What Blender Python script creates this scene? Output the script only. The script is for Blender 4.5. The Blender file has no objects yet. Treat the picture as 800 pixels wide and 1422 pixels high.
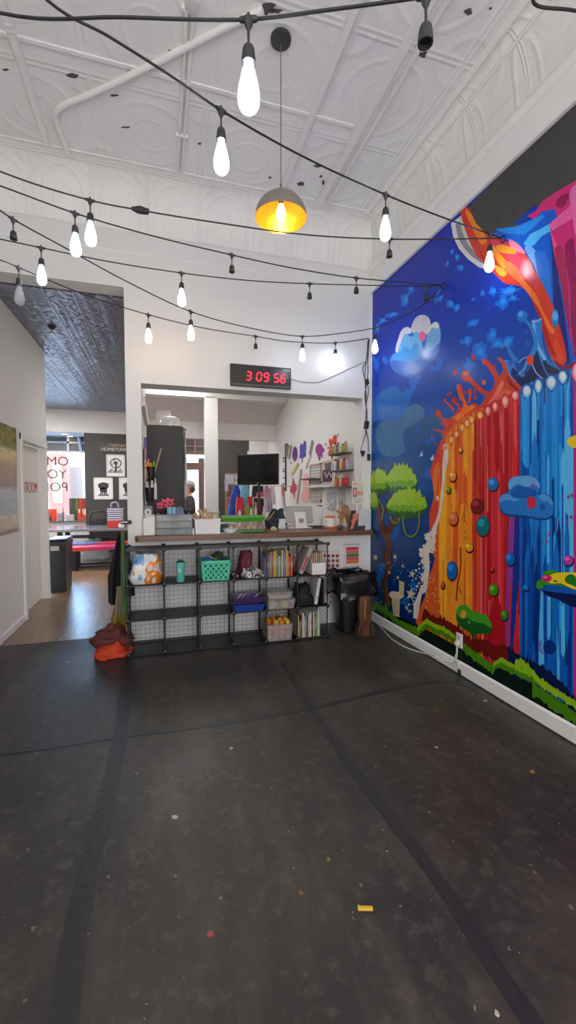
import bpy, bmesh, math, random
from mathutils import Vector, Matrix, noise as mnoise
PI = math.pi
scene = bpy.context.scene
COL = scene.collection

# ---------------------------------------------------------------- camera calibration
CAM_H, FPX, CXP, CYP = 1.55, 596.0, 400.0, 711.0
PITCH = -math.atan((711 - 683) / FPX)
YAW = math.atan((400 - 222) / FPX)
_cy, _sy, _cp, _sp = math.cos(YAW), math.sin(YAW), math.cos(PITCH), math.sin(PITCH)
FW = Vector((_sy * _cp, _cy * _cp, _sp)); RT = Vector((_cy, -_sy, 0)); UP = RT.cross(FW)
EYE = Vector((0, 0, CAM_H))
def ray(x, y): return FW + RT * ((x - CXP) / FPX) + UP * ((CYP - y) / FPX)
def atz(x, y, z): d = ray(x, y); return EYE + d * ((z - CAM_H) / d.z)
def aty(x, y, Y): d = ray(x, y); return EYE + d * (Y / d.y)
def atx(x, y, X): d = ray(x, y); return EYE + d * (X / d.x)

# ---------------------------------------------------------------- materials
def lin(c):
    o = []
    for v in c[:3]:
        v = v / 255.0
        o.append(v / 12.92 if v <= 0.04045 else ((v + 0.055) / 1.055) ** 2.4)
    return (*o, 1.0)
_mats = {}
def mat(c, rough=0.5, metal=0.0, var=0.08, scale=14.0, bump=0.0, bscale=60.0, trans=0.0, emit=0.0, alpha=1.0, coat=0.0, name=None):
    key = (tuple(c), rough, metal, var, scale, bump, bscale, trans, emit, alpha, coat)
    if key in _mats: return _mats[key]
    m = bpy.data.materials.new(name or 'paint_%02x%02x%02x' % tuple(int(v) for v in c[:3]))
    m.use_nodes = True
    nt = m.node_tree; N = nt.nodes; L = nt.links
    b = N['Principled BSDF']
    b.inputs['Roughness'].default_value = rough
    b.inputs['Metallic'].default_value = metal
    b.inputs['Transmission Weight'].default_value = trans
    b.inputs['Alpha'].default_value = alpha
    b.inputs['Coat Weight'].default_value = coat
    tc = N.new('ShaderNodeTexCoord')
    if var > 0:
        nz = N.new('ShaderNodeTexNoise'); nz.inputs['Scale'].default_value = scale; nz.inputs['Detail'].default_value = 3
        L.new(tc.outputs['Object'], nz.inputs['Vector'])
        mx = N.new('ShaderNodeMix'); mx.data_type = 'RGBA'
        k = lin(c)
        mx.inputs[6].default_value = (*[v * (1 - var) for v in k[:3]], 1)
        mx.inputs[7].default_value = (*[min(1, v * (1 + var)) for v in k[:3]], 1)
        L.new(nz.outputs['Fac'], mx.inputs[0]); L.new(mx.outputs[2], b.inputs['Base Color'])
    else:
        b.inputs['Base Color'].default_value = lin(c)
    if bump > 0:
        n2 = N.new('ShaderNodeTexNoise'); n2.inputs['Scale'].default_value = bscale; n2.inputs['Detail'].default_value = 4
        L.new(tc.outputs['Object'], n2.inputs['Vector'])
        bp = N.new('ShaderNodeBump'); bp.inputs['Strength'].default_value = bump; bp.inputs['Distance'].default_value = 0.01
        L.new(n2.outputs['Fac'], bp.inputs['Height']); L.new(bp.outputs['Normal'], b.inputs['Normal'])
    if emit > 0:
        b.inputs['Emission Color'].default_value = lin(c); b.inputs['Emission Strength'].default_value = emit
    _mats[key] = m
    return m
def glass(c=(235, 240, 245), rough=0.08, alpha=0.25):
    return mat(c, rough, 0, 0.0, alpha=alpha)
WHITE = (232, 231, 229); BLACK = (20, 20, 21)

# ---------------------------------------------------------------- mesh building
class MB:
    def __init__(s): s.v = []; s.f = []; s.m = []; s.mi = 0
    def add(s, vs, fs):
        o = len(s.v); s.v += [Vector(p) for p in vs]
        for f in fs: s.f.append([i + o for i in f]); s.m.append(s.mi)
        return s
    def box(s, a, b):
        x0, x1 = sorted((a[0], b[0])); y0, y1 = sorted((a[1], b[1])); z0, z1 = sorted((a[2], b[2]))
        return s.add([(x0, y0, z0), (x1, y0, z0), (x1, y1, z0), (x0, y1, z0), (x0, y0, z1), (x1, y0, z1), (x1, y1, z1), (x0, y1, z1)],
                     [(0, 3, 2, 1), (4, 5, 6, 7), (0, 1, 5, 4), (1, 2, 6, 5), (2, 3, 7, 6), (3, 0, 4, 7)])
    def cbox(s, c, d, rz=0, rx=0, ry=0):
        R = Matrix.Rotation(rz, 3, 'Z') @ Matrix.Rotation(ry, 3, 'Y') @ Matrix.Rotation(rx, 3, 'X')
        n = len(s.v)
        s.box((-d[0] / 2, -d[1] / 2, -d[2] / 2), (d[0] / 2, d[1] / 2, d[2] / 2))
        for i in range(n, len(s.v)): s.v[i] = R @ s.v[i] + Vector(c)
        return s
    def tube(s, pts, r, seg=8, cap=True):
        pts = [Vector(p) for p in pts]; n = len(pts)
        rs = r if isinstance(r, (list, tuple)) else [r] * n
        vs = []; up = None
        for i, p in enumerate(pts):
            t = (pts[min(i + 1, n - 1)] - pts[max(i - 1, 0)])
            t = t.normalized() if t.length > 1e-9 else Vector((0, 0, 1))
            if up is None:
                up = Vector((0, 0, 1)) if abs(t.z) < 0.9 else Vector((1, 0, 0))
            u = up - t * up.dot(t)
            if u.length < 1e-6: u = t.orthogonal()
            u.normalize(); up = u; w = t.cross(u)
            for k in range(seg):
                a = 2 * PI * k / seg
                vs.append(p + (u * math.cos(a) + w * math.sin(a)) * rs[i])
        fs = []
        for i in range(n - 1):
            for k in range(seg):
                k2 = (k + 1) % seg
                fs.append((i * seg + k, i * seg + k2, (i + 1) * seg + k2, (i + 1) * seg + k))
        if cap: fs.append(tuple(reversed(range(seg)))); fs.append(tuple((n - 1) * seg + k for k in range(seg)))
        return s.add(vs, fs)
    def lathe(s, prof, c, seg=20, axis='Z', cap=True):
        vs = []; fs = []; n = len(prof)
        for r, z in prof:
            for k in range(seg):
                a = 2 * PI * k / seg
                p = Vector((r * math.cos(a), r * math.sin(a), z))
                if axis == 'Y': p = Vector((p.x, p.z, -p.y))
                if axis == 'X': p = Vector((p.z, p.x, p.y))
                vs.append(p + Vector(c))
        for i in range(n - 1):
            for k in range(seg):
                k2 = (k + 1) % seg
                fs.append((i * seg + k, i * seg + k2, (i + 1) * seg + k2, (i + 1) * seg + k))
        if cap:
            if prof[0][0] > 1e-5: fs.append(tuple(reversed(range(seg))))
            if prof[-1][0] > 1e-5: fs.append(tuple((n - 1) * seg + k for k in range(seg)))
        return s.add(vs, fs)
    def ball(s, c, r, sc=(1, 1, 1), seg=14, rings=8, wob=0, seed=0):
        vs = []; fs = []
        for i in range(rings + 1):
            th = PI * i / rings
            for k in range(seg):
                a = 2 * PI * k / seg
                d = Vector((math.sin(th) * math.cos(a), math.sin(th) * math.sin(a), math.cos(th)))
                q = 1 + (wob * mnoise.noise(d * 2.3 + Vector((seed * 7.1, seed, 0))) if wob else 0)
                vs.append(Vector((d.x * sc[0], d.y * sc[1], d.z * sc[2])) * r * q + Vector(c))
        for i in range(rings):
            for k in range(seg):
                k2 = (k + 1) % seg
                fs.append((i * seg + k, (i + 1) * seg + k, (i + 1) * seg + k2, i * seg + k2))
        return s.add(vs, fs)
    def surf(s, fn, nu, nv, close_u=False):
        vs = [fn(i / (nu if close_u else nu), j / nv) for j in range(nv + 1) for i in range(nu + (0 if close_u else 1))]
        w = nu if close_u else nu + 1; fs = []
        for j in range(nv):
            for i in range(nu):
                i2 = (i + 1) % w
                fs.append((j * w + i, j * w + i2, (j + 1) * w + i2, (j + 1) * w + i))
        return s.add(vs, fs)
    def prism(s, pts, d):
        pts = [Vector(p) for p in pts]; d = Vector(d); n = len(pts)
        return s.add(pts + [p + d for p in pts], [tuple(range(n)), tuple(range(2 * n - 1, n - 1, -1))] + [(i, i + n, (i + 1) % n + n, (i + 1) % n) for i in range(n)])
    def xf(s, M, start=0):
        for i in range(start, len(s.v)): s.v[i] = M @ s.v[i]
        return s
    def build(s, name, ms, parent=None, smooth=True, bevel=0, solid=0, subd=0, angle=40, recalc=True):
        org = ORG.get(parent.name, Vector((0, 0, 0))) if parent else Vector((0, 0, 0))
        if parent is None and s.v:
            lo = [min(p[i] for p in s.v) for i in range(3)]; hi = [max(p[i] for p in s.v) for i in range(3)]
            org = Vector(((lo[0] + hi[0]) / 2, (lo[1] + hi[1]) / 2, lo[2]))
        me = bpy.data.meshes.new(name)
        me.from_pydata([tuple(p - org) for p in s.v], [], s.f)
        if not isinstance(ms, (list, tuple)): ms = [ms]
        for m in ms: me.materials.append(m)
        for i, p in enumerate(me.polygons): p.material_index = s.m[i]
        if recalc:
            bm = bmesh.new(); bm.from_mesh(me); bmesh.ops.recalc_face_normals(bm, faces=bm.faces); bm.to_mesh(me); bm.free()
        if smooth:
            for p in me.polygons: p.use_smooth = True
            me.set_sharp_from_angle(angle=math.radians(angle))
        o = bpy.data.objects.new(name, me); COL.objects.link(o)
        if parent: o.parent = parent; ORG[o.name] = org
        else: o.location = org; ORG[o.name] = org
        if bevel:
            b = o.modifiers.new('bevel', 'BEVEL'); b.width = bevel; b.segments = 2; b.limit_method = 'ANGLE'
        if solid:
            q = o.modifiers.new('solid', 'SOLIDIFY'); q.thickness = solid; q.offset = 0
        if subd:
            q = o.modifiers.new('subd', 'SUBSURF'); q.levels = subd; q.render_levels = subd
        return o
ORG = {}
def tag(o, label, cat, group=None):
    o['label'] = label; o['category'] = cat
    if group: o['group'] = group
    return o
def thing(name, label, cat, loc=(0, 0, 0), group=None):
    o = bpy.data.objects.new(name, None); COL.objects.link(o); o.empty_display_size = 0.05
    o.location = loc; ORG[o.name] = Vector(loc)
    return tag(o, label, cat, group)
def struct(o): o['kind'] = 'structure'; return o
def bx(a, b): return MB().box(a, b)
def text(name, body, size, loc, rot, m, parent, ext=0.001, align='CENTER', shear=0.0, sx=1.0, bold=0.0):
    cu = bpy.data.curves.new(name, 'FONT'); cu.body = body; cu.size = size; cu.extrude = ext; cu.offset = bold; cu.align_x = align; cu.align_y = 'CENTER'; cu.shear = shear
    cu.materials.append(m)
    o = bpy.data.objects.new(name, cu); COL.objects.link(o)
    org = ORG.get(parent.name, Vector((0, 0, 0))) if parent else Vector((0, 0, 0))
    me = bpy.data.meshes.new_from_object(o.evaluated_get(bpy.context.evaluated_depsgraph_get()))
    bpy.data.objects.remove(o); o = bpy.data.objects.new(name, me); COL.objects.link(o)
    o.parent = parent; o.location = Vector(loc) - org; o.rotation_euler = rot; o.scale = (sx, 1, 1); ORG[o.name] = Vector(loc)
    return o
def smooth_path(pts, n=6, closed=False):
    # centripetal Catmull-Rom: no overshoot where the points are unevenly spaced
    pts = [Vector(p) for p in pts]; out = []; N = len(pts)
    for i in (range(N) if closed else range(N - 1)):
        if closed: p0, p1, p2, p3 = pts[(i - 1) % N], pts[i], pts[(i + 1) % N], pts[(i + 2) % N]
        else:
            p1, p2 = pts[i], pts[i + 1]
            p0 = pts[i - 1] if i else p1 * 2 - p2; p3 = pts[i + 2] if i + 2 < N else p2 * 2 - p1
        d = [max(1e-5, (b - a).length) ** 0.5 for a, b in ((p0, p1), (p1, p2), (p2, p3))]
        t1 = d[0]; t2 = t1 + d[1]; t3 = t2 + d[2]
        for k in range(n):
            t = t1 + (t2 - t1) * k / n
            a1 = p0.lerp(p1, t / t1); a2 = p1.lerp(p2, (t - t1) / d[1]); a3 = p2.lerp(p3, (t - t2) / d[2])
            b1 = a1.lerp(a2, t / t2); b2 = a2.lerp(a3, (t - t1) / (t3 - t1))
            out.append(b1.lerp(b2, (t - t1) / d[1]))
    if not closed: out.append(pts[-1])
    return out
def copy_tree(o, parent=None):
    c = o.copy(); COL.objects.link(c)
    if parent: c.parent = parent
    ORG[c.name] = ORG.get(o.name, Vector((0, 0, 0)))
    for ch in list(o.children): copy_tree(ch, c)
    return c
ORDN = ['first', 'second', 'third', 'fourth', 'fifth', 'sixth', 'seventh', 'eighth', 'ninth', 'tenth', 'eleventh', 'twelfth', 'thirteenth', 'fourteenth', 'fifteenth', 'sixteenth']
def hangcloth(name, m, parent, top, w, h, depth=0.03, folds=4, seed=0, taper=0.8, ax='X', n=24):
    # cloth hanging from a point, gathered at the top
    top = Vector(top); mb = MB()
    def fn(u, v):
        k = taper + (1 - taper) * min(1, v * 1.6)
        off = (u - 0.5) * w * k
        d = depth * (0.4 + 0.6 * v) * math.sin(u * folds * 2 * PI + seed) + 0.02 * mnoise.noise(Vector((u * 3, v * 4, seed)))
        dz = -h * v * (1 - 0.06 * math.cos(u * 5 + seed)) + 0.02 * mnoise.noise(Vector((u * 4, seed, 3)))
        return top + (Vector((off, d, dz)) if ax == 'X' else Vector((d, off, dz)))
    mb.surf(fn, n, n)
    return mb.build(name, m, parent, solid=0.006)
def heap(name, m, parent, c, sx, sy, h, seed=0, amp=0.35, n=28):
    # crumpled soft heap resting at z of c
    c = Vector(c); mb = MB()
    def fn(u, v):
        a = u * 2 * PI; th = v * PI / 2 * 1.0
        d = Vector((math.cos(a) * math.sin(th), math.sin(a) * math.sin(th), math.cos(th)))
        q = 1 + amp * mnoise.noise(d * 2.2 + Vector((seed, 0, seed * 3))) + amp * 0.5 * mnoise.noise(d * 6 + Vector((seed * 5, 0, 0)))
        # sharp folds
        q += amp * 0.4 * abs(mnoise.noise(d * 4 + Vector((0, seed * 2, 1))))
        return c + Vector((d.x * sx * q, d.y * sy * q, max(0.0, d.z * h * q)))
    mb.surf(fn, n, n // 2, close_u=True)
    mb.f.append([(n // 2) * n + i for i in range(n)]); mb.m.append(0)
    return mb.build(name, m, parent, angle=60)
# ---------------------------------------------------------------- procedural surface materials
def nodes_of(name):
    m = bpy.data.materials.new(name); m.use_nodes = True
    return m, m.node_tree.nodes, m.node_tree.links, m.node_tree.nodes['Principled BSDF']
def mth(N, L, op, a, b=None):
    n = N.new('ShaderNodeMath'); n.operation = op
    for i, v in enumerate((a, b)):
        if v is None: continue
        if isinstance(v, (int, float)): n.inputs[i].default_value = v
        else: L.new(v, n.inputs[i])
    return n.outputs[0]
def ramp(N, L, src, stops, mode='LINEAR'):
    r = N.new('ShaderNodeValToRGB'); r.color_ramp.interpolation = mode
    e = r.color_ramp.elements
    while len(e) < len(stops): e.new(0.5)
    for i, (p, c) in enumerate(stops): e[i].position = p; e[i].color = c if len(c) == 4 else (*c, 1)
    L.new(src, r.inputs[0]); return r.outputs[0]
def g(v): return (v, v, v, 1)
def noise_n(N, L, vec, scale, detail=3, rough=0.5):
    n = N.new('ShaderNodeTexNoise'); n.inputs['Scale'].default_value = scale; n.inputs['Detail'].default_value = detail; n.inputs['Roughness'].default_value = rough
    L.new(vec, n.inputs['Vector']); return n.outputs['Fac']
def mixc(N, L, f, a, b):
    mx = N.new('ShaderNodeMix'); mx.data_type = 'RGBA'
    if isinstance(f, float): mx.inputs[0].default_value = f
    else: L.new(f, mx.inputs[0])
    for i, v in ((6, a), (7, b)):
        if isinstance(v, tuple): mx.inputs[i].default_value = v
        else: L.new(v, mx.inputs[i])
    return mx.outputs[2]

def wall_paint(c, name, rough=0.55):
    m, N, L, b = nodes_of(name)
    tc = N.new('ShaderNodeTexCoord'); P = tc.outputs['Object']
    k = lin(c)
    n1 = noise_n(N, L, P, 1.3, 4)
    L.new(mixc(N, L, n1, (*[v * 0.95 for v in k[:3]], 1), (*[min(1, v * 1.04) for v in k[:3]], 1)), b.inputs['Base Color'])
    b.inputs['Roughness'].default_value = rough
    bp = N.new('ShaderNodeBump'); bp.inputs['Strength'].default_value = 0.12; bp.inputs['Distance'].default_value = 0.01
    L.new(noise_n(N, L, P, 45, 5), bp.inputs['Height']); L.new(bp.outputs['Normal'], b.inputs['Normal'])
    return m

def tin(c, name, cell=0.75, strength=0.6, rough=0.5, dist=0.012, busy=0.0, flake=False):
    m, N, L, b = nodes_of(name)
    tc = N.new('ShaderNodeTexCoord'); P = tc.outputs['Object']
    sp = N.new('ShaderNodeSeparateXYZ'); L.new(P, sp.inputs[0])
    def cellc(src, off=0.0):
        a = mth(N, L, 'ADD', mth(N, L, 'DIVIDE', src, cell), off)
        return mth(N, L, 'ABSOLUTE', mth(N, L, 'SUBTRACT', mth(N, L, 'FRACT', a), 0.5))
    def rad(o1, o2):
        x = cellc(sp.outputs[0], o1); y = cellc(sp.outputs[1], o2)
        return x, y, mth(N, L, 'SQRT', mth(N, L, 'ADD', mth(N, L, 'MULTIPLY', x, x), mth(N, L, 'MULTIPLY', y, y)))
    x, y, r = rad(20.0, 20.0)
    rings = ramp(N, L, r, [(0.0, g(0.6)), (0.08, g(0.2)), (0.16, g(0.2)), (0.19, g(0.8)), (0.22, g(0.2)), (0.33, g(0.2)), (0.37, g(1)), (0.41, g(0.25)), (0.5, g(0.3))])
    x2, y2, r2 = rad(20.5, 20.5)
    rings2 = ramp(N, L, r2, [(0.0, g(0.8)), (0.05, g(0.1)), (0.15, g(0.15)), (0.2, g(0.9)), (0.25, g(0.0)), (1, g(0))])
    h = mth(N, L, 'ADD', rings, rings2)
    edge = mth(N, L, 'MAXIMUM', x, y)
    h = mth(N, L, 'ADD', h, ramp(N, L, edge, [(0.0, g(0)), (0.455, g(0)), (0.475, g(1)), (0.5, g(0.2))]))
    nz = noise_n(N, L, P, 9, 6, 0.6)
    h = mth(N, L, 'ADD', h, mth(N, L, 'MULTIPLY', nz, 0.9 + busy))
    if busy:
        w = N.new('ShaderNodeTexWave'); w.wave_type = 'RINGS'; w.inputs['Scale'].default_value = 2.2; w.inputs['Distortion'].default_value = 6; w.inputs['Detail'].default_value = 3
        L.new(P, w.inputs['Vector']); h = mth(N, L, 'ADD', h, mth(N, L, 'MULTIPLY', w.outputs['Fac'], busy))
    bp = N.new('ShaderNodeBump'); bp.inputs['Strength'].default_value = strength; bp.inputs['Distance'].default_value = dist
    L.new(h, bp.inputs['Height']); L.new(bp.outputs['Normal'], b.inputs['Normal'])
    k = lin(c)
    L.new(mixc(N, L, noise_n(N, L, P, 3, 5), (*[v * 0.92 for v in k[:3]], 1), (*[min(1, v * 1.05) for v in k[:3]], 1)), b.inputs['Base Color'])
    b.inputs['Roughness'].default_value = rough
    return m

def mat_floor():
    m, N, L, b = nodes_of('black_floor_paint')
    tc = N.new('ShaderNodeTexCoord'); P = tc.outputs['Object']
    n1 = noise_n(N, L, P, 1.6, 6, 0.62); n2 = noise_n(N, L, P, 17, 5, 0.7)
    mp = N.new('ShaderNodeMapping'); mp.inputs['Scale'].default_value = (2.6, 0.7, 1); L.new(P, mp.inputs['Vector'])
    n3 = noise_n(N, L, mp.outputs[0], 2.2, 5, 0.65)
    base = ramp(N, L, n1, [(0.3, lin((37, 36, 34))), (0.5, lin((50, 47, 44))), (0.7, lin((66, 60, 54)))])
    base = mixc(N, L, ramp(N, L, n3, [(0.48, g(0)), (0.8, g(0.7))]), base, lin((88, 80, 71)))
    base = mixc(N, L, ramp(N, L, n2, [(0.52, g(0)), (0.8, g(0.7))]), base, lin((98, 92, 84)))
    # scattered drips of dried paint
    for sc, th, seed in ((6.0, 0.10, 0.0), (13.0, 0.13, 3.3), (27.0, 0.15, 9.1)):
        v = N.new('ShaderNodeTexVoronoi'); v.inputs['Scale'].default_value = sc
        of = N.new('ShaderNodeVectorMath'); of.operation = 'ADD'; of.inputs[1].default_value = (seed, seed * 2, 0); L.new(P, of.inputs[0])
        dn = N.new('ShaderNodeTexNoise'); dn.inputs['Scale'].default_value = sc * 3; L.new(of.outputs[0], dn.inputs['Vector'])
        ad = N.new('ShaderNodeMix'); ad.data_type = 'VECTOR'; ad.inputs[0].default_value = 0.03; L.new(of.outputs[0], ad.inputs[4]); L.new(dn.outputs['Color'], ad.inputs[5])
        L.new(ad.outputs[1], v.inputs['Vector'])
        sp = N.new('ShaderNodeSeparateColor'); L.new(v.outputs['Color'], sp.inputs[0])
        pick = mth(N, L, 'GREATER_THAN', sp.outputs[0], 0.68 if sc > 10 else .74)
        size = mth(N, L, 'MULTIPLY', sp.outputs[1], th)
        dot = mth(N, L, 'LESS_THAN', v.outputs['Distance'], size)
        f = mth(N, L, 'MULTIPLY', mth(N, L, 'MULTIPLY', pick, dot), 0.8)
        colr = ramp(N, L, sp.outputs[2], [(0, lin((150, 138, 128))), (0.3, lin((126, 108, 98))), (0.55, lin((190, 184, 174))), (0.75, lin((140, 96, 84))), (0.92, lin((150, 140, 110)))], 'CONSTANT')
        base = mixc(N, L, f, base, colr)
    L.new(base, b.inputs['Base Color'])
    L.new(ramp(N, L, n1, [(0.3, g(0.36)), (0.7, g(0.56))]), b.inputs['Roughness'])
    b.inputs['Specular IOR Level'].default_value = 0.5
    bp = N.new('ShaderNodeBump'); bp.inputs['Strength'].default_value = 0.25; bp.inputs['Distance'].default_value = 0.01
    L.new(n2, bp.inputs['Height']); L.new(bp.outputs['Normal'], b.inputs['Normal'])
    return m

def mat_planks():
    m, N, L, b = nodes_of('wood_plank_floor')
    tc = N.new('ShaderNodeTexCoord')
    mp = N.new('ShaderNodeMapping'); mp.inputs['Rotation'].default_value = (0, 0, PI / 2); L.new(tc.outputs['Object'], mp.inputs['Vector'])
    br = N.new('ShaderNodeTexBrick'); br.inputs['Scale'].default_value = 1.0
    br.inputs['Brick Width'].default_value = 1.25; br.inputs['Row Height'].default_value = 0.19; br.inputs['Mortar Size'].default_value = 0.0025
    br.inputs['Color1'].default_value = lin((150, 118, 88)); br.inputs['Color2'].default_value = lin((108, 82, 60)); br.inputs['Mortar'].default_value = lin((60, 46, 36))
    L.new(mp.outputs[0], br.inputs['Vector'])
    m2 = N.new('ShaderNodeMapping'); m2.inputs['Scale'].default_value = (14, 1.1, 1); L.new(tc.outputs['Object'], m2.inputs['Vector'])
    nz = noise_n(N, L, m2.outputs[0], 3, 6, 0.65)
    grain = ramp(N, L, nz, [(0.3, lin((88, 66, 48))), (0.55, lin((146, 114, 84))), (0.75, lin((190, 160, 128)))])
    L.new(mixc(N, L, 0.55, br.outputs['Color'], grain), b.inputs['Base Color'])
    b.inputs['Roughness'].default_value = 0.3
    b.inputs['Specular IOR Level'].default_value = 0.9
    bp = N.new('ShaderNodeBump'); bp.inputs['Strength'].default_value = 0.15; bp.inputs['Distance'].default_value = 0.004
    L.new(mth(N, L, 'SUBTRACT', nz, mth(N, L, 'MULTIPLY', br.outputs['Fac'], 2.0)), bp.inputs['Height']); L.new(bp.outputs['Normal'], b.inputs['Normal'])
    return m

def mat_wood(c1, c2, name, axis=(2, 14, 14), rough=0.4):
    m, N, L, b = nodes_of(name)
    tc = N.new('ShaderNodeTexCoord')
    mp = N.new('ShaderNodeMapping'); mp.inputs['Scale'].default_value = axis; L.new(tc.outputs['Object'], mp.inputs['Vector'])
    nz = noise_n(N, L, mp.outputs[0], 2.5, 6, 0.6)
    L.new(ramp(N, L, nz, [(0.3, lin(c2)), (0.7, lin(c1))]), b.inputs['Base Color'])
    b.inputs['Roughness'].default_value = rough
    return m

M_WALL = wall_paint((224, 223, 221), 'white_wall_paint', 0.5)
M_HALL = wall_paint((238, 235, 232), 'hall_wall_paint', 0.6)
M_GREYWALL = wall_paint((214, 211, 209), 'grey_white_paint', 0.6)
M_DARKWALL = wall_paint((58, 56, 56), 'charcoal_wall_paint', 0.6)
M_CEIL = tin((240, 240, 239), 'white_embossed_tin', 0.86, 0.32, 0.5, 0.02)
M_COVE = tin((238, 237, 234), 'white_embossed_cove', 0.5, 0.35, 0.5, 0.02)
M_BLACKTIN = tin((146, 154, 168), 'black_embossed_tin', 0.42, 0.3, 0.28, 0.01, 0.0)
M_BLACKTIN.node_tree.nodes['Principled BSDF'].inputs['Metallic'].default_value = .55
M_TRIM = mat((238, 237, 235), 0.45, var=0.03, bump=0.08)
M_FLOOR = mat_floor()
M_PLANK = mat_planks()
M_CHIP = mat((84, 80, 77), 0.8, var=0.2, scale=40)

XR, XL, YB, YT, ZC = 2.43, -1.58, 4.67, 4.9, 4.6       # right wall, left wall, back wall faces, ceiling
YF = -2.8                                              # wall behind the camera
# floors
mb = bx((XL - 0.15, YF, -0.1), (XR + 0.15, YT, 0)); struct(mb.build('floor', M_FLOOR, smooth=False))
mb = bx((-4.2, YT, -0.1), (3.1, 13.2, -0.004)); struct(mb.build('floor_hall', M_PLANK, smooth=False))
# tape strips over the floor seams (slightly raised)
M_TAPE = mat((40, 40, 43), 0.4, var=0.3, scale=5, bump=0.3, bscale=30)
def seam(n, pts, w, hh=0.0025):
    mb = MB(); P = smooth_path([Vector((p.x, p.y, 0)) for p in pts], 8); vs = []
    for i, p in enumerate(P):
        t = (P[min(i + 1, len(P) - 1)] - P[max(i - 1, 0)]).normalized(); nrm = Vector((-t.y, t.x, 0))
        ww = w * (0.5 + 0.06 * mnoise.noise(p * 3))
        vs += [p + nrm * ww, p - nrm * ww]
    k = len(P)
    top = [v + Vector((0, 0, hh)) for v in vs]; bot = [v + Vector((0, 0, -0.002)) for v in vs]
    fs = []
    for i in range(k - 1):
        a = 2 * i
        fs += [(a, a + 1, a + 3, a + 2), (a + 2 * k, a + 2 * k + 2, a + 2 * k + 3, a + 2 * k + 1), (a, a + 2, a + 2 + 2 * k, a + 2 * k), (a + 1, a + 1 + 2 * k, a + 3 + 2 * k, a + 3)]
    mb.add(top + bot, fs); o = mb.build('trim_%d' % n, M_TAPE, smooth=False); return struct(o)
seam(1, [atz(177, 916, 0), atz(165, 1030, 0), atz(107, 1280, 0), atz(84, 1440, 0), Vector((-0.27, 0.2, 0))], 0.085)
seam(2, [atz(378, 896, 0), atz(430, 978, 0), atz(500, 1080, 0), atz(603, 1215, 0), atz(712, 1380, 0), atz(741, 1422, 0), Vector((atz(741, 1422, 0).x, 0.3, 0))], 0.062)
seam(3, [Vector((-1.5, 2.93, 0)), atz(0, 1047, 0), atz(170, 1023, 0)], 0.035, .0034)
seam(4, [atz(178, 1021, 0), atz(300, 1006, 0), atz(430, 984, 0), atz(620, 946, 0), Vector((2.38, 2.74, 0))], 0.045, .0034)

# right wall, frieze, baseboard
struct(bx((XR, YF - 0.1, 0), (XR + 0.15, 5.1, 5.2)).build('wall_right', M_WALL, smooth=False))
struct(bx((XR - 0.035, YF, 3.875), (XR, YB, 4.10)).build('trim_5', M_TRIM, bevel=0.006))
mb = MB().tube([(XR - 0.03, YF, 4.125), (XR - 0.03, YB, 4.125)], 0.045, 12); struct(mb.build('trim_6', M_TRIM))
mb = MB().prism([(XR, YF, 0.012), (XR - 0.02, YF, 0.012), (XR - 0.02, YF, 0.105), (XR - 0.01, YF, 0.122), (XR, YF, 0.122)], (0, YB - YF - 0.01, 0))
struct(mb.build('baseboard_right', M_TRIM, smooth=False))
# back wall with service opening and hall opening
OX0, OX1, OZ0, OZ1 = -0.17, 2.32, 1.06, 2.655
HX1, HZ = -0.318, 3.59
mb = MB()
mb.box((HX1, YB, 0), (OX0, YT, HZ)); mb.box((OX0, YB, 0), (OX1, YT, OZ0 - 0.02)); mb.box((OX1, YB, 0), (XR, YT, HZ))
mb.box((OX0, YB, OZ1), (OX1, YT, HZ)); mb.box((XL, YB, HZ), (XR, YT, 4.8))
struct(mb.build('wall_back', M_WALL, smooth=False))
# white corner board where the mural meets the back wall
struct(bx((XR - 0.018, YB - 0.02, 0.0), (XR, YB, 3.87)).build('trim_7', M_TRIM, bevel=0.003))
# cove along back and right
def cove():
    mb = MB(); n = 14; rowsX = []
    prof = []
    for i in range(n + 1):
        t = i / n * PI / 2
        prof.append((1 - math.cos(t), 4.14 + (ZC - 4.14) * math.sin(t)))
    vs = []; fs = []
    for f, z in prof:
        x = XR - 0.005 - 0.205 * f; y = YB - 0.005 - 0.30 * f
        vs += [(x, YF, z), (x, y, z), (XL, y, z)]
    for i in range(n):
        a = 3 * i
        fs += [(a, a + 1, a + 4, a + 3), (a + 1, a + 2, a + 5, a + 4)]
    mb.add(vs, fs); return mb
struct(cove().build('trim_8', M_COVE, angle=50))
# thin picture-rail line at the foot of the back cove, beads of the right cove
mb = MB().tube([(XL, YB, 3.93), (XR - 0.04, YB, 3.93)], 0.008, 6); struct(mb.build('trim_9', M_TRIM))
mb = MB().tube([(XR - 0.215, YF, ZC - 0.006), (XR - 0.215, YB - 0.3, ZC - 0.006)], 0.028, 8)
mb.tube([(XL, YB - 0.305, ZC + 0.002), (XR - 0.215, YB - 0.305, ZC + 0.002)], 0.01, 8)
mb.tube([(XR - 0.115, YF, ZC - 0.06), (XR - 0.115, YB - 0.2, ZC - 0.06)], 0.012, 8); struct(mb.build('trim_10', M_TRIM))
# ceiling with battens and chips
mb = bx((XL - 0.15, YF - 0.1, ZC), (XR + 0.1, YT, ZC + 0.1))
struct(mb.build('ceiling', M_CEIL, smooth=False))
mb = MB()
def batten(p, q, w, h):
    a = atz(*p, ZC); b_ = atz(*q, ZC); x = (a.x + b_.x) / 2
    mb.box((x - w / 2, YF, ZC - h), (x + w / 2, 4.36, ZC))
batten((490, 10), (395, 255), 0.05, 0.045); batten((590, 20), (440, 280), 0.07, 0.03); batten((612, 20), (452, 280), 0.03, 0.045)
x = atz(0, 120, ZC).x
struct(mb.build('trim_11', M_TRIM, bevel=0.008))
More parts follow.
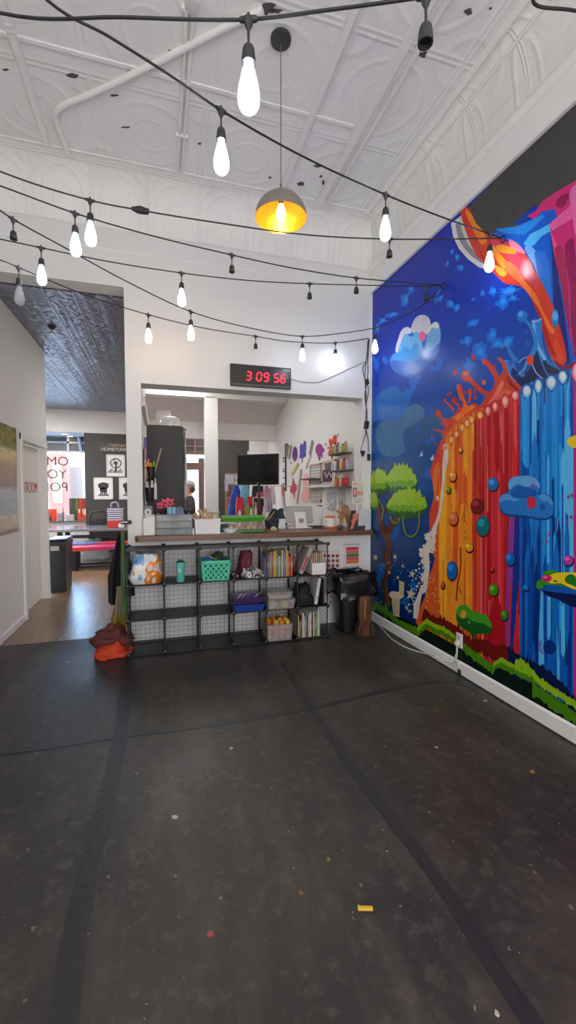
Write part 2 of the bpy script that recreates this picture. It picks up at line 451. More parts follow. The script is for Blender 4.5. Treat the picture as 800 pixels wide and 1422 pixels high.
# a raised plain strip beside the cove and cross joints
mb = MB()
for y in (0.4, 1.9, 3.4): mb.box((XL, y, ZC - 0.012), (1.6, y + 0.035, ZC))
mb.box((-0.93, YF, ZC - 0.02), (-0.87, 4.36, ZC))
struct(mb.build('trim_12', M_CEIL, bevel=0.004))
# chipped paint patches
chips = [(102, 106, 9, 4), (160, 133, 6, 1.5), (174, 177, 6, 1.2), (8, 97, 4, 1.5), (277, 200, 3, 1.5), (651, 17, 7, 5), (587, 76, 7, 4.5), (594, 46, 4, 3), (597, 53, 3, 2), (681, 12, 3, 2), (441, 231, 6, 2), (446, 245, 2.5, 2), (418, 256, 5, 3), (449, 254, 1.5, 4), (375, 247, 2, 1.5), (372, 12, 12, 8), (383, 16, 10, 3), (236, 70, 3, 1)]
mb = MB(); random.seed(4)
for cx_, cy_, rx_, ry_ in chips:
    n = 11; pts = []
    for i in range(n):
        a = 2 * PI * i / n; q = random.uniform(0.55, 1.25)
        pts.append(atz(cx_ + rx_ * q * math.cos(a), cy_ + ry_ * q * math.sin(a), ZC - 0.004))
    mb.prism(pts, (0, 0, 0.003))
struct(mb.build('trim_13', M_CHIP, smooth=False))
# left and front walls of the front room (outside the picture, they bounce the light)
struct(bx((XL - 0.15, YF - 0.1, 0), (XL, YB, 4.8)).build('wall_left', M_WALL, smooth=False))
mb = MB(); mb.box((XL - 0.15, YF - 0.15, 0), (XR + 0.15, YF, 0.5)); mb.box((XL - 0.15, YF - 0.15, 3.3), (XR + 0.15, YF, 4.8))
for a, b_ in ((XL - 0.15, XL + 0.25), (0.35, 0.5), (XR - 0.25, XR + 0.15)): mb.box((a, YF - 0.15, 0.5), (b_, YF, 3.3))
struct(mb.build('wall_front', M_WALL, smooth=False))
for k, (a, b_) in enumerate(((XL + 0.25, 0.35), (0.5, XR - 0.25))):  # unseen windows, added to let fill daylight in behind the camera
    w = thing('window_%d' % (k + 1), 'added front window for fill daylight', 'window', (a, YF, 0.5)); del w['label']; del w['category']; w['kind'] = 'structure'
    mb = MB(); t = 0.05
    mb.box((a, YF - 0.1, 0.5), (a + t, YF - 0.04, 3.3)); mb.box((b_ - t, YF - 0.1, 0.5), (b_, YF - 0.04, 3.3)); mb.box((a, YF - 0.1, 0.5), (b_, YF - 0.04, 0.5 + t)); mb.box((a, YF - 0.1, 3.3 - t), (b_, YF - 0.04, 3.3))
    mb.build('window_frame', M_TRIM, w, smooth=False)

# ---------------------------------------------------------------- hall to the left
HYE = 7.08
# door sits in a reveal: wall in pieces round it
DY0, DY1, DZ = 5.86, 6.92, 2.17
mb = MB(); mb.box((XL - 0.15, YB, 0), (XL, DY0, 3.6)); mb.box((XL - 0.15, DY1, 0), (XL, HYE, 3.6)); mb.box((XL - 0.15, DY0, DZ), (XL, DY1, 3.6))
struct(mb.build('wall_hall', M_HALL, smooth=False))
d = thing('door_1', 'x', 'door', (XL - 0.1, DY0, 0)); del d['label']; del d['category']; d['kind'] = 'structure'
M_DOOR = mat((226, 222, 217), 0.5, var=0.04)
bx((XL - 0.12, DY0 + 0.01, 0.01), (XL - 0.08, DY1 - 0.01, DZ - 0.01)).build('door_leaf', M_DOOR, d, bevel=0.004)
mb = MB()
for y in (DY0 - 0.07, DY1): mb.box((XL, y, 0), (XL + 0.025, y + 0.07, DZ + 0.075))
mb.box((XL, DY0 - 0.07, DZ), (XL + 0.03, DY1 + 0.07, DZ + 0.085)); mb.build('door_frame', M_TRIM, d, bevel=0.004)
# lettering on the door, read through the reveal
text('door_lettering', 'RESTROOM', 0.2, (XL - 0.078, (DY0 + DY1) / 2 + .0, 1.60), (PI / 2, 0, PI / 2), mat((196, 84, 80), 0.6), d, sx=.86)
struct(bx((XL, YT + 0.02, 0), (XL + 0.015, DY0 - 0.07, 0.07)).build('baseboard_hall', M_TRIM, smooth=False))
# hall ceiling
mb = bx((-4.2, YT, 3.6), (HX1 + 0.02, 12.05, 3.72))
def emb(x, y):
    t = .36; u = (x / t) % 1 - .5; v = (y / t) % 1 - .5; h = 0
    for a, b_ in ((u, v), (abs(u) - .5, abs(v) - .5), (abs(u) - .5, v), (u, abs(v) - .5)):
        r_ = math.hypot(a, b_)
        for r0, w_, k in ((.5, .05, 1), (.30, .045, .8), (.1, .07, 1)): h = max(h, k * max(0, 1 - ((r_ - r0) / w_) ** 2))
    return .016 * h + .005 * mnoise.noise(Vector((x * 14, y * 14, 0)))
mb.surf(lambda u, v: Vector((-3.4 + 3.1 * u, YT + .005 + 6.9 * v, 3.594 - emb(-3.4 + 3.1 * u, YT + 6.9 * v))), 150, 340)
struct(mb.build('ceiling_hall', M_BLACKTIN, angle=60, recalc=False))
mb = MB()
for x in (-1.1, -0.82, -0.46): mb.box((x - 0.008, YT, 3.572), (x + 0.008, 11.8, 3.6))
for x in (-1.75, -2.4, -3.0): mb.box((x - 0.008, 7.3, 3.572), (x + 0.008, 11.8, 3.6))
struct(mb.build('trim_16', mat((150, 156, 166), .3, .4), smooth=False))
# hall partition between hall and kitchen
struct(bx((HX1, YT, 0), (OX0 - 0.01, 6.5, 3.6)).build('wall_partition', M_GREYWALL, smooth=False))
# far shop front
Y12 = 11.85
XW = aty(118, 660, Y12).x          # edge between window bay and dark wall
ZB = aty(118, 601, Y12).z
struct(bx((-4.2, Y12, ZB), (3.1, Y12 + 0.18, 3.72)).build('wall_header', M_GREYWALL, smooth=False))
XD0, XD1 = aty(254, 640, Y12).x, aty(286, 640, Y12).x
XK0, XK1 = aty(303, 640, Y12).x, aty(346, 640, Y12).x
mb = MB(); mb.box((XW, Y12, 0), (XD0 - 0.02, Y12 + 0.16, ZB)); mb.box((XD1 + 0.02, Y12, 0), (XK1, Y12 + 0.16, ZB))
struct(mb.build('wall_far', M_DARKWALL, smooth=False))
struct(bx((XK1, Y12 - 0.01, 0), (3.1, Y12 + 0.16, ZB)).build('wall_far_right', M_GREYWALL, smooth=False))
# bay: soffit, window, sill
YW = 12.75
struct(bx((-4.2, Y12 + 0.18, ZB - 0.01), (XW, YW + 0.1, ZB + 0.1)).build('ceiling_bay', wall_paint((206, 220, 238), 'bay_blue_lit_white'), smooth=False))  # white soffit with the bluish window light put into its colour
struct(bx((XW, Y12 + 0.16, 0), (XW + 0.12, YW + 0.1, ZB + 0.1)).build('wall_bay', M_DARKWALL, smooth=False))
struct(bx((-4.35, YT, 0), (-4.2, YW + 0.2, 3.7)).build('wall_hall_outer', M_HALL, smooth=False))
struct(bx((-4.2, HYE - 0.15, 0), (XL - 0.15, HYE, 3.6)).build('wall_hall_return', M_HALL, smooth=False))
ZS = aty(90, 722, YW).z; ZTR = aty(90, 626, YW).z
struct(bx((-4.2, YW - 0.35, 0), (XW, YW + 0.1, ZS - 0.04)).build('wall_bay_low', M_GREYWALL, smooth=False))
struct(bx((-4.2, YW - 0.42, ZS - 0.04), (XW, YW + 0.1, ZS)).build('trim_14', mat((96, 92, 90), 0.4), smooth=False))
w3 = thing('window_3', 'x', 'window', (-2.4, YW, ZS)); del w3['label']; del w3['category']; w3['kind'] = 'structure'
mb = MB(); mb.box((-4.2, YW, ZTR), (XW, YW + 0.05, ZB))            # dark transom blind
mb.build('transom_panel', mat((92, 95, 102), 0.4), w3, smooth=False)
mb = MB(); xv = aty(94.5, 615, YW - 0.02).x
zb = aty(94, 614.5, YW - 0.02).z
mb.box((-4.2, YW - 0.04, zb - 0.025), (XW, YW, zb + 0.025)); mb.box((xv - 0.03, YW - 0.04, ZTR), (xv + 0.03, YW, ZB))
mb.box((-3.6, YW - 0.04, ZTR), (-3.54, YW, ZB)); mb.box((-4.2, YW - 0.03, ZTR - 0.05), (XW, YW + 0.04, ZTR))
mb.build('window_frame', mat((200, 208, 218), 0.4), w3, smooth=False)
mb = MB(); a = aty(109, 604, YW - 0.05); b_ = aty(113, 626, YW - 0.05); mb.tube([a, b_], 0.045, 8); mb.build('window_brace', mat((170, 196, 224), 0.4), w3)
mb = bx((-4.2, YW + 0.01, ZS), (XW, YW + 0.018, ZTR)); mb.build('window_pane', mat((240, 245, 250), 0.02, var=0, alpha=0.06), w3, smooth=False)
# lettering on the window glass, seen from behind (mirrored)
for (body, px, py, sz) in (('NEMOC', 75, 641, 0.34), ('UOY', 72, 659, 0.34), ('TRAOP', 77, 677, 0.34)):
    p = aty(px, py, YW + 0.0)
    o = text('window_lettering', {'NEMOC': 'OME', 'UOY': 'YOU', 'TRAOP': 'POP'}[body], sz, p, (PI / 2, 0, 0), mat((40, 66, 70), 0.5), w3, sx=-1, bold=0.0)
# glass door of the shop front
d2 = thing('door_2', 'x', 'door', ((XD0 + XD1) / 2, Y12, 0)); del d2['label']; del d2['category']; d2['kind'] = 'structure'
M_BRN = mat((104, 82, 70), 0.5)
def zd(y): return aty(270, y, Y12).z
mb = MB(); Yd = Y12 + 0.05
xs = [aty(v, 640, Y12).x for v in (259, 263.5, 276, 284)]
mb.box((XD0, Yd, 0), (xs[0], Yd + 0.08, ZB)); mb.box((xs[2], Yd, 0), (aty(283.5, 640, Y12).x, Yd + 0.08, zd(636)))
for y0, y1 in ((609, 612), (634, 637), (642, 650)):
    pass
mb.box((XD0, Yd - .003, zd(652)), (XD1, Yd + 0.083, zd(642.5))); mb.box((XD0, Yd - .002, zd(631)), (XD1, Yd + 0.08, zd(626)))
mb.box((XD0, Yd, 0), (XD1, Yd + 0.08, 0.22)); mb.box((XD1 - 0.03, Yd, 0), (XD1 + 0.02, Yd + 0.08, ZB))
mb.build('door_frame', M_BRN, d2, smooth=False)
mb = bx((XD0, Yd + 0.03, zd(626)), (XD1, Yd + 0.05, ZB)); mb.build('transom_panel', mat((74, 56, 62), 0.4), d2, smooth=False)
mb = MB(); xm = aty(271, 620, Y12).x; zm = zd(619.5)
mb.box((xm - 0.015, Yd - 0.01, zd(626)), (xm + 0.015, Yd + 0.03, ZB)); mb.box((XD0, Yd - 0.01, zm - 0.012), (XD1, Yd + 0.03, zm + 0.012)); mb.build('transom_bars', mat((150, 128, 128), 0.5), d2, smooth=False)
bx((XD0, Yd + 0.035, 0.2), (XD1, Yd + 0.042, zd(626))).build('door_glass', mat((240, 245, 250), 0.02, var=0, alpha=0.06), d2, smooth=False)

# ---------------------------------------------------------------- kitchen behind the opening
XKR = 2.35
struct(bx((XKR, YT, 0), (XKR + 0.12, 8.76, 3.7)).build('wall_kitchen_right', M_WALL, smooth=False))
struct(bx((XKR, 8.76, 0), (3.1, 8.88, 3.7)).build('wall_kitchen_return', M_GREYWALL, smooth=False))
struct(bx((2.95, 8.8, 0), (3.1, YW + 0.2, 3.7)).build('wall_front_right', M_GREYWALL, smooth=False))
ZPF = aty(340, 556, 7.95).z
p0, p1 = aty(285, 620, 7.9), aty(303, 620, 7.9)
struct(bx((p0.x, 7.9, 0), (p1.x, 8.12, ZPF + 0.02)).build('pillar', M_WALL, bevel=0.006))
struct(bx((-0.3, 7.9, ZPF), (XKR, 8.12, 3.7)).build('beam', M_WALL, smooth=False))
zb2 = atx(383, 591, XKR).z; zb3 = atx(384, 612, XKR).z
mb = MB().prism([(-0.3, 8.12, ZPF - 0.0), (-0.3, 8.76, zb2), (-0.3, 8.76, zb2 + 0.05), (-0.3, 8.12, ZPF + 0.1)], (XKR + 0.3, 0, 0))
struct(mb.build('ceiling_soffit', wall_paint((206, 201, 197), 'soffit_paint'), smooth=False))
struct(bx((-0.3, 8.76, zb3), (XKR + 0.02, 8.9, zb2 + 0.05)).build('beam_kitchen', M_GREYWALL, smooth=False))
struct(bx((OX0 - 0.15, YT, 3.6), (XKR + 0.12, 7.95, 3.72)).build('ceiling_kitchen', M_WALL, smooth=False))
struct(bx((HX1, 7.95, 3.6), (3.1, Y12 + 0.1, 3.72)).build('ceiling_front', M_GREYWALL, smooth=False))
# white rail high on the kitchen's left wall
mb = MB(); a = aty(201.5, 540, 5.0); b_ = aty(210, 571, 6.4)
mb.box((OX0 - 0.01, 4.95, 2.48), (OX0 + 0.03, 6.4, 2.58)); struct(mb.build('trim_15', M_TRIM, smooth=False))
mb = MB(); mb.box((-30, 26, -0.2), (30, 32, 3.6)); mb.mi = 1
for k in range(14):
    for z in (0.9,): mb.box((-20 + 2.9 * k, 25.9, z), (-18.6 + 2.9 * k, 26, z + 2.0))
struct(mb.build('exterior', [mat((168, 162, 156), 0.8), mat((120, 122, 126), 0.3)], smooth=False))
# unseen fill panels, added to brighten kitchen and hall
def fill_panel(label, x, y, z, e, sx=.6, sy=1.2):
    o = thing('fill_light', label, 'ceiling light', (x, y, z))
    mb = MB()
    for p_, q_ in (((-sx / 2 - .03, -sy / 2 - .03), (sx / 2 + .03, -sy / 2)), ((-sx / 2 - .03, sy / 2), (sx / 2 + .03, sy / 2 + .03)), ((-sx / 2 - .03, -sy / 2), (-sx / 2, sy / 2)), ((sx / 2, -sy / 2), (sx / 2 + .03, sy / 2))): mb.box((x + p_[0], y + p_[1], z - .05), (x + q_[0], y + q_[1], z))
    mb.build('frame', M_TRIM, o, smooth=False)
    m, N, L, b = nodes_of('fill_panel_glow'); b.inputs['Emission Color'].default_value = (1, .97, .93, 1); b.inputs['Emission Strength'].default_value = e
    bx((x - sx / 2, y - sy / 2, z - .03), (x + sx / 2, y + sy / 2, z - .02)).build('diffuser', m, o, smooth=False)
fill_panel('added fill light panel, out of view over the kitchen counter', 1.1, 6.0, 3.6, 5.5)
fill_panel('added fill light panel, out of view by the glass door', 1.4, 10.3, 3.6, 20)
fill_panel('added fill light panel, out of view deep in the far hall', -2.9, 9.4, 3.6, 75)
fill_panel('added fill light panel, out of view at the kitchen partition end', 0.35, 7.2, 3.6, 11)
# street outside the far windows
struct(bx((-30, YW + 0.4, -0.3), (30, 60, -0.12)).build('street', mat((150, 148, 146), 0.8), smooth=False))
mb = MB(); mb.box((-5.3, 24, -0.2), (-4.5, 25, 3.5)); mb.mi = 1
for z in (1.0,): 
    for x in (-5.1,): mb.box((x, 23.9, z), (x + .4, 24.0, min(3.3, z + 1.9)))
struct(mb.build('exterior', [mat((176, 104, 96), 0.8), mat((190, 186, 180), 0.4)], smooth=False))
# ---------------------------------------------------------------- mural: printed panel on the right wall, painted as flat colour shapes
class Mural:
    X0 = XR - 0.004
    def __init__(s): s.v = []; s.f = []; s.c = []; s.k = 0
    def w(s, p):
        q = atx(p[0], p[1], XR - 0.006); return (q.y, min(max(q.z, 0.10), 3.89))
    def face(s, yz, col, cols=None):
        s.k += 1; x = s.X0 - 0.000008 * s.k
        o = len(s.v); s.v += [(x, y, z) for y, z in yz]
        s.f.append(list(range(o, o + len(yz)))); s.c.append(cols or [lin(col)] * len(yz))
    def poly(s, pts, col, sm=0):
        P = [(p[0], p[1], 0) for p in pts]
        if sm: P = smooth_path(P, sm, True)
        s.face([s.w(p) for p in P], col)
    def vgrad(s, pts, ctop, cbot, sm=0):
        P = [(p[0], p[1], 0) for p in pts]
        if sm: P = smooth_path(P, sm, True)
        Q = [s.w(p) for p in P]; z0 = min(q[1] for q in Q); z1 = max(q[1] for q in Q)
        a, b = lin(ctop), lin(cbot)
        s.face(Q, None, [tuple(b[i] + (a[i] - b[i]) * (q[1] - z0) / (z1 - z0) for i in range(4)) for q in Q])
    def ell(s, cx, cy, rx, ry, col, rot=0, n=18):
        P = []
        for i in range(n):
            a = 2 * PI * i / n; x = rx * math.cos(a); y = ry * math.sin(a)
            P.append((cx + x * math.cos(rot) - y * math.sin(rot), cy + x * math.sin(rot) + y * math.cos(rot)))
        s.poly(P, col)
    def drop(s, cx, cy, rx, ry, col, n=20):           # teardrop, tip down
        P = []
        for i in range(n):
            a = 2 * PI * i / n
            k = 1.0 if math.sin(a) < 0 else 1 - 0.55 * math.sin(a) ** 2
            P.append((cx + rx * math.cos(a) * k, cy + ry * math.sin(a)))
        s.poly(P, col)
    def stroke(s, pts, w, col):
        P = smooth_path([(p[0], p[1], 0) for p in pts], 6); L_ = []; R_ = []; n = len(P)
        for i, p in enumerate(P):
            t = P[min(i + 1, n - 1)] - P[max(i - 1, 0)]; t.normalize()
            ww = w if not isinstance(w, (tuple, list)) else w[0] + (w[1] - w[0]) * i / (n - 1)
            L_.append((p.x - t.y * ww / 2, p.y + t.x * ww / 2)); R_.append((p.x + t.y * ww / 2, p.y - t.x * ww / 2))
        s.poly(L_ + R_[::-1], col)
    def jag(s, cx, cy, rx, ry, col, rnd, n=14, rot=0.0):
        P = []
        for i in range(n):
            a = 2 * PI * i / n; q = rnd.uniform(0.45, 1.2)
            x = rx * q * math.cos(a); y = ry * q * math.sin(a)
            P.append((cx + x * math.cos(rot) - y * math.sin(rot), cy + x * math.sin(rot) + y * math.cos(rot)))
        s.poly(P, col)
    def star(s, cx, cy, r, col, rot=0.2):
        s.poly([(cx + (r if i % 2 == 0 else r * 0.42) * math.sin(i * PI / 5 + rot) * 0.75, cy - (r if i % 2 == 0 else r * 0.42) * math.cos(i * PI / 5 + rot)) for i in range(10)], col)
    def build(s):
        me = bpy.data.meshes.new('wall_mural'); me.from_pydata(s.v, [], s.f)
        # solid backing board so the print has real thickness
        ca = me.color_attributes.new('Col', 'FLOAT_COLOR', 'CORNER'); i = 0
        for f, cs in zip(s.f, s.c):
            for c in cs: ca.data[i].color = c; i += 1
        m, N, L, b = nodes_of('mural_print')
        at = N.new('ShaderNodeVertexColor'); at.layer_name = 'Col'
        tc = N.new('ShaderNodeTexCoord'); mp = N.new('ShaderNodeMapping'); mp.inputs['Scale'].default_value = (1, 6, 1.5); L.new(tc.outputs['Object'], mp.inputs['Vector'])
        n1 = noise_n(N, L, mp.outputs[0], 3.0, 5, 0.6)
        mul = N.new('ShaderNodeMix'); mul.data_type = 'RGBA'; mul.blend_type = 'MULTIPLY'; mul.inputs[0].default_value = 1
        L.new(at.outputs['Color'], mul.inputs[6]); L.new(ramp(N, L, n1, [(0.3, g(0.86)), (0.6, g(1.0))]), mul.inputs[7])
        L.new(mul.outputs[2], b.inputs['Base Color']); b.inputs['Roughness'].default_value = 0.24; b.inputs['Specular IOR Level'].default_value = 0.25
        me.materials.append(m)
        o = bpy.data.objects.new('wall_mural', me); COL.objects.link(o)
        for p in me.polygons:
            if p.normal.x > 0: p.flip()
        ORG[o.name] = Vector((0, 0, 0))
        return tag(o, 'large glossy mural of paint waterfalls, tree and bucket covering the right wall', 'mural')

mu = Mural(); R = random.Random(11)
# --- sky field
def C(*a): return a
for zi in range(24):
    z0 = 0.11 + (3.89 - 0.11) * zi / 24; z1 = 0.11 + (3.89 - 0.11) * (zi + 1) / 24
    def sky(z):
        t = (z - 0.1) / 3.8
        a = [(0.0, (6, 44, 96)), (0.3, (6, 64, 132)), (0.5, (16, 90, 168)), (0.65, (14, 76, 186)), (0.8, (12, 54, 182)), (1.0, (20, 44, 172))]
        for (t0, c0), (t1, c1) in zip(a, a[1:]):
            if t <= t1: k = (t - t0) / (t1 - t0); return lin([c0[i] + (c1[i] - c0[i]) * k for i in range(3)])
        return lin(a[-1][1])
    mu.k = 0
    mu.face([(0.3, z0), (YB - 0.02, z0), (YB - 0.02, z1), (0.3, z1)], None, [sky(z0), sky(z0), sky(z1), sky(z1)])
mu.k = 2
# paler shapes low in the sky
mu.poly([(518, 560), (528, 545), (548, 535), (560, 545), (572, 540), (566, 566), (556, 580), (540, 585), (524, 582), (516, 590)], (28, 112, 205), 3)
mu.poly([(524, 590), (540, 584), (556, 582), (566, 566), (578, 560), (590, 572), (580, 592), (570, 606), (566, 624), (548, 634), (530, 630), (522, 612)], (62, 118, 172), 3)
mu.poly([(560, 600), (572, 590), (590, 580), (606, 575), (610, 600), (604, 640), (590, 665), (560, 672), (548, 650), (562, 632)], (26, 84, 150), 3)
mu.poly([(515, 660), (530, 640), (560, 650), (575, 680), (560, 720), (530, 740), (515, 730)], (14, 74, 142), 3)
for x, y, rx, ry, rot in [(562, 415, 7, 13, .3), (545, 437, 10, 4, -.3), (530, 446, 9, 5, -.4), (523, 455, 5, 8, 0), (570, 402, 6, 5, 0), (610, 415, 8, 5, -.6), (625, 422, 6, 6, 0), (608, 405, 3, 8, .4), (656, 416, 4, 2, -.5), (670, 408, 4, 6, .2), (684, 405, 6, 7, .2), (706, 404, 18, 8, -.2), (698, 420, 9, 12, .6), (712, 414, 8, 6, 0), (657, 449, 10, 6, -.4), (648, 474, 9, 8, -.5), (664, 484, 10, 11, .3), (683, 466, 7, 11, .3), (652, 505, 8, 10, 0), (640, 372, 6, 5, .4), (634, 358, 4, 6, .2), (627, 350, 3, 6, .3), (621, 366, 3, 5, .2), (666, 490, 12, 14, .4), (690, 478, 12, 7, -.3), (705, 474, 10, 9, 0), (634, 428, 5, 6, .2), (575, 530, 9, 14, .4), (566, 545, 7, 9, .2), (610, 505, 5, 12, .4), (535, 500, 5, 7, 0), (522, 505, 5, 12, 0), (600, 510, 6, 4, .2), (580, 595, 4, 9, .3), (598, 612, 10, 4, -.3), (586, 630, 3, 7, .4), (560, 520, 10, 5, .4), (530, 790, 9, 12, 0), (525, 810, 6, 12, .2), (548, 740, 7, 16, .3), (580, 690, 8, 12, .5), (595, 655, 6, 10, .2), (560, 690, 7, 9, 0), (522, 700, 4, 12, 0), (545, 690, 6, 8, .3), (590, 790, 6, 16, .1), (575, 815, 5, 14, 0), (563, 835, 6, 10, 0)]:
    c = (14, 112, 228) if y < 560 else ((20, 100, 206) if y < 660 else (10, 96, 178))
    mu.jag(x, y, rx, ry, c, R, 16, rot)
    if y < 500: mu.jag(x + 1, y - 1, rx * .55, ry * .55, (36, 146, 246), R, 12, rot)
# --- cloud
mu.poly([(541, 505), (543, 494), (549, 488), (553, 470), (558, 458), (565, 454), (571, 457), (574, 446), (580, 439), (588, 437), (595, 441), (598, 450), (604, 446), (610, 449), (612, 462), (611, 480), (606, 495), (598, 505), (586, 515), (566, 521), (550, 518)], (44, 110, 215), 4)
mu.poly([(549, 488), (553, 470), (558, 458), (565, 454), (571, 457), (570, 463), (562, 464), (557, 476), (553, 490)], (216, 220, 240), 3)
mu.poly([(571, 460), (574, 446), (580, 439), (588, 437), (595, 441), (598, 450), (596, 462), (586, 466), (578, 464)], (206, 205, 224), 3)
mu.poly([(553, 492), (557, 474), (563, 463), (571, 468), (578, 460), (583, 466), (586, 480), (582, 492), (572, 496), (560, 500)], (110, 180, 240), 3)
mu.poly([(542, 503), (546, 492), (556, 488), (561, 480), (570, 486), (577, 476), (583, 482), (583, 495), (574, 502), (562, 502), (552, 501), (546, 500)], (70, 160, 240), 3)
mu.poly([(592, 484), (592, 470), (596, 458), (600, 450), (607, 447), (611, 458), (611, 474), (606, 480), (598, 487)], (120, 180, 238), 3)
mu.poly([(592, 462), (598, 452), (604, 447), (609, 450), (608, 456), (600, 455), (595, 462)], (214, 226, 222), 3)
mu.ell(586.5, 467, 5, 7, (236, 110, 160))
# --- paint bucket: dark inside and pale rim
mu.poly([(648, 290), (700, 236), (760, 180), (830, 110), (960, 60), (960, 160), (860, 215), (800, 252), (775, 266), (748, 286), (730, 305), (712, 318), (690, 326), (668, 322), (655, 306)], (72, 70, 70))
mu.poly([(626, 310), (629, 328), (637, 345), (650, 360), (665, 371), (684, 377), (684, 370), (668, 362), (654, 350), (643, 334), (638, 314), (642, 298)], (222, 221, 228))
mu.poly([(632, 312), (636, 330), (644, 344), (655, 356), (668, 365), (680, 369), (680, 366), (668, 359), (656, 348), (646, 333), (641, 315), (643, 304)], (140, 142, 150))
mu.poly([(638, 303), (641, 320), (649, 338), (660, 352), (672, 361), (682, 365), (672, 345), (660, 330), (648, 310), (643, 296)], (206, 205, 206))
# --- pouring streams: blue, pink behind; orange in front
mu.poly([(680, 325), (700, 318), (722, 312), (736, 300), (752, 284), (770, 276), (776, 300), (780, 330), (788, 380), (797, 440), (800, 508), (790, 506), (776, 470), (765, 420), (752, 380), (735, 350), (712, 336)], (16, 92, 206))
mu.poly([(712, 310), (722, 302), (738, 288), (745, 284), (742, 300), (732, 308)], (10, 58, 160), 3)
mu.poly([(764, 320), (772, 345), (776, 390), (784, 440), (792, 505), (780, 505), (770, 450), (768, 400)], (22, 44, 130))
mu.poly([(687, 318), (720, 314), (752, 298), (757, 300), (740, 316), (728, 326), (700, 324)], (30, 140, 236))
mu.poly([(727, 338), (736, 325), (750, 318), (764, 310), (766, 320), (752, 328), (742, 340), (732, 344)], (80, 180, 245))
mu.poly([(728, 344), (738, 342), (750, 360), (760, 400), (770, 440), (763, 436), (752, 400), (742, 370)], (110, 170, 240), 2)
mu.poly([(742, 350), (757, 350), (764, 380), (768, 430), (774, 460), (766, 450), (756, 410)], (30, 116, 224), 2)
# pink
mu.poly([(732, 300), (745, 292), (752, 280), (770, 268), (800, 250), (900, 190), (980, 150), (980, 600), (830, 520), (800, 505), (795, 470), (790, 420), (785, 385), (776, 350), (764, 318), (775, 305), (770, 290), (752, 294), (742, 304)], (208, 44, 120))
mu.poly([(762, 312), (775, 300), (800, 278), (860, 240), (860, 262), (800, 300), (784, 310), (768, 320)], (232, 96, 160))
mu.poly([(764, 320), (774, 340), (784, 385), (789, 420), (797, 500), (790, 440), (780, 400), (770, 355)], (226, 84, 140))
mu.poly([(784, 340), (796, 330), (800, 420), (806, 500), (797, 495), (792, 400)], (150, 30, 92), 2)
mu.poly([(770, 345), (780, 340), (788, 400), (793, 480), (786, 440), (778, 390)], (176, 40, 90), 2)
mu.poly([(792, 262), (806, 256), (806, 290), (800, 330), (795, 300)], (224, 110, 170), 3)
mu.poly([(775, 275), (790, 268), (782, 288), (772, 286)], (150, 26, 84), 3)
for k in range(26):
    x = R.uniform(806, 960); y = R.uniform(230, 330); w_ = R.uniform(3, 14)
    mu.poly([(x, y), (x + w_, y + 4), (x + w_ * .8 + 10, y + R.uniform(120, 260)), (x + 8, y + R.uniform(60, 200))], R.choice([(226, 84, 140), (176, 30, 100), (236, 120, 170), (196, 40, 120)]))
# orange
mu.poly([(640, 292), (641, 302), (647, 322), (655, 342), (664, 358), (676, 368), (690, 384), (702, 394), (716, 396), (727, 400), (738, 414), (746, 432), (752, 452), (757, 474), (763, 492), (771, 503), (780, 507), (786, 503), (786, 490), (782, 470), (775, 446), (766, 420), (756, 400), (744, 378), (735, 360), (722, 346), (708, 338), (694, 330), (680, 326), (668, 320), (660, 308), (654, 296), (648, 287)], (214, 62, 42), 3)
mu.poly([(676, 326), (700, 334), (720, 348), (735, 368), (748, 394), (744, 400), (730, 385), (716, 372), (700, 352), (686, 340)], (214, 60, 84), 3)
mu.poly([(706, 332), (716, 336), (728, 348), (730, 352), (720, 350), (710, 344)], (240, 130, 160), 2)
mu.poly([(646, 290), (654, 296), (661, 310), (672, 322), (676, 336), (670, 340), (662, 330), (655, 314), (648, 300)], (236, 130, 36), 3)
mu.poly([(688, 342), (698, 340), (714, 346), (717, 352), (704, 352), (694, 350)], (240, 150, 40), 3)
mu.poly([(684, 340), (694, 352), (704, 364), (708, 372), (700, 374), (690, 362), (683, 348)], (246, 150, 40), 3)
mu.poly([(687, 368), (696, 372), (704, 380), (698, 384), (690, 378)], (248, 170, 50), 3)
mu.poly([(700, 372), (716, 376), (730, 392), (744, 408), (754, 432), (764, 450), (770, 462), (766, 463), (758, 452), (748, 432), (738, 414), (722, 394)], (246, 120, 40), 3)
mu.poly([(700, 362), (712, 366), (722, 380), (716, 386), (704, 376)], (236, 112, 60), 3)
mu.poly([(664, 345), (674, 360), (688, 378), (700, 388), (690, 380), (676, 370)], (176, 34, 34), 2)
mu.poly([(738, 416), (748, 440), (756, 470), (764, 490), (776, 500), (766, 480), (758, 452), (748, 428)], (178, 38, 32), 2)
mu.poly([(770, 470), (778, 480), (782, 500), (774, 500)], (232, 78, 44), 2)
mu.drop(771, 443, 5, 14, (30, 130, 214)); mu.poly([(766, 440), (771, 432), (775, 438), (772, 446)], (90, 175, 240), 2)
# --- blue splash on top of the falls
mu.poly([(740, 444), (752, 444), (752, 456), (754, 480), (762, 500), (775, 512), (800, 512), (760, 530), (730, 540), (722, 540), (715, 530), (706, 512), (700, 500), (712, 502), (722, 520), (735, 510), (742, 490), (744, 470), (738, 456)], (44, 128, 220), 3)
mu.poly([(745, 486), (750, 500), (756, 514), (760, 524), (740, 530), (728, 520), (736, 510)], (16, 40, 90), 3)
mu.poly([(712, 510), (722, 524), (732, 534), (720, 538), (710, 526)], (14, 42, 100), 3)
mu.poly([(750, 478), (760, 505), (780, 516), (764, 522), (754, 505)], (14, 32, 76), 2)
mu.stroke([(741, 447), (743, 465), (748, 482), (757, 500)], (3, 5), (110, 186, 245)); mu.stroke([(700, 500), (707, 520), (716, 532)], (3, 4), (80, 160, 236)); mu.stroke([(733, 498), (728, 512), (718, 522)], (3, 3), (80, 160, 236))
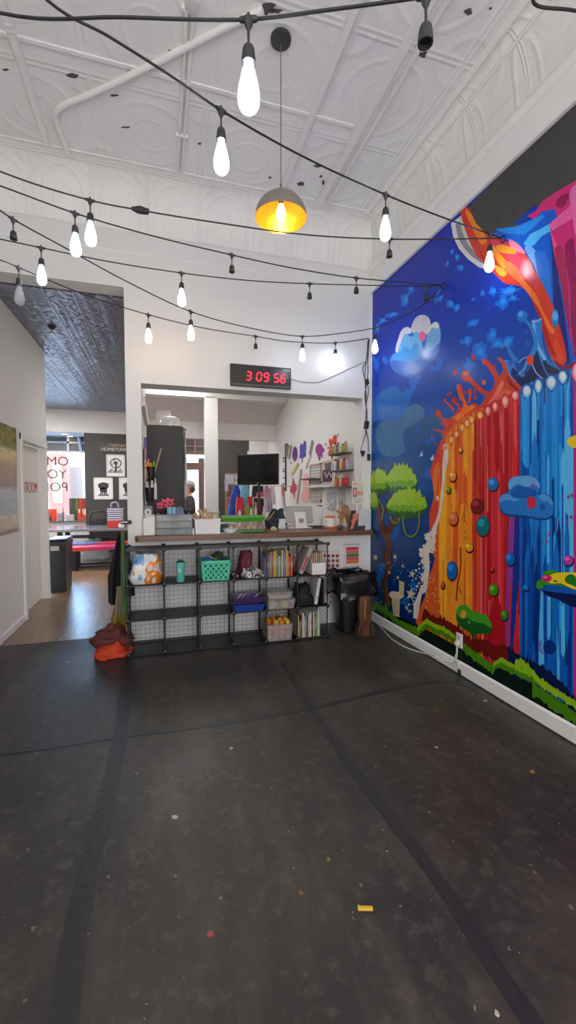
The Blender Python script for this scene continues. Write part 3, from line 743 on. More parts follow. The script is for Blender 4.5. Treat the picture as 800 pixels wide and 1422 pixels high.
mu.poly([(716, 512), (724, 524), (738, 514), (744, 498), (747, 512), (742, 526), (730, 534), (722, 530)], (12, 34, 92), 3)
mu.stroke([(725, 441), (736, 452), (742, 466), (744, 480), (738, 494)], (4, 7), (44, 130, 222))
mu.ell(725, 439, 7.5, 8.5, (30, 120, 214)); mu.ell(723, 436, 3.5, 4, (80, 168, 240))
mu.stroke([(704, 478), (710, 492), (718, 502)], (4, 7), (44, 130, 222)); mu.ell(703, 478, 3, 4, (60, 150, 235))
mu.ell(697, 480, 2.6, 3.4, (60, 140, 220)); mu.ell(730, 461, 3.5, 4, (24, 90, 190)); mu.ell(733, 477, 4, 4.5, (24, 96, 190)); mu.ell(709, 504, 3, 4, (24, 96, 190))
mu.stroke([(738, 446), (746, 446), (752, 442)], 1.5, (170, 200, 235)); mu.stroke([(738, 504), (745, 518), (754, 526)], 1.4, (150, 190, 240))
mu.stroke([(764, 496), (772, 508), (786, 512)], 2, (60, 140, 220)); mu.stroke([(720, 504), (726, 498), (732, 496)], 1.3, (130, 180, 240))
mu.poly([(770, 500), (782, 508), (800, 502), (860, 470), (860, 500), (800, 516), (780, 516)], (120, 24, 70), 2)
mu.ell(736, 500, 5, 7, (220, 70, 40))
# --- red splash
mu.poly([(660, 572), (668, 562), (676, 548), (684, 540), (687, 528), (680, 514), (673, 503), (675, 499), (682, 505), (690, 516), (694, 522), (699, 514), (696, 505), (690, 497), (694, 496), (702, 504), (707, 520), (716, 530), (726, 540), (722, 545), (700, 556), (680, 568)], (206, 62, 48), 3)
mu.poly([(682, 560), (692, 546), (702, 540), (712, 545), (720, 545), (700, 555)], (224, 96, 84), 3)
mu.poly([(672, 566), (684, 552), (690, 540), (697, 528), (700, 532), (694, 545)], (236, 120, 90), 2)
mu.poly([(704, 520), (712, 532), (722, 542), (714, 540), (706, 532)], (150, 30, 24), 2)
mu.stroke([(647, 523), (658, 532), (668, 542), (678, 548)], (7, 6), (206, 60, 46)); mu.ell(647, 522, 6, 7.5, (206, 58, 44)); mu.ell(646, 519, 3, 3, (226, 100, 70))
mu.ell(673, 502, 3.5, 4.5, (212, 64, 44)); mu.ell(657, 496, 2.8, 4.2, (200, 60, 40)); mu.ell(672, 531, 3, 3.6, (222, 96, 50)); mu.ell(687, 509, 2, 3, (180, 50, 50)); mu.ell(632, 518, 2.4, 3.8, (206, 66, 44)); mu.ell(659, 544, 2, 3.5, (190, 50, 40))
mu.poly([(612, 606), (618, 594), (616, 580), (622, 582), (632, 575), (636, 566), (630, 556), (636, 560), (642, 568), (640, 552), (636, 536), (640, 534), (646, 556), (652, 564), (656, 560), (664, 562), (668, 568), (652, 580), (636, 590), (622, 602)], (212, 58, 34), 3)
mu.poly([(630, 580), (640, 572), (648, 566), (656, 562), (660, 566), (648, 574), (636, 584)], (240, 130, 40), 3)
mu.poly([(638, 580), (644, 562), (640, 545), (648, 560), (650, 570)], (238, 110, 40), 2)
mu.stroke([(609, 576), (614, 582), (620, 588)], (2, 4), (214, 64, 40)); mu.ell(609, 574, 4, 5, (214, 64, 40)); mu.stroke([(602, 596), (610, 598), (616, 600)], (2, 3), (206, 60, 40)); mu.stroke([(616, 556), (624, 562), (630, 570)], (2, 4), (214, 70, 40))
mu.stroke([(652, 540), (653, 550), (651, 560)], (5, 3), (214, 70, 40)); mu.stroke([(636, 534), (638, 545), (641, 556)], (5, 4), (226, 84, 44))
for x, y, r_ in [(631, 556, 4), (615, 588, 3), (660, 552, 2.4), (646, 545, 2), (622, 548, 2), (626, 545, 1.6), (660, 540, 2), (606, 616, 1.5), (600, 607, 1.6), (618, 555, 1.8)]: mu.ell(x, y, r_, r_ * 1.3, R.choice([(206, 60, 40), (190, 54, 50)]))
# --- waterfalls
def ytop(x): 
    P = [(597, 640), (612, 612), (625, 596), (640, 581), (655, 572), (670, 566), (690, 556), (722, 541), (760, 525), (797, 509), (860, 480), (1000, 415)]
    for (a, b), (c, d_) in zip(P, P[1:]):
        if x <= c: return b + (d_ - b) * max(0, (x - a) / (c - a))
    return P[-1][1]
def ybot(x): 
    P = [(575, 862), (600, 880), (640, 905), (660, 912), (700, 930), (720, 935), (760, 960), (800, 990), (1000, 1130)]
    for (a, b), (c, d_) in zip(P, P[1:]):
        if x <= c: return b + (d_ - b) * max(0, (x - a) / (c - a))
    return P[-1][1]
def fall(x0, x1, col):
    n = 8; mu.poly([(x0 + (x1 - x0) * i / n, ytop(x0 + (x1 - x0) * i / n)) for i in range(n + 1)] + [(x1 + (x0 - x1) * i / n, ybot(x1 + (x0 - x1) * i / n)) for i in range(n + 1)], col)
# left flank of the falls
mu.poly([(612, 613), (604, 635), (597, 655), (601, 672), (603, 690), (598, 705), (596, 722), (600, 740), (596, 760), (604, 775), (596, 800), (590, 830), (580, 850), (578, 866), (600, 882), (640, 905), (640, 581), (625, 596)], (222, 92, 34), 2)
fall(640, 674, (226, 98, 32)); fall(672, 723, (206, 42, 44)); fall(722, 797, (14, 100, 196)); fall(797, 1000, (206, 38, 122))
mu.poly([(612, 613), (604, 635), (597, 655), (601, 672), (603, 690), (598, 705), (596, 722), (600, 745), (608, 720), (612, 690), (610, 660), (612, 640), (618, 610)], (214, 64, 44), 2)
mu.poly([(603, 650), (610, 640), (608, 665), (606, 690), (600, 705), (603, 690), (601, 672)], (236, 116, 50), 2)
pal = {'o': [(240, 140, 34), (246, 164, 44), (226, 84, 34), (236, 116, 36), (206, 66, 36), (250, 176, 40)],
       'r': [(226, 70, 80), (190, 28, 38), (214, 48, 52), (172, 24, 30), (232, 92, 96), (204, 40, 60)],
       'b': [(30, 150, 232), (10, 72, 160), (40, 168, 240), (8, 58, 140), (20, 124, 216), (12, 86, 186), (90, 190, 245)],
       'p': [(232, 70, 150), (176, 24, 100), (224, 56, 140), (190, 30, 112)]}
def drips(x0, x1, kind, n, wmin, wmax, long=True):
    for k in range(n):
        x = R.uniform(x0 + 1, x1 - 2); w_ = R.uniform(wmin, wmax)
        if x + w_ > x1: w_ = x1 - x - 0.3
        if w_ < .8: continue
        t = ytop(x) + R.choice([4, 8, 30, 70, 130, 190]) * R.uniform(.5, 1.2); bmax = ybot(x) - 6
        t = max(t, ytop(x + w_ / 2) + 3.2 * w_); b = min(bmax, t + R.uniform(50, 300))
        P = []; m_ = 7
        ctr = [R.uniform(-.4, .4) for _ in range(m_ + 1)]
        for i in range(m_ + 1): P.append((x + ctr[i], t + (b - t) * i / m_))
        P += [(x + w_ * .5, b + w_ * 1.2)]
        for i in range(m_ + 1): P.append((x + w_ + ctr[i] * .5, b + (t - b) * i / m_))
        P += [(x + w_ * .8, t - w_ * 1.2), (x + w_ * .5, t - w_ * 3.0), (x + w_ * .2, t - w_ * 1.2)]
        mu.poly(P, R.choice(pal[kind]))
drips(606, 672, 'o', 60, 1.5, 7); drips(655, 690, 'o', 5, 2, 5); drips(672, 722, 'r', 60, 1.5, 7); drips(723, 797, 'b', 75, 2, 9); drips(798, 960, 'p', 50, 4, 16)
drips(655, 676, 'r', 12, 1.5, 4)
mu.poly([(620, 870), (636, 780), (640, 700), (648, 700), (644, 800), (640, 890)], (240, 150, 36), 2)
mu.poly([(676, 900), (690, 820), (700, 900)], (176, 22, 34), 2)
# purple seam between red and blue
mu.poly([(711, 690), (719, 690), (718, 760), (708, 820), (706, 900), (702, 905), (704, 800), (706, 740)], (150, 60, 150)); mu.poly([(715, 720), (722, 700), (722, 800), (712, 905), (708, 905)], (24, 50, 150))
mu.poly([(723, 720), (797, 720), (797, 985), (760, 960), (712, 928)], (10, 72, 166)) if False else None
for k in range(16):
    x = R.uniform(724, 786); y = R.uniform(740, 800); w_ = R.uniform(3, 9)
    mu.poly([(x, y), (x + w_ / 2, y - 4 * w_), (x + w_, y), (x + w_, min(ybot(x) - 8, y + R.uniform(60, 150))), (x + w_ / 2, min(ybot(x) - 4, y + R.uniform(70, 160))), (x, min(ybot(x) - 8, y + R.uniform(60, 150)))], R.choice([(8, 48, 120), (10, 80, 178), (20, 110, 200), (16, 60, 140)]))
# beads of light along the lip
for x, y, rx, ry in [(627, 611, 2.5, 5), (634, 603, 2.5, 4.5), (642, 594, 3, 5), (649, 588, 3, 5), (655, 583, 3, 5), (667, 577, 3.5, 5)]:
    mu.drop(x, y, rx + 1, ry + 2, (214, 70, 30)); mu.drop(x, y, rx, ry, (250, 190, 110))
for x, y, rx, ry in [(678, 571, 4, 7), (688, 565, 4, 7), (702, 558, 5, 9), (716, 550, 5, 7)]:
    mu.drop(x, y, rx + 1.4, ry + 2, (186, 30, 34)); mu.drop(x, y, rx, ry, (232, 120, 116)); mu.drop(x - .5, y - 1, rx * .6, ry * .6, (246, 190, 180))
for x, y, rx, ry in [(732, 544, 6, 9), (748, 537, 5, 10), (766, 532, 7, 10), (782, 524, 6, 9), (803, 518, 8, 14), (830, 505, 8, 12)]:
    mu.drop(x, y, rx + 1.5, ry + 3, (14, 84, 176) if x < 795 else (180, 24, 90)); mu.drop(x, y, rx, ry, (130, 200, 240) if x < 795 else (246, 150, 186)); mu.drop(x, y - 1, rx * .65, ry * .65, (220, 236, 240))
for x, t, b, w_ in [(726, 548, 620, 4), (733, 552, 645, 5), (748, 545, 580, 4), (757, 560, 622, 4), (780, 535, 575, 4)]:
    mu.stroke([(x, t), (x + .5, (t + b) / 2), (x, b)], (w_, w_ * .8), (30, 150, 236)); mu.ell(x, b, w_ * .55, w_, (30, 150, 236))
for x, t, b in [(616, 618, 660), (618, 650, 700)]: pass
# ragged cream edge
mu.poly([(618, 617), (623, 620), (623, 640), (619, 655), (616, 690), (612, 715), (608, 730), (604, 742), (606, 752), (600, 760), (596, 768), (597, 790), (594, 815), (586, 826), (583, 842), (580, 860), (574, 858), (575, 840), (582, 822), (588, 815), (590, 790), (588, 775), (583, 765), (584, 761), (593, 762), (600, 755), (600, 735), (606, 722), (612, 700), (614, 670), (615, 640)], (226, 214, 204))
for x, y, rx, ry in [(592, 765, 10, 8), (597, 752, 6, 10), (603, 738, 5, 9), (590, 778, 6, 9), (589, 800, 5, 10), (602, 760, 5, 8), (586, 770, 6, 4), (593, 745, 4, 6), (588, 818, 5, 7)]: mu.jag(x, y, rx, ry, (226, 214, 204), R, 18)
mu.ell(619, 621, 3.5, 5, (222, 190, 160)); mu.ell(619.5, 622, 2, 3, (214, 140, 90)); mu.drop(608, 692, 1.5, 4, (235, 220, 210))
for k in range(70):
    y = R.uniform(735, 850); x0 = 606 - (y - 735) * 0.24
    mu.ell(x0 + R.gauss(-5, 5), y, R.uniform(.5, 1.6), R.uniform(.6, 2.2), (226, 214, 204), n=8)
for k in range(24):
    y = R.uniform(790, 860); mu.ell(R.uniform(592, 612), y, R.uniform(.4, 1.0), R.uniform(.5, 1.3), (236, 200, 180), n=8)
mu.stroke([(640, 760), (640, 790), (636, 812), (634, 835)], 2, (150, 50, 20)); mu.stroke([(646, 700), (645, 725)], 1.2, (190, 60, 20)); mu.stroke([(638, 815), (641, 825)], 1.5, (150, 50, 20))
for k in range(16): mu.ell(R.uniform(642, 650), R.uniform(705, 750), .8, 1.1, (170, 80, 20), n=8)
# coloured drops stuck to the falls
for x, y, rx, ry, c in [(663, 702, 9, 10, (120, 24, 26)), (671, 730, 9, 14, (16, 110, 124)), (685, 672, 7, 9, (30, 110, 190)), (629, 661, 5, 7, (232, 140, 50)), (623, 680, 3, 4.5, (110, 150, 30)), (630, 720, 6, 9, (220, 110, 60)), (628, 792, 7, 13, (16, 96, 176)), (652, 760, 5.5, 6, (226, 160, 30)), (686, 819, 6.5, 8, (70, 140, 20)), (709, 776, 6.5, 9, (26, 100, 180)), (731, 816, 4, 4, (22, 110, 190)), (790, 778, 6.5, 7, (176, 60, 150)), (684, 791, 2.4, 3, (190, 40, 50)), (701, 854, 5, 7, (60, 130, 30)), (615, 812, 2.5, 5, (190, 90, 50)), (640, 625, 2, 3, (246, 170, 40))]:
    mu.ell(x + .8, y + 1.5, rx + 1, ry + 1.2, (96, 24, 20) if x < 700 else (10, 40, 100)); mu.ell(x, y, rx, ry, c)
    mu.ell(x - rx * .25, y - ry * .3, rx * .5, ry * .4, tuple(min(255, v * 1.35 + 12) for v in c))
mu.poly([(788, 613), (795, 606), (806, 605), (810, 614), (802, 622), (793, 620)], (240, 200, 40), 3)
# green clump on the red fall
mu.poly([(634, 850), (638, 842), (648, 840), (656, 848), (666, 851), (675, 854), (682, 864), (684, 876), (676, 881), (664, 880), (658, 886), (652, 878), (640, 870), (635, 862)], (20, 92, 34), 4)
mu.poly([(634, 850), (638, 842), (648, 840), (656, 848), (666, 851), (675, 854), (682, 864), (683, 872), (672, 866), (660, 864), (650, 858), (640, 858)], (64, 156, 34), 4)
mu.ell(644, 853, 4, 6, (226, 150, 40)); mu.ell(652, 864, 1.5, 2, (120, 180, 60))
# blue puff on the fall
mu.poly([(694, 699), (695, 690), (702, 686), (707, 680), (706, 672), (711, 664), (722, 661), (738, 660), (748, 666), (751, 676), (750, 686), (758, 685), (767, 692), (770, 704), (769, 716), (760, 722), (748, 722), (738, 720), (720, 718), (704, 716), (696, 710)], (12, 66, 140), 4)
mu.poly([(694, 697), (696, 689), (703, 686), (708, 680), (707, 670), (713, 663), (724, 661), (738, 661), (748, 667), (750, 678), (749, 688), (758, 686), (766, 692), (769, 702), (768, 714), (760, 719), (748, 719), (738, 717), (720, 715), (704, 713), (697, 708)], (34, 122, 204), 4)
mu.poly([(708, 680), (707, 670), (713, 663), (724, 661), (738, 661), (748, 667), (750, 678), (744, 674), (730, 676), (720, 672), (713, 676)], (96, 168, 228), 4)
mu.poly([(694, 697), (696, 689), (703, 686), (712, 688), (724, 692), (716, 696), (704, 694)], (80, 156, 224), 3)
mu.poly([(749, 688), (758, 686), (766, 692), (769, 702), (760, 696), (752, 694)], (80, 156, 224), 3)
mu.poly([(712, 680), (722, 675), (736, 678), (746, 682), (744, 690), (730, 692), (718, 692), (710, 688)], (22, 92, 176), 3)
mu.poly([(738, 708), (732, 698), (734, 691), (740, 690), (745, 694), (744, 702)], (206, 40, 64), 3); mu.ell(741, 674, 3, 2, (150, 70, 140)); mu.ell(754, 704, 4, 5, (24, 92, 176))
# floating islet
mu.poly([(752, 818), (764, 814), (790, 815), (830, 810), (850, 820), (830, 838), (800, 843), (785, 838), (775, 832), (762, 828)], (10, 28, 80), 3)
mu.poly([(752, 818), (764, 812), (800, 812), (850, 810), (850, 818), (810, 826), (790, 824), (768, 822)], (20, 92, 176), 3)
mu.poly([(745, 815), (747, 807), (754, 803), (756, 794), (766, 791), (776, 794), (790, 796), (806, 796), (806, 812), (780, 814), (758, 812), (750, 818)], (58, 150, 34), 3)
mu.poly([(760, 806), (766, 798), (780, 795), (800, 795), (840, 792), (840, 815), (806, 820), (792, 816), (780, 810), (766, 810)], (238, 208, 30), 3)
mu.poly([(785, 804), (790, 798), (797, 798), (802, 806), (802, 815), (794, 812), (787, 809)], (34, 120, 34), 3)
mu.ell(760, 803, 7, 5, (206, 40, 110)); mu.ell(758, 801.5, 3, 2, (236, 120, 170)); mu.ell(772, 807, 3, 1.2, (90, 80, 20))
mu.stroke([(752, 890), (750, 900), (756, 908)], 3, (120, 110, 190)); mu.ell(764, 899, 9, 10, (12, 50, 130))
for x, y in [(760, 752), (764, 742), (790, 690), (795, 688), (794, 718), (788, 725)]: mu.ell(x, y, 2, 2.6, (150, 60, 150))
# --- tree
mu.stroke([(541, 842), (536, 822), (534, 808), (540, 794), (539, 775), (540, 755), (536, 740)], (7, 9), (88, 52, 38)); mu.stroke([(536, 745), (530, 730), (527, 715), (526, 704), (522, 696)], (9, 4), (100, 62, 46))
mu.stroke([(537, 742), (546, 728), (556, 716), (568, 712)], (9, 4), (96, 58, 42)); mu.stroke([(528, 712), (538, 706), (544, 690)], (6, 3), (84, 48, 40)); mu.stroke([(540, 694), (544, 676)], 3, (90, 56, 60))
mu.stroke([(533, 760), (536, 790), (532, 810)], 1.5, (70, 40, 30)); mu.stroke([(541, 842), (538, 824), (537, 808)], 2, (120, 78, 52))
def crown(x0, x1, yt, yb, cols):
    rr = random.Random(int(x0 * 7 + yt)); w_ = x1 - x0; h_ = yb - yt; n = 16
    top = []
    for i in range(n + 1):
        u = i / n; dome = (1 - abs(2 * u - 1) ** 2.4)
        top.append((x0 + w_ * u, yt + h_ * .62 * (1 - dome) - (h_ * .24 * rr.random() if i % 2 else 0)))
    for frac, c in ((1.0, cols[0]), (.80, cols[1]), (.56, cols[2])):
        bot = []
        for i in range(n, -1, -1):
            u = i / n; e = 1 - abs(2 * u - 1) ** 6
            y = yt + h_ * (.66 + (frac - .66) * e) if frac > .66 else yt + h_ * (.62 + (frac - .62) * e)
            bot.append((x0 + w_ * u, max(y + (h_ * .13 * rr.random() if i % 2 else 0), top[i][1] + .4)))
        mu.poly(top + bot, c)
G = [(46, 108, 34), (116, 176, 22), (158, 200, 30)]
crown(513, 541, 652, 685, G); crown(535, 580, 647, 682, G); crown(513, 526, 684, 708, G); crown(537, 594, 680, 716, G)
mu.poly([(548, 712), (560, 715), (580, 711), (592, 706), (586, 716), (570, 721), (554, 720)], (40, 88, 40), 2)
mu.stroke([(560, 716), (561, 730), (566, 743), (573, 745), (580, 738), (583, 725), (582, 712)], 2.4, (110, 140, 50)); mu.stroke([(542, 716), (545, 724), (552, 727), (556, 718)], 1.8, (120, 150, 60)); mu.stroke([(525, 692), (532, 705), (531, 722)], 1.6, (130, 150, 70)); mu.stroke([(520, 750), (522, 742)], 3, (60, 100, 60))
# stars, little column and scroll
for x, y, r_ in [(522, 774, 5.5), (549, 773, 4.5), (560, 786, 3.2), (573, 797, 6.5), (541, 795, 3.5), (571, 825, 10), (565, 844, 3.5), (553, 802, 3.5), (517, 795, 2.5)]: mu.star(x, y, r_, (196, 194, 160) if r_ > 3.4 else (200, 190, 110))
for k in range(40): mu.ell(R.uniform(515, 572), R.uniform(775, 840), R.uniform(.4, .9), R.uniform(.5, 1), (170, 190, 210), n=6)
mu.poly([(544, 828), (556, 828), (555, 856), (547, 856)], (214, 200, 164)); mu.poly([(541, 824), (545, 821), (558, 824), (560, 829), (556, 832), (546, 830), (542, 829)], (224, 210, 176), 2); mu.poly([(545, 853), (556, 856), (556, 860), (545, 857)], (224, 210, 176))
for x in (547.5, 550, 552.5): mu.stroke([(x, 832), (x + .2, 853)], .7, (110, 96, 70))
mu.poly([(555, 806), (562, 809), (561, 829), (555, 826)], (214, 206, 150)); 
for i in range(4): mu.stroke([(556.5, 811 + i * 4), (560.5, 813 + i * 4)], .8, (120, 110, 70))
mu.poly([(583, 634 - 0), (587, 626), (588, 633)], (200, 210, 230))
mu.poly([(598, 637), (603, 631), (603, 638), (600, 640)], (205, 214, 228))
# --- grass
mu.poly([(512, 850), (530, 850), (560, 858), (600, 878), (650, 905), (720, 940), (800, 985), (1000, 1120), (1000, 1250), (512, 900)], (10, 30, 24))
def turf(P, h, c, seed, sc=1.0):
    rr = random.Random(seed); top = []; bot = []
    for (a, b), (c_, d_) in zip(P, P[1:]):
        n = max(2, int((c_ - a) / 2.4))
        for i in range(n):
            u = i / n; x = a + (c_ - a) * u; y = b + (d_ - b) * u
            top.append((x, y - h * .35 * rr.uniform(0, 1) * (1 if i % 2 else .1))); bot.append((x, y + h * (.55 + .35 * rr.random())))
    mu.poly(top + bot[::-1], c)
# red bushes behind the grass
turf([(586, 862), (592, 845), (600, 856), (620, 862), (640, 874), (655, 890), (672, 888), (690, 898), (700, 896), (716, 908), (726, 925)], 26, (112, 24, 22), 5)
turf([(706, 900), (730, 918), (752, 925), (770, 938), (790, 960), (810, 985)], 26, (14, 26, 70), 6)
turf([(517, 843), (524, 835), (533, 842), (541, 852)], 16, (70, 130, 24), 7)
turf([(535, 835), (541, 850), (556, 862), (575, 870), (584, 878)], 12, (76, 134, 22), 8)
turf([(578, 876), (592, 862), (604, 868), (622, 876), (640, 890), (656, 904), (668, 912)], 15, (78, 136, 20), 9); turf([(580, 872), (592, 860), (604, 866), (622, 874), (640, 888)], 8, (146, 190, 30), 10)
turf([(664, 908), (684, 924), (696, 916), (715, 926), (740, 938), (752, 946)], 15, (78, 138, 22), 11); turf([(686, 921), (696, 913), (715, 923), (740, 936)], 8, (140, 188, 28), 12)
turf([(740, 950), (760, 962), (780, 976), (800, 990), (860, 1030), (950, 1095)], 22, (74, 132, 20), 13)
turf([(716, 918), (726, 916), (740, 930), (752, 944), (768, 954), (790, 968), (820, 985), (900, 1040)], 14, (146, 190, 30), 14)
mu.build(); print('mural layers', mu.k)
# ---------------------------------------------------------------- string lights
M_CABLE = mat((28, 28, 29), 0.55, var=0.1)
M_SOCK = mat((44, 46, 46), 0.5, var=0.1)
def bulb_mat(c, e, name):
    m, N, L, b = nodes_of(name)
    b.inputs['Base Color'].default_value = (0.9, 0.9, 0.9, 1); b.inputs['Roughness'].default_value = 0.15
    b.inputs['Emission Color'].default_value = lin(c); b.inputs['Emission Strength'].default_value = e
    return m
BULB_E = 43.0
M_COOL = bulb_mat((236, 244, 255), BULB_E, 'glowing_cool_bulb'); M_WARM = bulb_mat((255, 214, 160), BULB_E, 'glowing_warm_bulb')
M_SHELL = mat((226, 236, 255), .05, 0, 0, alpha=.3, emit=.9)
M_CLEARB = glass((230, 235, 238), 0.05, 0.22)
def strand(label, pts, lamps, extra=None, r=0.0045):
    # pts: (px, py, z); lamps: (px, py, state) state in cool/warm/empty/clear ; all on the cable
    P = [atz(*p) if len(p) == 3 else (Vector(p[0]) if len(p) == 1 else aty(*p[:3])) for p in pts]
    root = thing('string_light', label, 'string light', P[0], 'festoon strings overhead')
    path = smooth_path(P, 8)
    MB().tube(path, r, 8).build('cable', M_CABLE, root)
    px = []
    for (x, y, state) in lamps:
        d = ray(x, y)
        best = min(range(len(path) - 1), key=lambda i: (d.cross(((path[i] + path[i + 1]) / 2 - EYE).normalized())).length)
        # refine along the segments near the best one
        q = min((path[max(0, best - 1)].lerp(path[best], t / 10) for t in range(11)), key=lambda p: d.cross((p - EYE).normalized()).length)
        q2 = min((path[best].lerp(path[best + 1], t / 10) for t in range(11)), key=lambda p: d.cross((p - EYE).normalized()).length)
        c = min((q, q2), key=lambda p: d.cross((p - EYE).normalized()).length)
        t = (path[best + 1] - path[best]).normalized()
        cm = MB().tube([c - t * 0.026, c - t * 0.02, c + t * 0.02, c + t * 0.026], [0.007, 0.0085, 0.0085, 0.007], 10)
        cm.tube([c, c + Vector((0, 0, -0.018)), c + Vector((0, 0, -0.032)), c + Vector((0, 0, -0.075))], [0.016, 0.011, 0.004, 0.0035], 8)
        cm.lathe([(0.004, 0.008), (0.006, 0.013), (0.004, 0.018)], c, 8)
        cm.build('connector', M_SOCK, root)
        zt = c.z - 0.072
        sk = MB().lathe([(0.004, 0), (0.012, -0.002), (0.017, -0.010), (0.019, -0.022), (0.0195, -0.036), (0.021, -0.037), (0.021, -0.052), (0.017, -0.052), (0.015, -0.04), (0.001, -0.04)], (c.x, c.y, zt), 14, cap=False).build('socket', M_SOCK, root)
        if state in ('cool', 'warm', 'clear'):
            m = {'cool': M_COOL, 'warm': M_WARM, 'clear': M_CLEARB}[state]
            prof_ = [(0.0135, -0.044), (0.0145, -0.056), (0.019, -0.074), (0.025, -0.098), (0.0305, -0.124), (0.0335, -0.146), (0.032, -0.164), (0.026, -0.178), (0.015, -0.187), (0.002, -0.190)]
            MB().lathe(prof_, (c.x, c.y, zt), 18).build('bulb', M_CLEARB if state == 'clear' else M_SHELL, sk, angle=80)
            if state != 'clear': MB().lathe([(r_ * .74, -.06 + (z_ + .044) * .80) for r_, z_ in prof_], (c.x, c.y, zt), 12).build('filament', m, sk, angle=80)
    for nm, fn in (extra or []): fn(root, path)
    return root
HA = atx(697, 331, XR - 0.035); HB = atx(614, 396, XR - 0.035); HC = aty(512, 470, YB - 0.04)
def V3(p): return (tuple(p),)
zz = 2.93
strand('nearest string light crossing the top of the room with the biggest bulb', [V3((-1.52, 1.75, 3.3)), (0, 18, 2.97), (170, 24, 2.94), (345, 27, zz), (455, 14, 2.92), (560, 0, 2.91), (640, -12, 2.93), V3((2.38, 0.75, 3.3))], [(345, 27, 'cool'), (592, -5, 'empty')])
strand('string light running from upper left down to the bucket hook with three lit bulbs', [V3(HA), (683, 326, 3.37), (610, 300, 3.32), (537, 271, 3.28), (420, 217, 3.22), (307, 153, 3.16), (235, 104, 3.12), (150, 50, 3.09), (65, 0, 3.07), V3((-1.0, 0.9, 3.15))], [(681, 325, 'cool'), (536, 271, 'cool'), (307, 153, 'cool')])
def coupler(root, path):
    d = ray(196, 292); i = min(range(len(path)), key=lambda i: d.cross((path[i] - EYE).normalized()).length)
    c = path[i]; t = (path[i] - path[i - 1]).normalized()
    MB().tube([c - t * 0.05, c - t * 0.045, c - t * 0.01, c + t * 0.02, c + t * 0.05], [0.006, 0.016, 0.02, 0.019, 0.009], 10).tube([c - t * 0.05 + Vector((0, 0, .01)), c + Vector((0, 0.01, .028)), c + t * 0.05 + Vector((0, 0, .005))], 0.006, 6).build('plug_coupler', M_CABLE, root)
strand('string light with a plug coupler midway, below the pendant lamp', [V3(HA), (541, 332, 3.33), (425, 326, 3.29), (300, 309, 3.26), (195, 292, 3.25), (125, 278, 3.26), (0, 238, 3.29), V3((-1.54, 2.5, 3.38))], [(541, 332, 'empty'), (125, 278, 'cool')], [('c', coupler)])
strand('string light with two empty sockets sloping across the middle', [V3(HB), (495, 386, 3.34), (400, 371, 3.30), (322, 354, 3.28), (210, 327, 3.27), (104, 296, 3.27), (0, 258, 3.29), V3((-1.54, 2.8, 3.38))], [(495, 386, 'empty'), (322, 354, 'empty'), (104, 296, 'cool')])
strand('nearly level string light under the pair of sloping ones', [V3(HB), (592, 397, 3.37), (430, 394, 3.33), (340, 389, 3.30), (252, 379, 3.28), (150, 363, 3.28), (57, 344, 3.29), (0, 332, 3.30), V3((-1.54, 3.6, 3.38))], [(591, 397, 'empty'), (430, 394, 'empty'), (252, 379, 'cool'), (57, 344, 'cool')])
strand('steep string light crossing from left wall to the mural corner', [V3(HB), (592, 420, 3.30), (555, 442, 3.25), (521, 455, 3.22), (472, 463, 3.18), (420, 467, 3.16), (345, 455, 3.16), (266, 433, 3.18), (180, 393, 3.20), (90, 344, 3.22), (16, 303, 3.25), (0, 292, 3.26), V3((-1.54, 2.3, 3.38))], [(521, 455, 'cool'), (420, 467, 'cool'), (265, 433, 'warm'), (18, 304, 'empty')])
strand('lowest string light passing in front of the hall opening', [V3(HC), (466, 476, 4.58, 0), (400, 474, 4.52, 0), (355, 467, 4.47, 0), (280, 455, 4.36, 0), (206, 437, 4.2, 0), (120, 410, 3.93, 0), (60, 386, 3.7, 0), (27, 372, 3.55, 0), (0, 361, 3.42, 0), V3((-1.54, 4.0, 3.38))], [(466, 476, 'cool'), (355, 467, 'empty'), (206, 437, 'warm'), (26, 372, 'clear')])
strand('short stretch of string light at the upper right corner', [V3((1.05, 1.0, 3.0)), (740, 0, 2.98), (800, 15, 2.99), V3((2.39, 1.15, 3.3))], [])
# wall hooks
for p, lab in ((HA, 'small black hook on the painted bucket stream holding string lights'), (HB, 'small black hook on the blue mural sky holding string lights')):
    mb = MB().tube([(XR - 0.006, p.y, p.z + 0.02), (XR - 0.03, p.y, p.z + 0.02), (XR - 0.045, p.y, p.z), (XR - 0.04, p.y, p.z - 0.025), (XR - 0.02, p.y, p.z - 0.028), (XR - 0.014, p.y, p.z - 0.01)], 0.005, 8)
    tag(mb.build('wall_hook', M_CABLE), lab, 'hook', 'string light hooks')
# ---------------------------------------------------------------- pendant lamp
pc = atz(390, 53, ZC); bx_, by_ = pc.x, pc.y
pt = aty(390, 269, by_); pb = aty(390, 318, by_)
pend = thing('pendant_lamp', 'dome pendant lamp, grey outside and gold inside, hanging from the tin ceiling', 'lamp', (bx_, by_, ZC))
MB().lathe([(0.001, -0.03), (0.055, -0.03), (0.068, -0.022), (0.07, 0)], (bx_, by_, ZC), 24).build('canopy', mat((52, 56, 58), 0.5), pend)
mb = MB().tube([(bx_, by_, ZC - 0.02), (bx_, by_, pt.z + 0.05)], 0.0035, 6).lathe([(0.004, 0.07), (0.008, 0.06), (0.006, 0.03), (0.014, 0.02), (0.018, -0.01)], (bx_, by_, pt.z), 10)
mb.build('cord', mat((128, 108, 88), 0.6), pend)
rs = abs(aty(426, 318, by_).x - aty(355, 318, by_).x) / 2 * 0.97; zs = pt.z; zr = aty(390, 303, by_).z
H_ = zs - zr
prof = [(0.012, 0)] + [(rs * math.sin(a), -H_ * (1 - math.cos(a)) ) for a in [i / 12 * PI / 2 for i in range(1, 13)]]
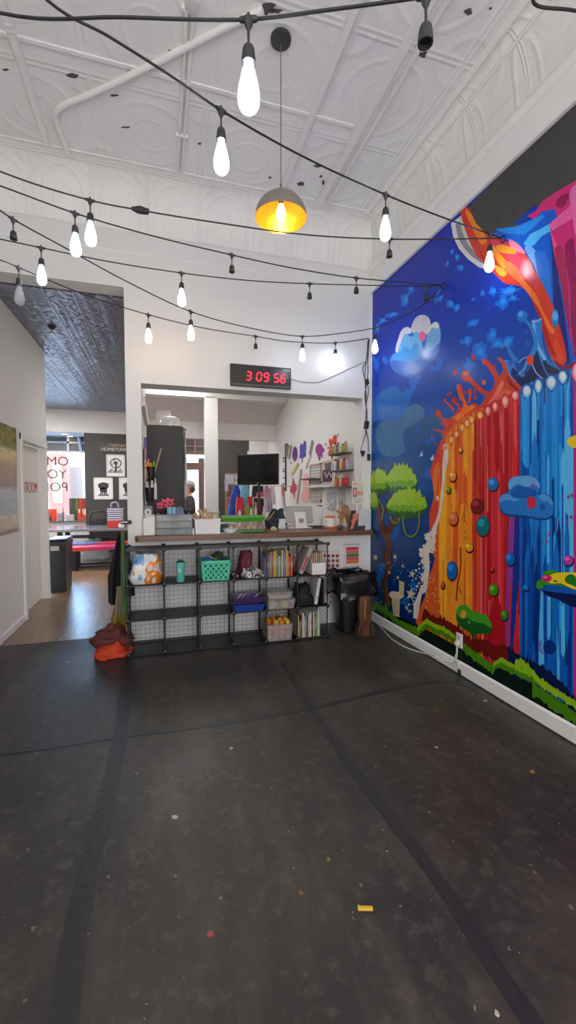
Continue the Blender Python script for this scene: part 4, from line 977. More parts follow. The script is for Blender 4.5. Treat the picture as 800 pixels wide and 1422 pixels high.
MB().lathe([(r_, z) for r_, z in prof], (bx_, by_, zs), 40, cap=False).build('shade', mat((150, 140, 132), 0.38, 0.5, var=0.15, bump=0.1), pend)
MB().lathe([(max(0.008, r_ - 0.003), z - 0.003) for r_, z in prof[:-1]] + [(rs - 0.001, -H_)], (bx_, by_, zs), 40, cap=False).build('shade_lining', mat((232, 168, 52), 0.28, 0.75, var=0.1), pend)
MB().lathe([(0.016, -0.02), (0.018, -0.07), (0.016, -0.075)], (bx_, by_, zs), 14).build('lamp_holder', mat((120, 96, 60), 0.4, 0.6), pend)
MB().lathe([(0.014, -0.07), (0.02, -0.09), (0.03, -0.12), (0.032, -0.14), (0.026, -0.165), (0.012, -0.178), (0.001, -0.181)], (bx_, by_, zs), 16).build('bulb', bulb_mat((255, 226, 170), 60.0, 'glowing_pendant_bulb'), pend)
# ---------------------------------------------------------------- conduit on the ceiling
def cz(x, y): return atz(x, y, ZC - 0.02)
P = [cz(365, 14), cz(300, 44), cz(215, 88), cz(120, 133), cz(88, 146), cz(78, 156), cz(78, 168), cz(88, 196), cz(95, 213)]
tag(MB().tube(smooth_path(P, 5), 0.022, 10).build('ceiling_conduit', M_TRIM), 'white painted conduit bending across the tin ceiling', 'pipe')
a, b_ = cz(262, 0), cz(251, 238); x = (a.x + b_.x) / 2
mb = MB()
for dx in (-0.018, 0.022): mb.tube([(x + dx, 0.2, ZC - 0.014), (x + dx, 4.34, ZC - 0.014)], 0.012, 8)
for y in (0.9, 1.9, 2.9, 3.9): mb.box((x - 0.05, y, ZC - 0.03), (x + 0.05, y + 0.015, ZC))
tag(mb.build('ceiling_conduit', M_TRIM), 'pair of thin straight white conduits on the ceiling running into the room', 'pipe')
mb = MB().lathe([(0.045, 0), (0.045, -0.03), (0.03, -0.035), (0.001, -0.035)], atz(267, 4, ZC), 18)
tag(mb.build('ceiling_junction_box', mat((205, 204, 202), 0.5)), 'round white junction box on the ceiling at the top edge', 'junction box')
# ---------------------------------------------------------------- LED clock
ck = thing('wall_clock', 'black digital wall clock with red numerals above the service opening', 'clock', (1.08, YB, 2.69))
c0 = Vector((0.742, YB, 2.69)); cw, ch, tilt = 0.676, 0.232, 0.012
n0 = MB().box((0.742, YB - 0.045, 2.69), (1.418, YB - 0.002, 2.922)); n0.build('case', mat((30, 29, 30), 0.35), ck, bevel=0.006)
mb = bx((0.748, YB - 0.047, 2.694), (1.412, YB - 0.0445, 2.716)); mb.build('bottom_strip', mat((74, 72, 74), 0.4), ck)
SEG = {'0': 'abcdef', '3': 'abgcd', '5': 'afgcd', '6': 'afgedc', '9': 'abcdfg'}
M_LED = mat((255, 36, 60), 0.5, var=0, emit=1.0); M_DIM = mat((120, 100, 104), 0.5, var=0)
def digit(chx, x, z, w, h):
    mb = MB(); t = 0.016; y = YB - 0.0475
    def sh(p): return (p[0] + (p[1] - z) * 0.10, y, p[1])
    S = {'a': ((x, z + h), (x + w, z + h)), 'g': ((x, z + h / 2), (x + w, z + h / 2)), 'd': ((x, z), (x + w, z)), 'f': ((x, z + h / 2), (x, z + h)), 'e': ((x, z), (x, z + h / 2)), 'b': ((x + w, z + h / 2), (x + w, z + h)), 'c': ((x + w, z), (x + w, z + h / 2))}
    for k in SEG[chx]:
        (x0, z0), (x1, z1) = S[k]
        if z0 == z1: q = [(x0 + .002, z0), (x0 + t / 2, z0 + t / 2), (x1 - t / 2, z0 + t / 2), (x1 - .002, z0), (x1 - t / 2, z0 - t / 2), (x0 + t / 2, z0 - t / 2)]
        else: q = [(x0, z0 + .002), (x0 + t / 2, z0 + t / 2), (x0 + t / 2, z1 - t / 2), (x0, z1 - .002), (x0 - t / 2, z1 - t / 2), (x0 - t / 2, z0 + t / 2)]
        mb.prism([sh(p) for p in q], (0, 0.002, 0))
    mb.build('numeral', M_LED, ck, smooth=False)
for chx, x in (('3', 0.91), ('0', 1.025), ('9', 1.105), ('5', 1.22), ('6', 1.295)): digit(chx, x, 2.757, 0.048, 0.088)
for x in (0.988, 1.183):
    mb = MB()
    for z in (2.785, 2.822): mb.lathe([(0.001, 0), (0.006, 0), (0.006, 0.002)], (x + (z - 2.757) * .1, YB - 0.0475, z), 10, axis='Y')
    mb.build('colon', M_DIM, ck)
text('brand_name', 'ivation', 0.03, (1.365, YB - 0.0465, 2.893), (PI / 2, 0, 0), mat((200, 200, 205), 0.5), ck, ext=0.0005)
P = [(1.41, YB - 0.006, 2.82), (1.55, YB - 0.006, 2.79), (1.75, YB - 0.006, 2.80), (1.95, YB - 0.006, 2.89), (2.14, YB - 0.006, 2.985), (2.335, YB - 0.012, 3.08)]
MB().tube(smooth_path(P, 6), 0.003, 6).build('power_cord', M_CABLE, ck)
# ---------------------------------------------------------------- cable bundle in the corner
cb = thing('cable_bundle', 'bundle of black cables hanging down the corner beside the mural', 'cables', (2.36, YB - 0.02, 2.0))
def yb(x, y, d=0.02): return aty(x, y, YB - d)
for k, pts in enumerate(([(512, 471), (510, 490), (507, 520), (509, 560), (508, 590), (510, 604)], [(513, 471), (511, 500), (511, 520), (507, 550), (510, 575), (508, 600)], [(511, 474), (509, 500), (504, 512), (508, 528), (512, 540), (509, 560)], [(509, 600), (505, 612), (501, 625)], [(510, 602), (512, 615), (512, 628)])):
    MB().tube(smooth_path([yb(x, y, 0.015 + 0.004 * k) for x, y in pts], 6), 0.0045, 6).build('cable', M_CABLE, cb)
p = yb(509, 590, 0.03); MB().cbox(p, (0.05, 0.04, 0.09), ry=0.15).build('adapter', M_CABLE, cb, bevel=0.006)
p = yb(510, 530, 0.03); MB().cbox(p, (0.035, 0.03, 0.06), ry=-0.2).build('adapter', M_CABLE, cb, bevel=0.006)
p = yb(503.5, 628, 0.03); MB().cbox(p, (0.05, 0.03, 0.035)).cbox(p + Vector((0.0, -0.01, -0.03)), (0.025, 0.03, 0.04), ry=.4).build('plug', M_CABLE, cb, bevel=0.004)
p = yb(512.3, 635, 0.03); MB().cbox(p, (0.028, 0.035, 0.08)).build('plug', M_CABLE, cb, bevel=0.004)
# ---------------------------------------------------------------- wire cube shelf under the counter
M_WIRE = mat((17, 17, 18), 0.45, var=0.1); M_PANEL = mat((24, 24, 25), 0.45, var=0.2, scale=4)
SX = [-0.303 + 0.3325 * i for i in range(7)]; SZ = [0.012, 0.342, 0.672, 1.004]; SY0, SY1 = 4.2, 4.535
cube = thing('cube_shelf', 'black wire grid cube shelf, six wide and three high, under the counter', 'shelf', ((SX[0] + SX[-1]) / 2, SY0, 0))
def grid_panel(w, h, axis, rf=.003):
    # flat wire panel centred on the origin
    mb = MB(); n = 7; t = 0.0011
    def bar(u0, v0, u1, v1, r_):
        if axis == 'Y': mb.box((u0 - r_, -r_, v0 - r_), (u1 + r_, r_, v1 + r_))
        else: mb.box((-r_, u0 - r_, v0 - r_), (r_, u1 + r_, v1 + r_))
    for i in range(n + 1):
        u = -w / 2 + w * i / n; r_ = rf if i in (0, n) else t
        bar(u, -h / 2, u, h / 2, r_)
        v = -h / 2 + h * i / n
        bar(-w / 2, v, w / 2, v, r_)
    return mb
def add_inst(proto, loc):
    o = proto.copy(); COL.objects.link(o); o.parent = cube; o.location = Vector(loc) - ORG[cube.name]; return o
pb_ = grid_panel(0.318, 0.316, 'Y').build('back_grid', M_WIRE, None, smooth=False); ps_ = grid_panel(0.318, 0.316, 'X', .005).build('side_grid', M_WIRE, None, smooth=False)
first_b = first_s = True
for i in range(6):
    for j in range(3):
        loc = ((SX[i] + SX[i + 1]) / 2, SY1, (SZ[j] + SZ[j + 1]) / 2)
        if first_b: pb_.parent = cube; pb_.location = Vector(loc) - ORG[cube.name]; first_b = False; 
        else: add_inst(pb_, loc)
for me in (pb_.data, ps_.data): me.transform(Matrix.Translation((0, 0, -0.158)))
for i in range(7):
    for j in range(3):
        loc = (SX[i], (SY0 + SY1) / 2, (SZ[j] + SZ[j + 1]) / 2)
        if first_s: ps_.parent = cube; ps_.location = Vector(loc) - ORG[cube.name]; first_s = False
        else: add_inst(ps_, loc)
sp0 = None
for i in range(6):
    for j in range(4):
        z = SZ[j]
        mb = MB().box((SX[i] + 0.008, SY0 + 0.004, z - 0.002), (SX[i + 1] - 0.008, SY1 - 0.004, z + 0.002))
        mb.box((SX[i] + 0.004, SY0 - 0.003, z - 0.006), (SX[i + 1] - 0.004, SY0 + 0.005, z + 0.006)); mb.box((SX[i] + 0.004, SY1 - 0.005, z - 0.004), (SX[i + 1] - 0.004, SY1 + 0.003, z + 0.004))
        mb.build('shelf_panel', M_PANEL, cube, smooth=False)
for i in range(7):
    for j in range(4):
        MB().lathe([(0.006, -0.014), (0.02, -0.009), (0.021, 0.004), (0.013, 0.011)], (SX[i], SY0 - 0.002, SZ[j] if j else 0.022), 12, axis='Y').build('connector', M_WIRE, cube)
    for j in (3,):
        MB().lathe([(0.006, -0.014), (0.02, -0.009), (0.021, 0.004), (0.013, 0.011)], (SX[i], SY1, SZ[j] + 0.008), 12).build('connector', M_WIRE, cube)
# white half wall trim and charts under the counter on the right
def paper(name, label, cat, x0, y0, x1, y1, base, marks, Y=YB, group=None):
    a = aty(x0, y0, Y - 0.002); b = aty(x1, y1, Y - 0.002)
    o = thing(name, label, cat, ((a.x + b.x) / 2, Y, b.z), group)
    MB().box((a.x, Y - 0.004, b.z), (b.x, Y - 0.001, a.z)).build('sheet', mat(base, 0.55, var=0.02), o, smooth=False)
    return o, a, b
o, a, b = paper('wall_chart', 'white chart of small round faces in rows, below the counter', 'poster', 447, 764.5, 472.5, 796.5, (214, 208, 206), None)
mb = MB()
for r_ in range(4):
    for c_ in range(4):
        q = aty(450.5 + 6.0 * c_, 772 + 6.7 * r_, YB - 0.005); mb.mi = 0; mb.lathe([(0.001, -0.001), (0.021, -0.001), (0.021, 0.001)], q, 14, axis='Y'); mb.mi = 1; mb.lathe([(0.001, -0.0015), (0.014, -0.0015), (0.014, 0)], q + Vector((0, -0.001, 0.003)), 10, axis='Y')
mb.build('dot_print', [mat((176, 70, 72), 0.6), mat((110, 66, 60), 0.6)], o)
o, a, b = paper('wall_chart', 'white chart with coloured bars pinned above the small sign', 'poster', 477, 752, 499.5, 783, (216, 213, 212), None)
for i, c_ in enumerate([(196, 60, 58), (204, 96, 104), (70, 118, 62), (206, 84, 76), (214, 112, 50)]):
    p_, q_ = aty(481, 760 + 4.6 * i, YB - 0.006), aty(498, 763.5 + 4.6 * i, YB - 0.006); bx((p_.x, YB - 0.0055, q_.z), (q_.x, YB - 0.0038, p_.z)).build('bar_print', mat(c_, 0.6), o, smooth=False)
text('heading', 'COLORING BEADS', 0.026, (aty(488.5, 756, YB).x, YB - 0.0045, aty(488.5, 756, YB).z), (PI / 2, 0, 0), mat((90, 86, 84), 0.6), o, 0.0005)
o, a, b = paper('wall_sign', 'small white sign reading COLORING under the bar chart', 'sign', 477, 785, 499.5, 793, (214, 212, 210), None)
text('lettering', 'COLORING', 0.042, (aty(488.5, 788.5, YB).x, YB - 0.0045, aty(488.5, 788.5, YB).z), (PI / 2, 0, 0), mat((60, 58, 58), 0.6), o, 0.0005)
o = thing('wall_outlet', 'white wall outlet low on the half wall beside the trash can', 'outlet', (aty(459, 832, YB).x, YB, aty(459, 840, YB).z))
a = aty(456, 823, YB); b = aty(462.5, 841, YB); bx((a.x, YB - 0.006, b.z), (b.x, YB - 0.001, a.z)).build('cover_plate', mat((206, 202, 196), 0.4), o, bevel=0.002)
for yy in (828, 836):
    q = aty(459.3, yy, YB - 0.006); MB().cbox(q, (0.026, 0.004, 0.03)).build('receptacle', mat((150, 146, 142), 0.4), o, bevel=0.002)

# ---- contents of the cubes.  sh(px, row) gives the x on the shelf at front face
def shx(px, py, Y=SY0 + 0.05): return aty(px, py, Y)
ZR = [SZ[0] + 0.0065, SZ[1] + 0.0065, SZ[2] + 0.0065]
def bagheap(name, label, cat, mats, c, sx, sy, h, seed):
    o = heap(name, mats[0], None, c, sx, sy, h, seed); return tag(o, label, cat)
# printed shopping bag
def bag_mat():
    m, N, L, b = nodes_of('printed_bag_plastic'); tc = N.new('ShaderNodeTexCoord')
    mp = N.new('ShaderNodeMapping'); mp.inputs['Scale'].default_value = (1, 1, 0.5); L.new(tc.outputs['Object'], mp.inputs['Vector'])
    f = noise_n(N, L, mp.outputs[0], 6.0, 2, 0.5)
    c = ramp(N, L, f, [(0.0, lin((64, 118, 190))), (0.36, lin((120, 170, 220))), (0.42, lin((226, 224, 220))), (0.53, lin((230, 228, 224))), (0.545, lin((226, 130, 34))), (0.60, lin((232, 140, 40))), (0.62, lin((216, 214, 210))), (0.70, lin((70, 60, 48))), (0.72, lin((130, 36, 40)))], 'CONSTANT')
    L.new(c, b.inputs['Base Color']); b.inputs['Roughness'].default_value = 0.3
    return m
cxm = (SX[0] + SX[1]) / 2
def sack(name, label, cat, m, x0, x1, y0, y1, z, h, seed, pinch=0.55, parent=None, amp=0.02):
    def fn(u, v):
        a = 2 * PI * u; k = (1 - (1 - pinch) * max(0, (v - 0.35) / 0.65) ** 1.5); k *= 0.92 + 0.08 * math.sin(PI * min(1, v * 2.2))
        e = 0.55
        ca, sa = math.cos(a), math.sin(a); px_ = math.copysign(abs(ca) ** e, ca); py_ = math.copysign(abs(sa) ** e, sa)
        p = Vector(((x0 + x1) / 2 + px_ * (x1 - x0) / 2 * k, (y0 + y1) / 2 + py_ * (y1 - y0) / 2 * k, z + h * v))
        n = mnoise.noise(Vector((ca * 1.6, sa * 1.6, v * 3 + seed))) + 0.5 * abs(mnoise.noise(Vector((ca * 4, sa * 4, v * 5 + seed))))
        w = min(1, v * 5)
        return p + Vector((ca, sa, 0.6 * w)) * n * amp * (0.3 + 0.7 * w)
    mb = MB().surf(fn, 40, 18, close_u=True)
    top = 18 * 40; mb.f.append([top + i for i in range(40)]); mb.m.append(0); mb.f.append(list(range(40))[::-1]); mb.m.append(0)
    return mb.build(name, m, parent, angle=50)
tag(sack('shopping_bag', '', '', bag_mat(), SX[0] + 0.015, SX[1] - 0.015, SY0 + 0.02, SY1 - 0.04, ZR[2], 0.28, 2, 0.78, None, 0.03), 'stuffed printed plastic bag in orange, white and blue, top left cube', 'bag')
# tumbler
p = shx(251, 808); tb = thing('tumbler', 'teal insulated tumbler standing in the second cube of the top row', 'tumbler', (p.x, SY0 + 0.06, ZR[2]))
MB().lathe([(0.036, 0), (0.038, 0.004), (0.041, 0.10), (0.045, 0.185), (0.045, 0.19), (0.04, 0.192)], (p.x, SY0 + 0.06, ZR[2]), 24).build('body', mat((92, 186, 180), 0.35, var=0.04), tb)
MB().lathe([(0.043, 0.19), (0.043, 0.198), (0.024, 0.202), (0.024, 0.214), (0.001, 0.216)], (p.x, SY0 + 0.06, ZR[2]), 24).build('lid', mat((56, 68, 66), 0.35), tb)
MB().ball((p.x - 0.012, SY0 + 0.019, ZR[2] + 0.115), 0.016, (1, 0.2, 1.2)).build('sticker', mat((196, 206, 160), 0.5), tb)
# teal perforated basket with gear in it
q0, q1 = shx(279, 775, SY0 + 0.02), shx(320, 775, SY0 + 0.02); BW = q1.x - q0.x; bxm = (q0.x + q1.x) / 2; BH = 0.195; y0_, y1_ = SY0 + 0.0, SY0 + 0.29
bk = thing('laundry_basket', 'teal plastic basket with round holes, full of odds and ends', 'basket', (bxm, (y0_ + y1_) / 2, ZR[2]))
M_TEAL = mat((78, 192, 156), 0.4, var=0.04)
mb = MB(); tb_ = 0.87
def wallpt(side, u, v):
    k = tb_ + (1 - tb_) * v; hx, hy = BW / 2 * k, (y1_ - y0_) / 2 * k; ym = (y0_ + y1_) / 2
    return {0: Vector((bxm + (u * 2 - 1) * hx, ym - hy, ZR[2] + BH * v)), 1: Vector((bxm + hx, ym + (u * 2 - 1) * hy, ZR[2] + BH * v)), 2: Vector((bxm + (1 - u * 2) * hx, ym + hy, ZR[2] + BH * v)), 3: Vector((bxm - hx, ym + (1 - u * 2) * hy, ZR[2] + BH * v))}[side]
def perforated(side, nc, nr):
    # wall with diamond-packed holes: each hole cell is a square ring of 8 quads round an octagonal opening
    us = [0.08 + 0.84 * i / nc for i in range(nc + 1)]; vs_ = [0.06 + 0.78 * j / nr for j in range(nr + 1)]
    def quad(u0, v0, u1, v1): mb.add([wallpt(side, u0, v0), wallpt(side, u1, v0), wallpt(side, u1, v1), wallpt(side, u0, v1)], [(0, 1, 2, 3)])
    quad(0, 0, 1, vs_[0]); quad(0, vs_[-1], 1, 1); quad(0, vs_[0], us[0], vs_[-1]); quad(us[-1], vs_[0], 1, vs_[-1])
    for j in range(nr):
        for i in range(nc):
            if (i + j) % 2: quad(us[i], vs_[j], us[i + 1], vs_[j + 1]); continue
            cu, cv = (us[i] + us[i + 1]) / 2, (vs_[j] + vs_[j + 1]) / 2; du, dv = (us[i + 1] - us[i]) / 2, (vs_[j + 1] - vs_[j]) / 2
            out = [(-1, -1), (0, -1), (1, -1), (1, 0), (1, 1), (0, 1), (-1, 1), (-1, 0)]; k = 0.8
            inn = [(math.cos(a) * k, math.sin(a) * k) for a in [PI * 1.25 + PI / 4 * t for t in range(8)]]
            V_ = [wallpt(side, cu + a * du, cv + b * dv) for a, b in out] + [wallpt(side, cu + a * du, cv + b * dv) for a, b in inn]
            mb.add(V_, [(t, (t + 1) % 8, 8 + (t + 1) % 8, 8 + t) for t in range(8)])
for s_ in range(4): perforated(s_, 9 if s_ % 2 == 0 else 7, 5)
mb.add([wallpt(0, 0, 0), wallpt(0, 1, 0), wallpt(2, 0, 0), wallpt(2, 1, 0)], [(0, 1, 2, 3)])
mb.build('body', M_TEAL, bk, smooth=False, solid=0.004)
mb = MB(); c4 = [wallpt(0, 0, 1), wallpt(0, 1, 1), wallpt(2, 0, 1), wallpt(2, 1, 1)]
for i in range(4):
    a, b = c4[i], c4[(i + 1) % 4]; lo = Vector((min(a.x, b.x) - 0.008, min(a.y, b.y) - 0.008, a.z - 0.022)); hi = Vector((max(a.x, b.x) + 0.008, max(a.y, b.y) + 0.008, a.z + 0.004)); mb.box(lo, hi)
mb.build('rim', M_TEAL, bk, bevel=0.004)
zt_ = ZR[2] + BH
tag(MB().ball((bxm - 0.07, y0_ + 0.1, zt_ - 0.025), 0.07, (1, .8, .75), wob=.3).build('play_ball', mat((44, 104, 176), 0.4)), 'blue rounded toy at the left of the teal basket', 'toy')
tag(heap('cloth_bundle', mat((52, 66, 46), 0.8), None, (bxm + 0.035, y0_ + 0.15, zt_ - 0.06), 0.075, 0.07, 0.12, 5), 'dark green cloth stuffed in the teal basket', 'cloth')
tag(MB().tube([(bxm - 0.07, y0_ + 0.04, zt_ + 0.045), (bxm + 0.01, y0_ + 0.045, zt_ + 0.008)], 0.006, 6).build('wooden_stick', mat((150, 160, 120), 0.6)), 'pale stick lying across the teal basket', 'stick')
# fourth cube top: maroon pouch, toy, grey printed bag
p = shx(343, 775, SY0 + 0.18)
tag(sack('soft_pouch', '', '', mat((108, 40, 56), 0.75), p.x - 0.085, p.x + 0.075, SY0 + 0.14, SY1 - 0.03, ZR[2], 0.25, 9, .6, None, .03), 'maroon fabric pouch at the back of the fourth cube, top row', 'pouch')
p = shx(349, 795, SY0 + 0.07)
def zebra():
    m, N, L, b = nodes_of('grey_print'); tc = N.new('ShaderNodeTexCoord'); f = noise_n(N, L, tc.outputs['Object'], 14, 3, .6)
    L.new(ramp(N, L, f, [(0, lin((90, 90, 92))), (.47, lin((206, 204, 202))), (.56, lin((60, 60, 62))), (.64, lin((180, 180, 180)))], 'CONSTANT'), b.inputs['Base Color']); b.inputs['Roughness'].default_value = .3; return m
tag(heap('plastic_packet', zebra(), None, (p.x + 0.01, SY0 + 0.08, ZR[2]), 0.105, 0.06, 0.10, 8), 'crumpled grey and white plastic packet in front of the maroon pouch', 'packet')
p = shx(325, 790, SY0 + 0.04)
tp = thing('stuffed_toy', 'small dark stuffed toy hanging over the shelf edge beside the teal basket', 'toy', (p.x + 0.005, SY0 + 0.05, ZR[2]))
MB().ball((p.x + .005, SY0 + 0.05, ZR[2] + 0.04), 0.042, (0.8, .8, 1), wob=.4, seed=3).build('body', mat((44, 34, 34), 0.8), tp)
for dx, dz in ((-.012, .055), (.03, .03)): MB().ball((p.x + dx, SY0 + 0.013, ZR[2] + dz), 0.014, wob=.3).build('patch', mat((150, 112, 106), 0.8), tp)
# books
def book(label, x, w, h, d, col, z, tilt=0.0, y=SY0 + 0.03, group='books in the cube shelf', rough=.5):
    mb = MB(); t = 0.0022
    mb.box((-w / 2, 0, 0), (-w / 2 + t, d, h)); mb.box((w / 2 - t, 0, 0), (w / 2, d, h)); mb.box((-w / 2, 0, 0), (w / 2, t, h))
    mb.mi = 1; mb.box((-w / 2 + t, t, 0.003), (w / 2 - t, d - 0.003, h - 0.003))
    mb.mi = 2; rr = random.Random(label); k = h * rr.uniform(.2, .4); z0 = h * rr.uniform(.35, .5); mb.box((-w / 2 + .001, -0.0004, z0), (w / 2 - .001, t, z0 + k))
    o = mb.build('book', [mat(col, rough, var=.06), mat((226, 218, 202), .8), mat(tuple(min(255, 0.5 * v + 90) for v in col), .5)], smooth=False)
    zoff = abs(math.sin(tilt)) * w / 2
    o.rotation_euler = (0, tilt, 0)
    o.data.transform(Matrix.Translation(-Vector(ORG[o.name]) * 0))
    # the builder centred the mesh on its own bounds: move so the lower corner rests on the shelf
    off = Matrix.Rotation(tilt, 3, 'Y'); zs_ = [(off @ v.co).z for v in o.data.vertices]
    o.location = (x, y + d / 2, z - min(zs_))
    return tag(o, label, 'book', group)
row = [((168, 158, 190), .016, .20, .05), ((92, 120, 170), .014, .24, .04), ((150, 134, 168), .014, .225, .05), ((206, 178, 96), .013, .255, .05), ((176, 112, 40), .011, .25, .06), ((220, 190, 90), .014, .265, .05), ((232, 214, 130), .012, .27, .05), ((120, 150, 120), .016, .24, .05), ((204, 196, 156), .016, .215, .05), ((160, 172, 120), .014, .22, .06), ((226, 222, 190), .012, .275, .07), ((86, 130, 182), .016, .262, .05), ((224, 162, 60), .016, .275, .05), ((234, 196, 120), .012, .265, .06), ((214, 92, 34), .015, .2, .03), ((226, 70, 40), .022, .225, .02)]
names = ['lilac', 'slate blue', 'mauve', 'yellow', 'brown', 'gold', 'pale yellow', 'sage green', 'cream', 'olive', 'tall ivory', 'blue', 'orange', 'pale orange', 'dark orange', 'red']
xx = shx(372, 805, SY0 + .03).x - 0.035
for (c_, w_, h_, t_), nm in zip(row, names):
    i = names.index(nm)
    book('%s book, %s from the left in the top shelf row of books' % (nm, ORDN[i]), xx + w_ / 2 + 0.004, w_, h_, .2, c_, ZR[2], -0.0 if i > 3 else 0, SY0 + 0.02)
    xx += w_ + 0.004
xx = shx(417, 805, SY0 + .03).x
# leaning grey binder and the white magazine box
bn = thing('ring_binder', 'grey binder with a red stripe leaning beside the top shelf books', 'binder', (xx, SY0 + .15, ZR[2]))
th = 0.42; mb = MB().cbox((0, 0, .15), (.045, .24, .29)); mb.build('cover', mat((168, 158, 152), .5), bn, bevel=.004); m2 = MB().cbox((-.0005, -.1215, .12), (.02, .002, .16)); m2.build('spine_label', mat((176, 44, 44), .5), bn)
for c_ in bn.children: c_.data.transform(Matrix.Translation(Vector(ORG[bn.name]))); 
bn.rotation_euler = (0, th, 0); bn.location = (xx + 0.0, SY0 + .14, ZR[2] + .012)
a, b = shx(424, 800, SY0 + .01), shx(451.5, 800, SY0 + .01)
mg = thing('magazine_file', 'white magazine file with papers at the right end of the top shelf', 'file box', ((a.x + b.x) / 2, SY0 + .15, ZR[2]))
xa, xb = SX[5] + .175 - .02, SX[6] - .02
mb = MB(); t = .003; z = ZR[2]; yA, yB = SY0 + .0, SY0 + .27
mb.box((xa, yA, z), (xb, yB, z + t)); mb.box((xa, yA, z), (xb, yA + t, z + .125)); mb.box((xa, yB - t, z), (xb, yB, z + .22))
for x in (xa, xb - t): mb.prism([(x, yA, z), (x, yB, z), (x, yB, z + .22), (x, yA + .1, z + .22), (x, yA, z + .125)], (t, 0, 0))
mb.build('case', mat((226, 224, 220), .4), mg, smooth=False)
for k in range(6):
    x = xa + .016 + k * (xb - xa - .03) / 5.5
    MB().cbox((x, yA + .14, z + .115), (.008, .22, .22 + .006 * (k % 3)), rx=0).build('paper', mat([(206, 178, 134), (214, 190, 150), (222, 214, 200)][k % 3], .8), mg, smooth=False)
# middle row
p = shx(347, 838, SY0 + .02); a = shx(327, 850, SY0 + .0).x; b = shx(368, 850, SY0 + 0).x
def tray(name, label, cat, x0, x1, y0, y1, z, h, c_, taper=.9, rim=.008, t=.003, m=None):
    m = m or mat(c_, .35, var=.05); xm, ym = (x0 + x1) / 2, (y0 + y1) / 2
    o = thing(name, label, cat, (xm, ym, z))
    mb = MB(); n = len(mb.v)
    def ring(k, zz_, ins=0): return [Vector((xm + sx * ((x1 - x0) / 2 * k - ins), ym + sy * ((y1 - y0) / 2 * k - ins), zz_)) for sx, sy in ((-1, -1), (1, -1), (1, 1), (-1, 1))]
    R_ = [ring(taper, z), ring(1, z + h), ring(1 + rim * 2 / (x1 - x0), z + h), ring(1 + rim * 2 / (x1 - x0), z + h + .005), ring(1, z + h + .005, t), ring(taper, z + t, t)]
    vs = [v for r_ in R_ for v in r_]; fs = []
    for i in range(5):
        for k in range(4): fs.append((4 * i + k, 4 * i + (k + 1) % 4, 4 * i + 4 + (k + 1) % 4, 4 * i + 4 + k))
    fs += [(3, 2, 1, 0), (20, 21, 22, 23)]
    mb.add(vs, fs); mb.build('tub', m, o, smooth=False, bevel=.002)
    return o
tray('storage_tray', 'blue plastic tray under the purple one in the middle row', 'tray', a - .01, b - .005, SY0 - .01, SY0 + .25, ZR[1], .062, (30, 66, 156))
pt_ = tray('storage_tray', 'purple plastic tray stacked on the blue one', 'tray', a - .012, b - .012, SY0 + .02, SY0 + .27, ZR[1] + .068, .062, (66, 40, 96))
for k in range(5):
    xk = a + .03 + k * .045
    mb = MB().tube(smooth_path([Vector((xk, SY0 + .08, ZR[1] + .11)), Vector((xk + .03, SY0 + .06, ZR[1] + .155)), Vector((xk + .06, SY0 + .1, ZR[1] + .15)), Vector((xk + .07, SY0 + .15, ZR[1] + .12))], 5), .005, 6)
    if xk + .075 < b: tag(mb.build('cable_tie', mat([(214, 212, 216), (176, 160, 196), (120, 110, 150), (90, 60, 140), (200, 200, 206)][k], .4)), '%s looped strap, %s from the left in the purple tray' % (['white', 'lilac', 'grey', 'violet', 'pale'][k], ORDN[k]), 'strap')
M_CLR = mat((205, 200, 198), .15, var=0, alpha=.3)
def clearbox(label, x0, x1, y0, y1, z, h, fill, lidc=None, open_top=False, name='storage_box'):
    o = tray(name, label, 'storage box', x0, x1, y0, y1, z, h, None, .92, .008, .003, M_CLR)
    if not open_top:
        MB().box((x0 - .006, y0 - .006, z + h + .0055), (x1 + .006, y1 + .006, z + h + .014)).build('lid', M_CLR if lidc is None else mat(lidc, .3, var=0, alpha=.6), o, bevel=.003)
    return o
a, b = shx(372, 850, SY0 - .01).x, shx(411, 850, SY0 - .01).x
clearbox('clear storage box with craft supplies, lower of the two in the middle row', a, b - .01, SY0 - .02, SY0 + .26, ZR[1], .085, None)
tag(heap('craft_supplies', mat((150, 176, 60), .5), None, (b - .1, SY0 + .08, ZR[1] + .005), .05, .05, .06, 3), 'green craft pieces inside the lower clear box', 'craft supplies')
tag(heap('craft_supplies', mat((206, 200, 194), .6), None, (a + .07, SY0 + .1, ZR[1] + .005), .05, .07, .055, 6), 'white craft pieces inside the lower clear box', 'craft supplies')
tag(heap('craft_supplies', mat((196, 70, 66), .6), None, (b - .045, SY0 + .05, ZR[1] + .005), .022, .03, .03, 7), 'small red pieces at the corner of the lower clear box', 'craft supplies')
clearbox('shallow clear storage box stacked on the box of craft supplies', a, b - .035, SY0 - .005, SY0 + .25, ZR[1] + .1005, .06, None)
tag(MB().box((a + .03, SY0 + .03, ZR[1] + .106), (b - .07, SY0 + .2, ZR[1] + .13)).build('paper_stack', mat((196, 160, 150), .7), bevel=.003), 'pinkish cards lying inside the upper shallow clear box', 'cards')
p = shx(425, 840, SY0 + .08)
tag(sack('black_bag', '', '', mat((22, 22, 24), .7), p.x - .125, p.x + .09, SY0 + .03, SY1 - .05, ZR[1], .215, 4, .55, None, .035), 'black cloth bag slumped in the fifth cube, middle row', 'bag')
p2 = shx(422, 824, SY0 + .06); tag(MB().ball((p2.x, SY0 + .075, p2.z + .0), .032, (1.3, .6, .6), wob=.3).build('teal_cloth', mat((70, 150, 146), .7)), 'scrap of teal cloth on top of the black bag', 'cloth')
bd = thing('ring_binder', 'white binder leaning against the right side of the middle row', 'binder', (0, 0, 0))
